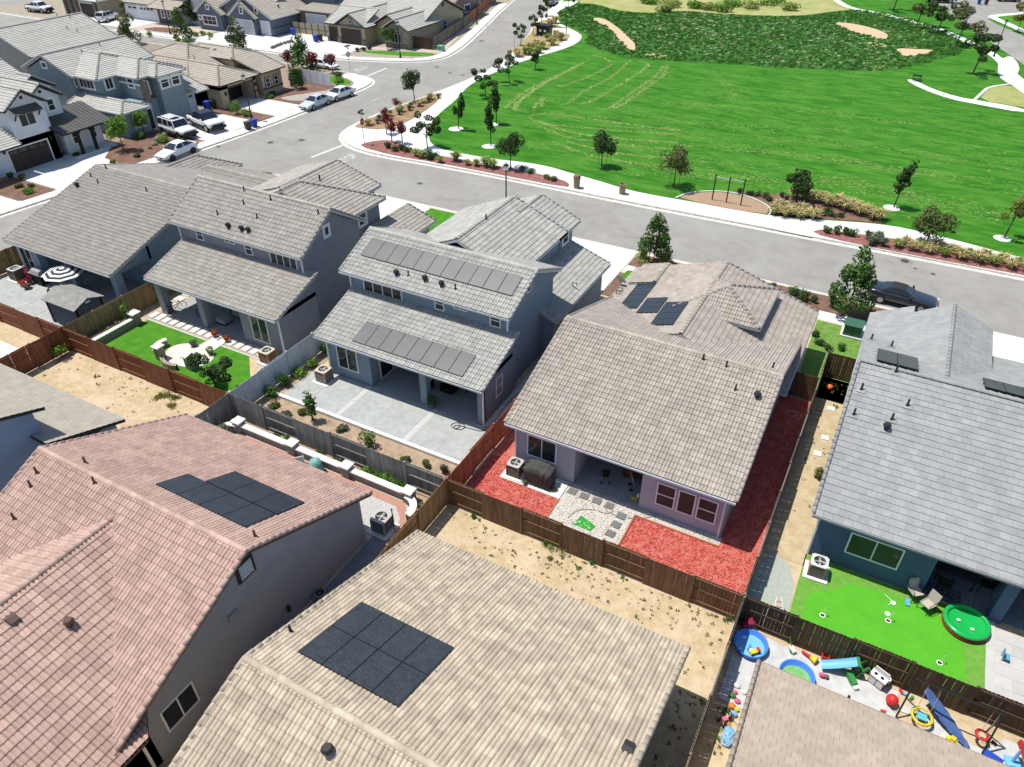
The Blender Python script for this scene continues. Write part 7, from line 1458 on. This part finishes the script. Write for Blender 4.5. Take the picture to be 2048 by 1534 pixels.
# corner patio: shed, parasol set, grill
sh = thing('garden_shed','dark blue-grey garden shed with weathered gable roof on the corner patio','shed',(-48.6,25.2,0),world=True); shm = M('shed_siding',(.10,.13,.16),(.085,.11,.14),sc=2,rough=.8); shr = M('shed_roof',(.28,.27,.24),(.21,.2,.18),sc=2.5,det=6,rough=.95)
MB().prof([(24.2,0),(26.25,0),(26.25,1.95),(25.22,2.32),(24.2,1.95)],-50.15,-47.05,'x').build('wall', shm, sh)
for y0,y1,z0,z1 in ((24.0,25.22,1.92,2.38),(26.45,25.22,1.92,2.38)):
    for i in range(3): x0 = -50.4+i*1.185; MB().add([(x0+.006,y0,z0),(x0+1.18,y0,z0),(x0+1.18,y1,z1),(x0+.006,y1,z1),(x0+.006,y0,z0-.05),(x0+1.18,y0,z0-.05),(x0+1.18,y1,z1-.05),(x0+.006,y1,z1-.05)],[(0,1,2,3),(7,6,5,4),(0,4,5,1),(1,5,6,2),(2,6,7,3),(3,7,4,0)]).build('roof_panel', shr, sh)
for y in (24.35,25.25): MB().box(-47.05,-47.0,y,y+.85,.1,1.8).build('door', shm, sh)
for y in (24.22,26.15): MB().box(-47.05,-46.98,y-.02,y+.1,0,1.95).build('corner_trim', dark, sh)
MB().box(-47.05,-46.99,25.05,25.4,1.95,2.1).build('gable_plate', white, sh)
for x in (-50.2,-47.05): MB().box(x-.04,x+.08,24.14,24.2,0,1.93).build('corner_trim', dark, sh)
t = thing('parasol','black and white striped octagonal parasol on the corner patio','parasol',(at(125,541,2.35).x,at(125,541,2.35).y,.04)); uw = M('canvas_white',(.62,.62,.6),rough=.9); uk = M('canvas_black',(.04,.04,.045),rough=.9)
for k in range(8):
    a0 = k*math.pi/4; a1 = a0+math.pi/4
    b = MB()
    for i in range(7): r0 = 1.45*i/7; r1 = 1.45*(i+1)/7; zz = lambda r: 2.55-.42*(r/1.45)**1.2; P = [(r0*math.cos(a0),r0*math.sin(a0),zz(r0)),(r1*math.cos(a0),r1*math.sin(a0),zz(r1)),(r1*math.cos(a1),r1*math.sin(a1),zz(r1)),(r0*math.cos(a1),r0*math.sin(a1),zz(r0))]; b.add(P,[(0,1,2,3)] if i else [(1,2,3)],i%2)
    b.build('canopy_panel', [uw,uk], t); MB().cyl((0,0,2.5),(1.45*math.cos(a0),1.45*math.sin(a0),2.1),.012,.012,5).build('rib', dark, t)
MB().cyl((0,0,0),(0,0,2.6),.03,.03,8).build('pole', dark, t); MB().cyl((0,0,0),(0,0,.1),.3,.3,12).build('base', dark, t)
px_,py_ = t.location.x,t.location.y; tt = thing('patio_table','dark round table under the striped parasol','table',(px_,py_,.04)); MB().lathe((0,0,.7),[(.05,0),(.65,0),(.65,.04),(.05,.04)],16).build('table_top', dark, tt)
for a in (0,1.57,3.14,4.71): MB().cyl((.5*math.cos(a),.5*math.sin(a),0),(.45*math.cos(a),.45*math.sin(a),.7),.025,.025,6).build('leg', dark, tt)
for i,(a,r) in enumerate(((3.9,1.15),(5.2,1.15),(.2,1.15),(2.8,1.2))): chair('pale metal chair at the parasol table, %s' % ORD[i],px_+r*math.cos(a),py_+r*math.sin(a),a+math.pi,M('chair_grey',(.3,.3,.28),rough=.6),M('chair_tube',(.5,.5,.48),rough=.4),'parasol table chairs',.04)
t = thing('barbecue_grill','grey barbecue grill against the wall of the corner patio','grill',(-56.2,27.35,.04)); MB().box(-.55,.55,-.3,.3,.1,.85).build('cabinet', black, t); b = MB(); b.prof([(-.32,.85),(.32,.85),(.3,1.1),(.1,1.22),(-.2,1.15)],-.5,.5,'x'); b.build('hood', M('grill_grey',(.28,.28,.27),rough=.5), t); MB().box(-.9,-.56,-.28,.28,.82,.86).build('side_shelf', MATS['grill_grey'], t); MB().box(.56,.9,-.28,.28,.82,.86).build('side_shelf', MATS['grill_grey'], t)
for x in (-.45,.45): MB().cyl((x,-.3,.08),(x,-.25,.08),.08,.08,8).build('wheel', tyre, t)
# seat-wall yard
t = thing('draped_chair','garden chair covered with a sea-green cloth by the seat wall','chair',(-23.4,21.0,.03)); MB().lathe((0,0,0),[(.42,0),(.4,.3),(.36,.6),(.3,.82),(.12,.9),(0,.9)],14).build('cloth', M('sea_cloth',(.2,.38,.33),(.15,.3,.26),sc=4,rough=.9,bump=.05,bsc=6), t, True)
for sx,sy in ((-.2,-.2),(.2,-.2),(-.2,.2),(.2,.2)): MB().cyl((sx,sy,0),(sx,sy,.4),.02,.02,6).build('leg', dark, t)
chair('white slatted lounge chair by the seat wall',-24.5,20.9,2.4,M('lounger_white',(.55,.53,.5),rough=.7),steel); t = thing('drain_pole','thin dark iron pole standing on the speckled patio','pole',(-17.18,19.52,.02)); MB().cyl((0,0,0),(0,0,1.5),.028,.028,8).build('shaft', fas_d, t); MB().ball((0,0,1.52),.05,8,5).build('knob', fas_d, t)
t = thing('hose_reel','grey hose pot on the shaded side walk of the pink-roofed house','hose pot',(-17.75,14.6,.03)); MB().lathe((0,0,0),[(0,0),(.22,0),(.27,.4),(.22,.42),(.2,.3),(0,.28)],14).build('pot', M('pot_stone',(.25,.25,.24),rough=.8), t)
for k in range(3): MB().lathe((0,0,.33+k*.03),[(.1,0),(.13,.02),(.16,0),(.13,-.02),(.1,0)],12).build('hose_coil', hb, t)
t = thing('wall_tap','dark tap bracket on the grey wall of the pink-roofed house','tap',(-18.05,13.0,.8)); MB().box(-.02,.1,-.06,.06,0,.35).build('bracket', fas_d, t); MB().cyl((.1,0,.1),(.2,0,.0),.02,.02,6).build('spout', fas_d, t)
# ------------------------------------------------------------------ toy yard
tb = M('toy_pool_blue',(.06,.2,.62),rough=.4); tb2 = M('toy_light_blue',(.16,.42,.72),rough=.45); tg = M('toy_green',(.03,.22,.05),rough=.5); ty = M('toy_yellow',(.7,.5,.03),rough=.5); tr_ = MATS['toy_red']; tw = M('toy_white',(.65,.63,.6),rough=.5); to_ = M('toy_orange',(.6,.2,.03),rough=.5); tp = M('toy_pink',(.55,.1,.2),rough=.5); tmar = M('toy_maroon',(.2,.015,.04),rough=.5)
def kidpool(label,x,y,r,fm):
    t = thing('kiddie_pool',label,'pool',(x,y,.05),'kiddie pools'); MB().lathe((0,0,0),[(0,.01),(r*.85,.01),(r*.93,.28),(r,.31),(r,.27),(r*.97,.25),(r*.92,0),(0,0)],28).build('shell', tb, t, True); MB().lathe((0,0,.03),[(0,0),(r*.84,0)],28).build('pool_base', fm, t); return t
kidpool('blue plastic pool with toys inside in the fence corner',.12,21.35,.72,tb2); kidpool('blue plastic pool with green bottom half hidden by the tan roof',2.15,20.75,.72,M('pool_algae',(.12,.33,.08),(.2,.4,.15),sc=4,rough=.5))
def toy(name,label,x,y,z=.06,rz=0): return thing(name,label,'toy',(x,y,z),'scattered toys',rz)
t = toy('toy_truck','red, white and yellow toy truck lying in the blue pool',.35,21.1,.1,.8); MB().box(-.2,.12,-.09,.09,.05,.16).build('truck_bed', ty, t); MB().box(.12,.24,-.09,.09,.05,.22).build('truck_cab', tr_, t); MB().box(-.2,0,.1,.22,0,.08).build('truck_side', tw, t)
for wx in (-.12,.15):
    for wy in (-.1,.1): MB().cyl((wx,wy-.015,.05),(wx,wy+.015,.05),.05,.05,10).build('wheel', black, t)
MB().obox((-.1,.25,.1),(.3,.06,.05),.6).build('digger_arm', tb, t)
t = toy('toy_wagon','maroon toy car in the shaded fence corner',-.2,22.2,.04,.5); MB().ball((0,0,.3),(.34,.24,.28),12,8).build('shell', tmar, t); MB().box(-.1,.15,-.2,.2,.45,.62).build('toy_roof', tmar, t)
for wx in (-.2,.2):
    for wy in (-.22,.22): MB().cyl((wx,wy-.03,.09),(wx,wy+.03,.09),.09,.09,10).build('wheel', black, t)
sl = toy('toy_slide','light blue toddler slide with green ladder in the toy yard',3.7,22.0,.05,.28); n = 9; b = MB(); P = []
for i in range(n): u = i/(n-1); x = -.75+1.3*u; z = .12+.62*(u**1.25); P.append((x,z))
for side in (0,):
    vs = [(x,y,z+dz) for x,z in P for y,dz in ((-.22,.12),(-.17,.02),(0,0),(.17,.02),(.22,.12))]; b.add(vs,[(i*5+j,i*5+j+1,(i+1)*5+j+1,(i+1)*5+j) for i in range(n-1) for j in range(4)])
    b.add([(x,y,z) for x,y,z in [(q[0],q[1],q[2]-.03) for q in vs]],[((i+1)*5+j,(i+1)*5+j+1,i*5+j+1,i*5+j) for i in range(n-1) for j in range(4)])
b.build('slide_chute', tb2, sl, True)
for y in (-.2,.2): MB().obox((.72,y,.4),(.1,.08,.9),0,0,0,.45).build('ladder_rail', tg, sl)
for k in range(3): MB().obox((.62+.12*(2-k),0,.15+k*.22),(.12,.36,.05)).build('step', tg, sl)
MB().obox((.55,0,.8),(.1,.46,.08)).build('top_bar', tg, sl)
t = toy('toy_tunnel','green toy ramp with white tip below the slide',4.15,21.75,.05,-.9); MB().obox((0,0,.18),(.6,.22,.2),0,0,0,.15).build('ramp', tg, t); MB().obox((.36,0,.08),(.2,.2,.14)).build('tip', tw, t)
t = toy('toy_trumpet','red and yellow toy horn near the dark fence',2.45,22.0,.06,-.35); MB().cyl((-.35,0,.1),(.05,0,.12),.05,.07,10).build('tube', tr_, t); MB().cyl((.05,0,.12),(.32,0,.14),.07,.17,14).build('bell', ty, t)
t = toy('toy_lawnmower','green and white push toy near the dark fence',1.75,22.0,.06,-.8); MB().obox((0,0,.1),(.32,.18,.14)).build('toy_body', tw, t); MB().cyl((-.1,0,.15),(-.4,.05,.45),.02,.02,6).build('handle', tg, t)
for s in (-.1,.1): MB().cyl((.05,s-.02,.07),(.05,s+.02,.07),.07,.07,10).build('wheel', tg, t)
t = toy('toy_box','small red toy crate below the fence rail',3.05,22.3,.05,.2); MB().box(-.15,.15,-.13,.13,0,.03).build('crate_floor', tr_, t)
for a_ in ((-.15,-.12,-.13,.13),(.12,.15,-.13,.13),(-.12,.12,-.13,-.1),(-.12,.12,.1,.13)): MB().box(*a_,.03,.24).build('crate_side', tr_, t)
t = toy('toy_pile','pink and brown soft toys by the foot of the slide',3.08,21.38,.05); MB().ball((0,0,.1),(.14,.1,.1),8,6).build('soft_toy', tp, t); MB().ball((.18,.02,.09),(.1,.1,.09),8,6).build('soft_toy', M('toy_brown',(.2,.1,.07),rough=.8), t)
t = toy('play_kitchen','white and maroon play kitchen against the dark fence',5.1,22.1,.05,-.4); MB().box(-.3,.3,-.16,.16,0,.5).build('cabinet', M('toy_rose',(.3,.08,.08),rough=.5), t); MB().box(-.34,.34,-.2,.2,.5,.55).build('counter', tw, t); MB().box(-.3,.3,.12,.16,.55,.8).build('backsplash', tw, t)
for x in (-.15,.12): MB().cyl((x,-.02,.55),(x,-.02,.57),.07,.07,10).build('hob', dark, t)
for x in (-.28,.02): MB().box(x,x+.26,-.18,-.16,.08,.44).build('cupboard_door', tw, t)
t = toy('toy_stool','round white stool behind the play kitchen',5.38,22.3,.05); MB().cyl((0,0,.28),(0,0,.34),.2,.2,14).build('seat', tw, t)
for a in (0,2.1,4.2): MB().cyl((.12*math.cos(a),.12*math.sin(a),.28),(.17*math.cos(a),.17*math.sin(a),0),.02,.02,6).build('leg', tw, t)
tag(MB().ball((5.72,21.45,.3),.24,16,10).build('beach_ball', tr_, None, True),'red and pale ball in the toy yard by the tarp','toy'); 
t = thing('swing_frame','dark A-frame swing with rope rings at the toy yard edge','swing',(6.2,21.5,0),world=True)
for a_,b_ in (((6.27,22.06,0),(6.1,21.5,2.0)),((5.97,20.91,0),(6.1,21.5,2.0)),((9.15,22.0,0),(9.05,21.45,2.0)),((9.01,20.92,0),(9.05,21.45,2.0)),((6.1,21.5,2.0),(9.05,21.45,2.0))): MB().cyl(a_,b_,.035,.035,8).build('frame_tube', dark, t)
for x in (6.55,7.0): MB().cyl((x,21.5,2.0),(x,21.3,.55),.01,.01,5).build('rope', M('rope',(.5,.45,.3),rough=.9), t)
sw_ = MB(); sw_.lathe((0,0,0),[(.36,-.05),(.42,0),(.36,.05),(.3,0),(.36,-.05)],20); o = sw_.build('saucer_ring', ty, t, True); o.location += Vector((6.8,21.2,.4)); MB().box(6.62,6.98,21.05,21.35,.36,.4).build('saucer_seat', M('toy_teal',(.1,.4,.42),rough=.5), t)
for x in (8.75,8.95): MB().cyl((x,21.45,2.0),(x,21.4,.6),.01,.01,5).build('rope', MATS['rope'], t)
o = MB().lathe((0,0,0),[(.2,-.05),(.26,0),(.2,.05),(.14,0),(.2,-.05)],18).build('swing_ring', tr_, t, True); o.location += Vector((8.85,21.4,.5))
t = toy('blue_tarp_slide','long blue fabric slide sagging from the fence to the ground',7.6,21.5,.03); b = MB(); n = 12
for i in range(n): pass
vs = []
for i in range(n+1):
    u = i/n; c = Vector((-.85+1.8*u,.65-1.25*u,.75*(1-u)**1.4+.05)); wd = .05+.22*math.sin(math.pi*min(1,.15+.8*u)); d = Vector((.57,.82,0))
    for k in (-1,-.5,0,.5,1): vs.append(c+d*wd*k+Vector((0,0,.05*((i+int(k*2))%2))))
b.add(vs,[(i*5+j,i*5+j+1,(i+1)*5+j+1,(i+1)*5+j) for i in range(n) for j in range(4)]); b.build('fabric', M('tarp_blue',(.05,.1,.25),(.08,.14,.3),sc=5,rough=.6), t)
t = toy('toy_digger','yellow toy digger below the blue fabric slide',7.95,20.85,.05,-.3); MB().box(-.22,.15,-.1,.1,.05,.2).build('toy_body', ty, t); MB().box(-.1,.08,-.08,.08,.2,.32).build('toy_cab', ty, t); MB().obox((.3,0,.1),(.3,.1,.06)).build('shovel', ty, t)
for x in (-.14,.1): MB().cyl((x,-.12,.06),(x,.12,.06),.06,.06,10).build('wheel', black, t)
t = toy('toy_crate_blue','blue plastic box at the eave of the tan roof',9.3,20.75,.04,-.3); MB().box(-.3,.3,-.2,.2,0,.22).build('box_body', M('box_royal',(.02,.06,.35),rough=.5), t); MB().box(-.32,.32,-.22,.22,.22,.26).build('box_lid', MATS['box_royal'], t)
t = toy('toy_basketball_hoop','red toy hoop on a light blue stand at the lower right edge',10.0,21.1,.03,.3); MB().cyl((0,0,0),(0,0,.9),.06,.05,10).build('stand', tb2, t); b = MB(); b.prof([(-.32,.85),(.32,.85),(.28,1.15),(.1,1.25),(-.1,1.25),(-.28,1.15)],-.03,.03,'x'); b.build('backboard', tr_, t); MB().lathe((.2,0,.9),[(.16,0),(.19,.02),(.16,.04)],14).build('hoop_ring', tr_, t); MB().obox((0,0,.05),(.5,.4,.1)).build('base', tb2, t)
for i,(x,y,m,s) in enumerate(((.1,19.25,tw,.15),(.42,19.1,tw,.13),(.12,18.95,tp,.12),(.3,18.6,tp,.14),(.15,18.3,to_,.16),(.35,18.25,ty,.12),(.3,18.0,tb2,.15),(.1,17.7,tw,.1),(.2,17.45,to_,.15),(.32,17.2,tb2,.2),(.05,18.75,tg,.15))):
    tag(MB().ball((x,y,s*.7),(s,s*.8,s*.7),9,6,0,.12).build('small_toy', m),'small %s toy in the pile beside the tan roof, %s from the fence corner' % (['white','white','pink','pink','orange','yellow','blue','white','orange','blue','green'][i],ORD[i]),'toy','toy pile by the tan roof')
t = toy('toy_tricycle','pink and black tricycle in the pile beside the tan roof',.1,17.55,.04,1.0)
for x,y in ((.25,0),(-.2,.15),(-.2,-.15)): MB().cyl((x,y-.02,.12),(x,y+.02,.12),.12,.12,12).build('wheel', black, t)
MB().cyl((.25,0,.12),(.2,0,.5),.02,.02,6).build('fork', tp, t); MB().cyl((-.2,0,.15),(.2,0,.35),.025,.025,6).build('frame_tube', tp, t); MB().box(-.2,-.02,-.08,.08,.3,.35).build('saddle', tp, t); MB().cyl((.2,-.15,.5),(.2,.15,.5),.015,.015,6).build('handlebar', black, t)
t = toy('foil_blanket','glittering blue cloth heap in the pile beside the tan roof',.35,16.95,.04); MB().ball((0,0,.1),(.25,.4,.14),12,8,0,.2).build('cloth', M('glitter_blue',(.1,.3,.5),(.3,.45,.55),sc=20,rough=.3), t)
for i,(x,y,m) in enumerate(((6.2,22.15,tb2),(6.45,22.1,tg),(6.05,22.2,tr_),(9.6,21.0,tw),(9.5,20.75,tr_),(7.15,21.9,tr_),(5.5,20.95,tr_),(4.2,20.9,black),(9.4,21.6,black))):
    tag(MB().obox((x,y,.08),(.2,.09,.06),i*1.1).build('small_toy', m),'small loose toy scattered on the sheeting, %s counting from the play kitchen' % ORD[i],'toy','loose toys on the sheeting')
